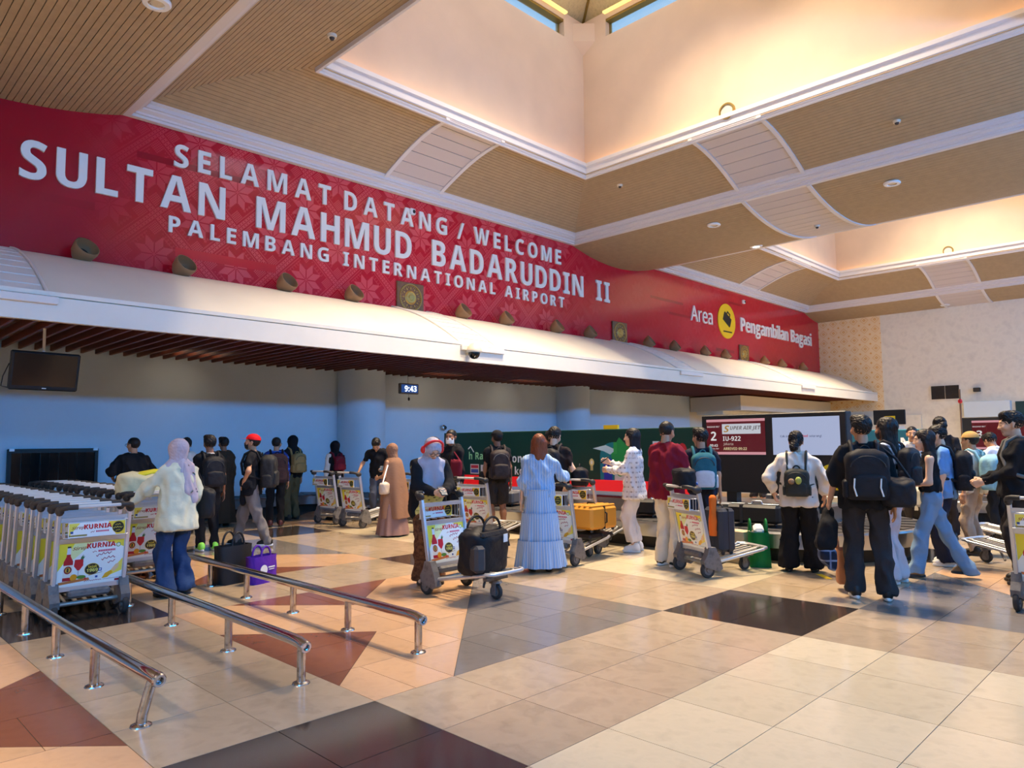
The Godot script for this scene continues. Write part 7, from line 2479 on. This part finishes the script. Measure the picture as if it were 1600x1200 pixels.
	part("hood", field([pr(p.U.call(Vector3(-0.08, 1.43, -0.06)), p.U.call(Vector3(0.08, 1.43, -0.06)), 0.07, 0.07), pr(p.U.call(Vector3(0, 1.40, -0.1)), p.U.call(Vector3(0, 1.34, -0.12)), 0.08, 0.06)], 0.02, 0.03, 0.01), blk, p.root)
	shoulder_bag(p, "waist_bag", "dark wine coloured bag of the man in the white face mask", Vector3(0.20, 0.98, 0.12), Vector3(0.22, 0.28, 0.10), cloth("pack_wine", rgb(106, 28, 44)), Vector3(-0.1, 1.44, 0.0))
	p = person({"label": "man in a black cap, black T-shirt and shorts with a dark backpack by the belt", "at": Vector2(8.5, -8.75), "h": 1.72, "face": Vector2(0.55, -0.83), "skin": brown, "hair": "crop", "top": blk, "sleeve": 0.6, "bottom": coal, "legs": "shorts", "legw": 1.3, "hyaw": 0.3})
	cap_hat(p, blk, 0.07)
	backpack(p, "dark brown backpack with grey piping of the man in shorts", Vector3(0.32, 0.48, 0.22), cloth("pack_brown", rgb(54, 46, 46), 0.6), {"zip": M.mudguard})
	part("held_jacket", field([pr(Vector3(0.25, 0.98, 0.06), Vector3(0.25, 0.62, 0.06), 0.085, 0.10, Vector3.RIGHT, 1.6)], 0.02, 0.02, 0.015), coal, p.root)
	p = person({"label": "person in a black cap and mask beyond the woman in the striped dress", "at": Vector2(8.4, -7.45), "h": 1.70, "face": Vector2(0.6, -0.8), "skin": brown, "hair": "crop", "top": blk, "sleeve": 0.6, "bottom": coal})
	cap_hat(p, blk, 0.06)
	# striped dress
	var st := Image.create(32, 4, false, Image.FORMAT_RGB8)
	st.fill(rgb(206, 220, 234))
	for k in 4:
		st.fill_rect(Rect2i(k * 8, 0, 4, 4), rgb(134, 172, 214))
		st.fill_rect(Rect2i(k * 8 + 5, 0, 1, 4), rgb(90, 112, 150))
	var stripe := picture_cloth("dress_stripe", st, 7.5)
	var skirt := mat("dress_stripe_skirt", Color.WHITE, 0.85, 0.0, 0.3)
	skirt.albedo_texture = stripe.albedo_texture
	p = person({"label": "woman with brown bobbed hair in a long blue striped dress beside a loaded trolley", "at": Vector2(6.52, -5.98), "h": 1.62, "face": Vector2(0.72, -0.69), "skin": pale, "hair": "bob", "hairc": rgb(124, 66, 38), "top": stripe, "sleeve": 1.15, "sleevew": 1.35, "loose": 1.06, "hem": 0.92, "legs": "none", "r": Vector3(-0.36, 1.03, 0.30), "rh": 1, "rpalm": Vector3(0, -1, 0), "shoe": M.black})
	part("skirt_upper", gown(1.02 * p.s, 0.72 * p.s, Vector2(0.165, 0.14), Vector2(0.20, 0.175), 8, 0.03, Vector2.ZERO, Vector2.ZERO, 1.0, 9, 2), skirt, p.root)
	part("skirt_tier", gown(0.73 * p.s, 0.38 * p.s, Vector2(0.22, 0.195), Vector2(0.25, 0.22), 11, 0.05, Vector2.ZERO, Vector2.ZERO, 1.0, 11, 2), skirt, p.root)
	part("skirt_hem", gown(0.39 * p.s, 0.06, Vector2(0.272, 0.24), Vector2(0.31, 0.275), 13, 0.06, Vector2.ZERO, Vector2.ZERO, 1.0, 13, 2), skirt, p.root)
	part("waist_tie", MB.new().tube(arc(Vector3(0, 1.02 * p.s, 0), Vector3(0.168, 0, 0), Vector3(0, 0, 0.142), 0, TAU, 24), 0.010, 6), stripe, p.root)
	# black polo
	var polo := cloth("polo_brown", rgb(42, 34, 33))
	p = person({"label": "man in a dark polo shirt with a black backpack looking down at his trolley", "at": Vector2(7.66, -6.76), "h": 1.74, "face": Vector2(0.92, -0.38), "skin": pale, "hair": "short", "lean": 0.06, "hpitch": 0.3, "top": polo, "sleeve": 0.62, "loose": 1.06, "girth": 1.1, "bottom": coal, "l": Vector3(0.24, 1.0, 0.24), "r": Vector3(-0.24, 1.0, 0.24), "lh": 1, "rh": 1})
	backpack(p, "black backpack with a white emblem of the man in the dark polo shirt", Vector3(0.32, 0.46, 0.18), pack_black)
	var bp := thing("backpack", "black backpack lying in the basket of the trolley by the white patterned shirt", "backpack", Vector3(7.93, 0.93, -6.50), 0.6)
	part("pack", soft_box(Vector3(0.34, 0.26, 0.24), 0.03), pack_black, bp)
	part("carry_loop", MB.new().tube(arc(Vector3(0, 0.24, 0), Vector3(0.05, 0, 0), Vector3(0, 0.06, 0), 0, PI, 8), 0.01, 6), pack_black, bp)
	part("strap", MB.new().tube([Vector3(0.15, 0.2, 0.05), Vector3(0.19, 0.0, 0.07), Vector3(0.18, -0.2, 0.06)], 0.014, 6), pack_black, bp)
	# white patterned shirt
	var dots := Image.create(48, 48, false, Image.FORMAT_RGB8)
	dots.fill(rgb(226, 222, 220))
	for k in 9:
		var x := (k % 3) * 16 + (k / 3) * 5 % 10
		var y := (k / 3) * 16 + 3
		dots.fill_rect(Rect2i(x, y, 5, 5), rgb(84, 66, 60))
		dots.fill_rect(Rect2i(x + 1, y + 1, 3, 2), rgb(226, 222, 220))
	p = person({"label": "woman in a white patterned shirt and white trousers holding a phone", "at": Vector2(8.5, -5.98), "h": 1.70, "face": Vector2(-0.35, -0.94), "skin": pale, "hair": "bob", "hairc": rgb(26, 22, 24), "top": picture_cloth("white_motif", dots, 5.0), "sleeve": 1.85, "sleevew": 1.2, "loose": 1.08, "hem": 0.74, "bottom": cloth("white_trousers", rgb(222, 216, 212)), "legw": 1.15, "ankle": 0.075, "cuff": 0.14, "shoe": M.white_plastic, "sole": M.white_plastic, "l": Vector3(0.12, 1.14, 0.34), "r": Vector3(-0.02, 1.24, 0.36), "lh": 2, "rh": 2})
	phone(p, "dark phone in the hand of the woman in the white patterned shirt", Vector3(0.03, 1.28, 0.42), Basis(Vector3.UP, 0.5) * Basis(Vector3.RIGHT, -0.9))
	shoulder_bag(p, "sling_bag", "small blue printed bag of the woman in the white patterned shirt", Vector3(-0.20, 0.98, 0.04), Vector3(0.08, 0.16, 0.2), cloth("blue_print", rgb(50, 60, 130)), Vector3(0.10, 1.44, 0.0), 0.0, blk)
	# maroon shirt
	var maroon := cloth("maroon_cotton", rgb(124, 28, 46))
	p = person({"label": "man in a maroon T-shirt and cream trousers by the belt", "at": Vector2(7.80, -5.0), "h": 1.77, "face": Vector2(0.97, 0.1), "girth": 1.12, "skin": tan, "hair": "crop", "hpitch": 0.28, "hyaw": 0.15, "top": maroon, "sleeve": 0.78, "sleevew": 1.15, "loose": 1.06, "hem": 0.80, "bottom": cloth("cream_trousers", rgb(220, 208, 186)), "legw": 1.22, "ankle": 0.082, "shoe": M.black, "sole": white_sole, "l": Vector3(0.16, 1.06, 0.30), "r": Vector3(-0.16, 1.10, 0.34), "lh": 2, "rh": 2})
	var cb := thing("backpack", "black camera bag resting on the trolley handle beside the maroon shirt", "bag", Vector3(7.42, 0.99, -4.52), 0.9)
	part("pack", soft_box(Vector3(0.36, 0.24, 0.22), 0.02), pack_black, cb)
	part("flap", MB.new().bevel(Vector3(0, 0.20, 0.0), Vector3(0.3, 0.06, 0.2), 0.025), pack_black, cb)
	part("badge", MB.new().ball(Vector3(-0.12, 0.06, 0.11), Vector3(0.02, 0.02, 0.01), 8), mat("badge_blue", rgb(80, 130, 220), 0.4), cb)
	# teal backpack
	p = person({"label": "man in a navy polo wearing a teal and white backpack near the screens", "at": Vector2(8.42, -4.86), "h": 1.68, "face": Vector2(0.8, -0.6), "skin": tan, "hair": "short", "hyaw": 0.6, "top": cloth("navy_polo", rgb(36, 38, 50)), "sleeve": 0.7, "bottom": cloth("navy_jeans", rgb(40, 48, 66)), "shoe": M.white_plastic, "l": Vector3(0.15, 1.1, 0.3), "lh": 2})
	backpack(p, "teal and white backpack with a bottle in its pocket", Vector3(0.30, 0.46, 0.2), cloth("pack_teal", rgb(46, 100, 112)), {"pocket": cloth("pack_white", rgb(206, 204, 204)), "strap": cloth("pack_teal", rgb(46, 100, 112))})
	# on the far side of the belt
	person({"label": "person in shorts on the far side of the belt, bare legs under the screens", "at": Vector2(13.0, -6.3), "h": 1.62, "face": Vector2(-1, 0.2), "skin": tan, "hair": "short", "top": coal, "sleeve": 0.6, "bottom": coal, "legs": "shorts"})
	# cream jacket at the screens
	p = person({"label": "woman in a cream jacket and wide black trousers facing the lit screens", "at": Vector2(8.5, -3.64), "h": 1.62, "face": Vector2(0.94, -0.34), "skin": tan, "hair": "tied", "hairc": rgb(28, 23, 24), "top": cloth("cream_jacket", rgb(222, 212, 200)), "sleeve": 1.75, "sleevew": 1.5, "loose": 1.12, "hem": 0.80, "girth": 1.05, "bottom": cloth("wide_black", rgb(28, 27, 29)), "legw": 1.4, "ankle": 0.12, "l": Vector3(0.30, 0.95, 0.12), "r": Vector3(-0.30, 0.92, 0.06), "elbow": 1.5, "lf": Vector3(0.14, 0, 0), "rf": Vector3(-0.15, 0, 0.02)})
	var mini := backpack(p, "small dark green backpack with plush charms on a cream jacket", Vector3(0.27, 0.32, 0.13), cloth("pack_green", rgb(52, 54, 50), 0.6), {"drop": 0.14, "strapr": 0.014})
	part("plush_charm", MB.new().ball(p.U.call(Vector3(-0.03, 1.13, -0.36)), Vector3(0.035, 0.045, 0.03), 10), cloth("plush_lime", rgb(168, 178, 90)), mini)
	part("plush_charm", MB.new().ball(p.U.call(Vector3(0.05, 1.12, -0.36)), Vector3(0.035, 0.035, 0.03), 10), cloth("plush_brown", rgb(150, 120, 92)), mini)
	# nearest man
	p = person({"label": "tall man in a black T-shirt and dark jeans with a black backpack, seen from behind", "at": Vector2(7.50, -2.55), "h": 1.75, "face": Vector2(0.90, -0.44), "girth": 1.12, "skin": tan, "hair": "short", "hyaw": 0.35, "top": blk, "sleeve": 0.95, "sleevew": 1.45, "loose": 1.1, "hem": 0.84, "bottom": dark_denim, "legw": 1.16, "ankle": 0.086, "shoe": M.black, "sole": white_sole, "l": Vector3(0.33, 0.80, 0.06), "lh": 1, "lf": Vector3(0.12, 0, 0.02), "rf": Vector3(-0.15, 0, -0.03)})
	var big := backpack(p, "large black backpack with white cords on the tall man in black", Vector3(0.38, 0.48, 0.2), pack_black)
	for x in [-0.10, 0.12]:
		part("cord", MB.new().tube([p.U.call(Vector3(x, 1.14, -0.34)), p.U.call(Vector3(x + 0.01, 1.06, -0.36)), p.U.call(Vector3(x - 0.01, 0.98, -0.36))], 0.008, 5), M.white_plastic, big)
	shoulder_bag(p, "duffel_bag", "black nylon sling bag with a pale blue tag hanging behind the tall man in black", Vector3(-0.26, 0.88, -0.12), Vector3(0.30, 0.28, 0.40), pack_black, Vector3(-0.12, 1.45, -0.02))
	var ja := thing("held_jacket", "black jacket over a plaid shirt carried by the tall man in black", "jacket", p.root.position, p.root.rotation.y)
	part("jacket", field([pr(Vector3(0.33, 0.80, 0.08), Vector3(0.36, 0.56, 0.06), 0.07, 0.12, Vector3.RIGHT, 1.2), pr(Vector3(0.34, 0.70, 0.0), Vector3(0.38, 0.54, -0.04), 0.08, 0.10)], 0.018, 0.03, 0.02), blk, ja)
	var plaid := Image.create(24, 24, false, Image.FORMAT_RGB8)
	plaid.fill(rgb(34, 40, 58))
	for k in 2:
		plaid.fill_rect(Rect2i(0, 4 + k * 12, 24, 2), rgb(150, 166, 196))
		plaid.fill_rect(Rect2i(4 + k * 12, 0, 2, 24), rgb(120, 136, 170))
	part("plaid_shirt", field([pr(Vector3(0.37, 0.55, 0.02), Vector3(0.38, 0.42, 0.0), 0.10, 0.11, Vector3.RIGHT, 1.5), pr(Vector3(0.33, 0.42, -0.03), Vector3(0.32, 0.30, -0.03), 0.05, 0.045)], 0.016, 0.03, 0.015), picture_cloth("plaid", plaid, 5.0), ja)
	var pb := carrier_bag("paper_bag", "brown paper carrier bag hanging beside the dark jeans", Vector3(7.74, 0.06, -2.87), 0.5, Vector3(0.24, 0.34, 0.13), mat("paper_brown", rgb(166, 112, 78), 0.8))
	pb.position.y = 0.08
	# long haired woman, girl in jeans, blue shirt
	var sim := Image.create(16, 24, false, Image.FORMAT_RGB8)
	sim.fill(rgb(220, 222, 228))
	sim.fill_rect(Rect2i(0, 4, 16, 4), rgb(96, 100, 120))
	sim.fill_rect(Rect2i(0, 15, 16, 3), rgb(60, 62, 74))
	p = person({"label": "long haired woman in a striped shirt and pale pink trousers behind the tall man", "at": Vector2(8.50, -2.62), "h": 1.75, "face": Vector2(0.15, -0.99), "skin": brown, "hair": "long", "top": picture_cloth("white_striped", sim, 5.0), "sleeve": 0.8, "bottom": cloth("pink_trousers", rgb(206, 190, 190)), "legw": 1.25, "ankle": 0.095, "shoe": M.white_plastic, "sole": M.white_plastic, "r": Vector3(-0.26, 0.86, 0.02)})
	mask(p, M.black)
	backpack(p, "black backpack of the long haired woman in the striped shirt", Vector3(0.28, 0.40, 0.16), pack_black)
	p = person({"label": "girl in a black crop top and flared light blue jeans walking by the belt", "at": Vector2(9.08, -2.38), "h": 1.62, "face": Vector2(-0.32, -0.95), "skin": pale, "hair": "long", "hairc": rgb(34, 26, 26), "top": blk, "sleeve": 0.0, "hem": 1.0, "loose": 0.94, "bottom": cloth("light_denim", rgb(124, 154, 184)), "legw": 1.0, "ankle": 0.088, "shoe": M.bowl, "l": Vector3(0.10, 1.06, 0.26), "r": Vector3(-0.10, 1.06, 0.24), "lf": Vector3(0.07, 0.0, 0.20), "rf": Vector3(-0.08, 0.03, -0.33), "lean": 0.04})
	part("held_cardigan", field([pr(Vector3(-0.10, 1.10, 0.18), Vector3(0.14, 1.12, 0.22), 0.085, 0.09), pr(Vector3(0.05, 1.06, 0.24), Vector3(0.08, 0.92, 0.22), 0.08, 0.07)], 0.02, 0.03, 0.02), cloth("pink_knit", rgb(232, 194, 196)), p.root)
	p = person({"label": "person in a light blue T-shirt and navy trousers with hair in a bun", "at": Vector2(10.05, -2.50), "h": 1.68, "face": Vector2(-0.25, -0.97), "skin": pale, "hair": "bun", "hpitch": 0.2, "top": cloth("sky_cotton", rgb(110, 154, 206)), "sleeve": 0.8, "sleevew": 1.2, "loose": 1.06, "hem": 0.82, "bottom": cloth("navy_cotton", rgb(36, 40, 58)), "legw": 1.3, "ankle": 0.095, "shoe": M.white_plastic, "sole": M.white_plastic})
	backpack(p, "black backpack with a lilac charm over the light blue T-shirt", Vector3(0.30, 0.48, 0.2), pack_black)
	shoulder_bag(p, "tote_bag", "pale grey leather tote held beside the navy trousers", Vector3(0.20, 0.72, 0.20), Vector3(0.34, 0.26, 0.16), mat("tote_grey", rgb(206, 204, 190), 0.45), Vector3(0.22, 1.12, 0.14), 0.4)
	p = person({"label": "person in a tan cap with a pale teal backpack behind the light blue T-shirt", "at": Vector2(11.2, -2.42), "h": 1.60, "face": Vector2(0.2, -1), "skin": tan, "hair": "crop", "top": cloth("ecru", rgb(204, 198, 186)), "sleeve": 0.8, "bottom": cloth("tan_trousers", rgb(166, 144, 124))})
	cap_hat(p, cloth("tan_cap", rgb(190, 150, 90)), 0.06)
	backpack(p, "pale teal backpack seen beside the black one", Vector3(0.34, 0.46, 0.24), cloth("pack_aqua", rgb(146, 188, 196)))
	# far heads
	person({"label": "man with cropped hair looking across the belt towards the crowd", "at": Vector2(13.4, -3.75), "h": 1.72, "face": Vector2(-0.9, 0.3), "skin": tan, "hair": "crop", "top": w, "sleeve": 0.7, "bottom": coal})
	person({"label": "dark haired man looking down behind the girl in the crop top", "at": Vector2(12.7, -3.15), "h": 1.85, "face": Vector2(-0.9, 0.1), "hpitch": 0.3, "skin": tan, "hair": "short", "top": coal, "sleeve": 0.7, "bottom": coal})
	person({"label": "man in a white shirt with his back turned beyond the black sweater", "at": Vector2(13.2, -2.5), "h": 1.62, "face": Vector2(0.6, -0.8), "skin": tan, "hair": "short", "top": cloth("office_white", rgb(222, 224, 228)), "sleeve": 1.8, "bottom": blk, "lean": 0.15, "hpitch": 0.4})
	p = person({"label": "man in a black sweater in profile pushing a trolley at the edge of the crowd", "at": Vector2(9.30, -1.60), "h": 1.80, "face": Vector2(-0.28, -0.96), "girth": 1.12, "skin": pale, "hair": "short", "top": blk, "sleeve": 1.9, "loose": 1.1, "bottom": coal, "l": Vector3(0.12, 1.02, 0.30), "r": Vector3(-0.14, 1.02, 0.30), "lh": 1, "rh": 1, "hpitch": 0.12})
	backpack(p, "grey strapped backpack of the man in the black sweater", Vector3(0.30, 0.44, 0.2), pack_black, {"strap": cloth("strap_grey", rgb(110, 108, 104))})

func _ready() -> void:
	rng.seed = 7
	fold.seed = 3
	fold.frequency = 0.075
	fold.noise_type = FastNoiseLite.TYPE_SIMPLEX_SMOOTH
	fold.fractal_octaves = 1
	set_camera_and_light()
	build_materials()
	build_floor()
	build_ceiling()
	build_walls()
	build_rails()
	build_trolleys()
	build_carousels()
	build_luggage()
	build_body_kit()
	build_crowd()
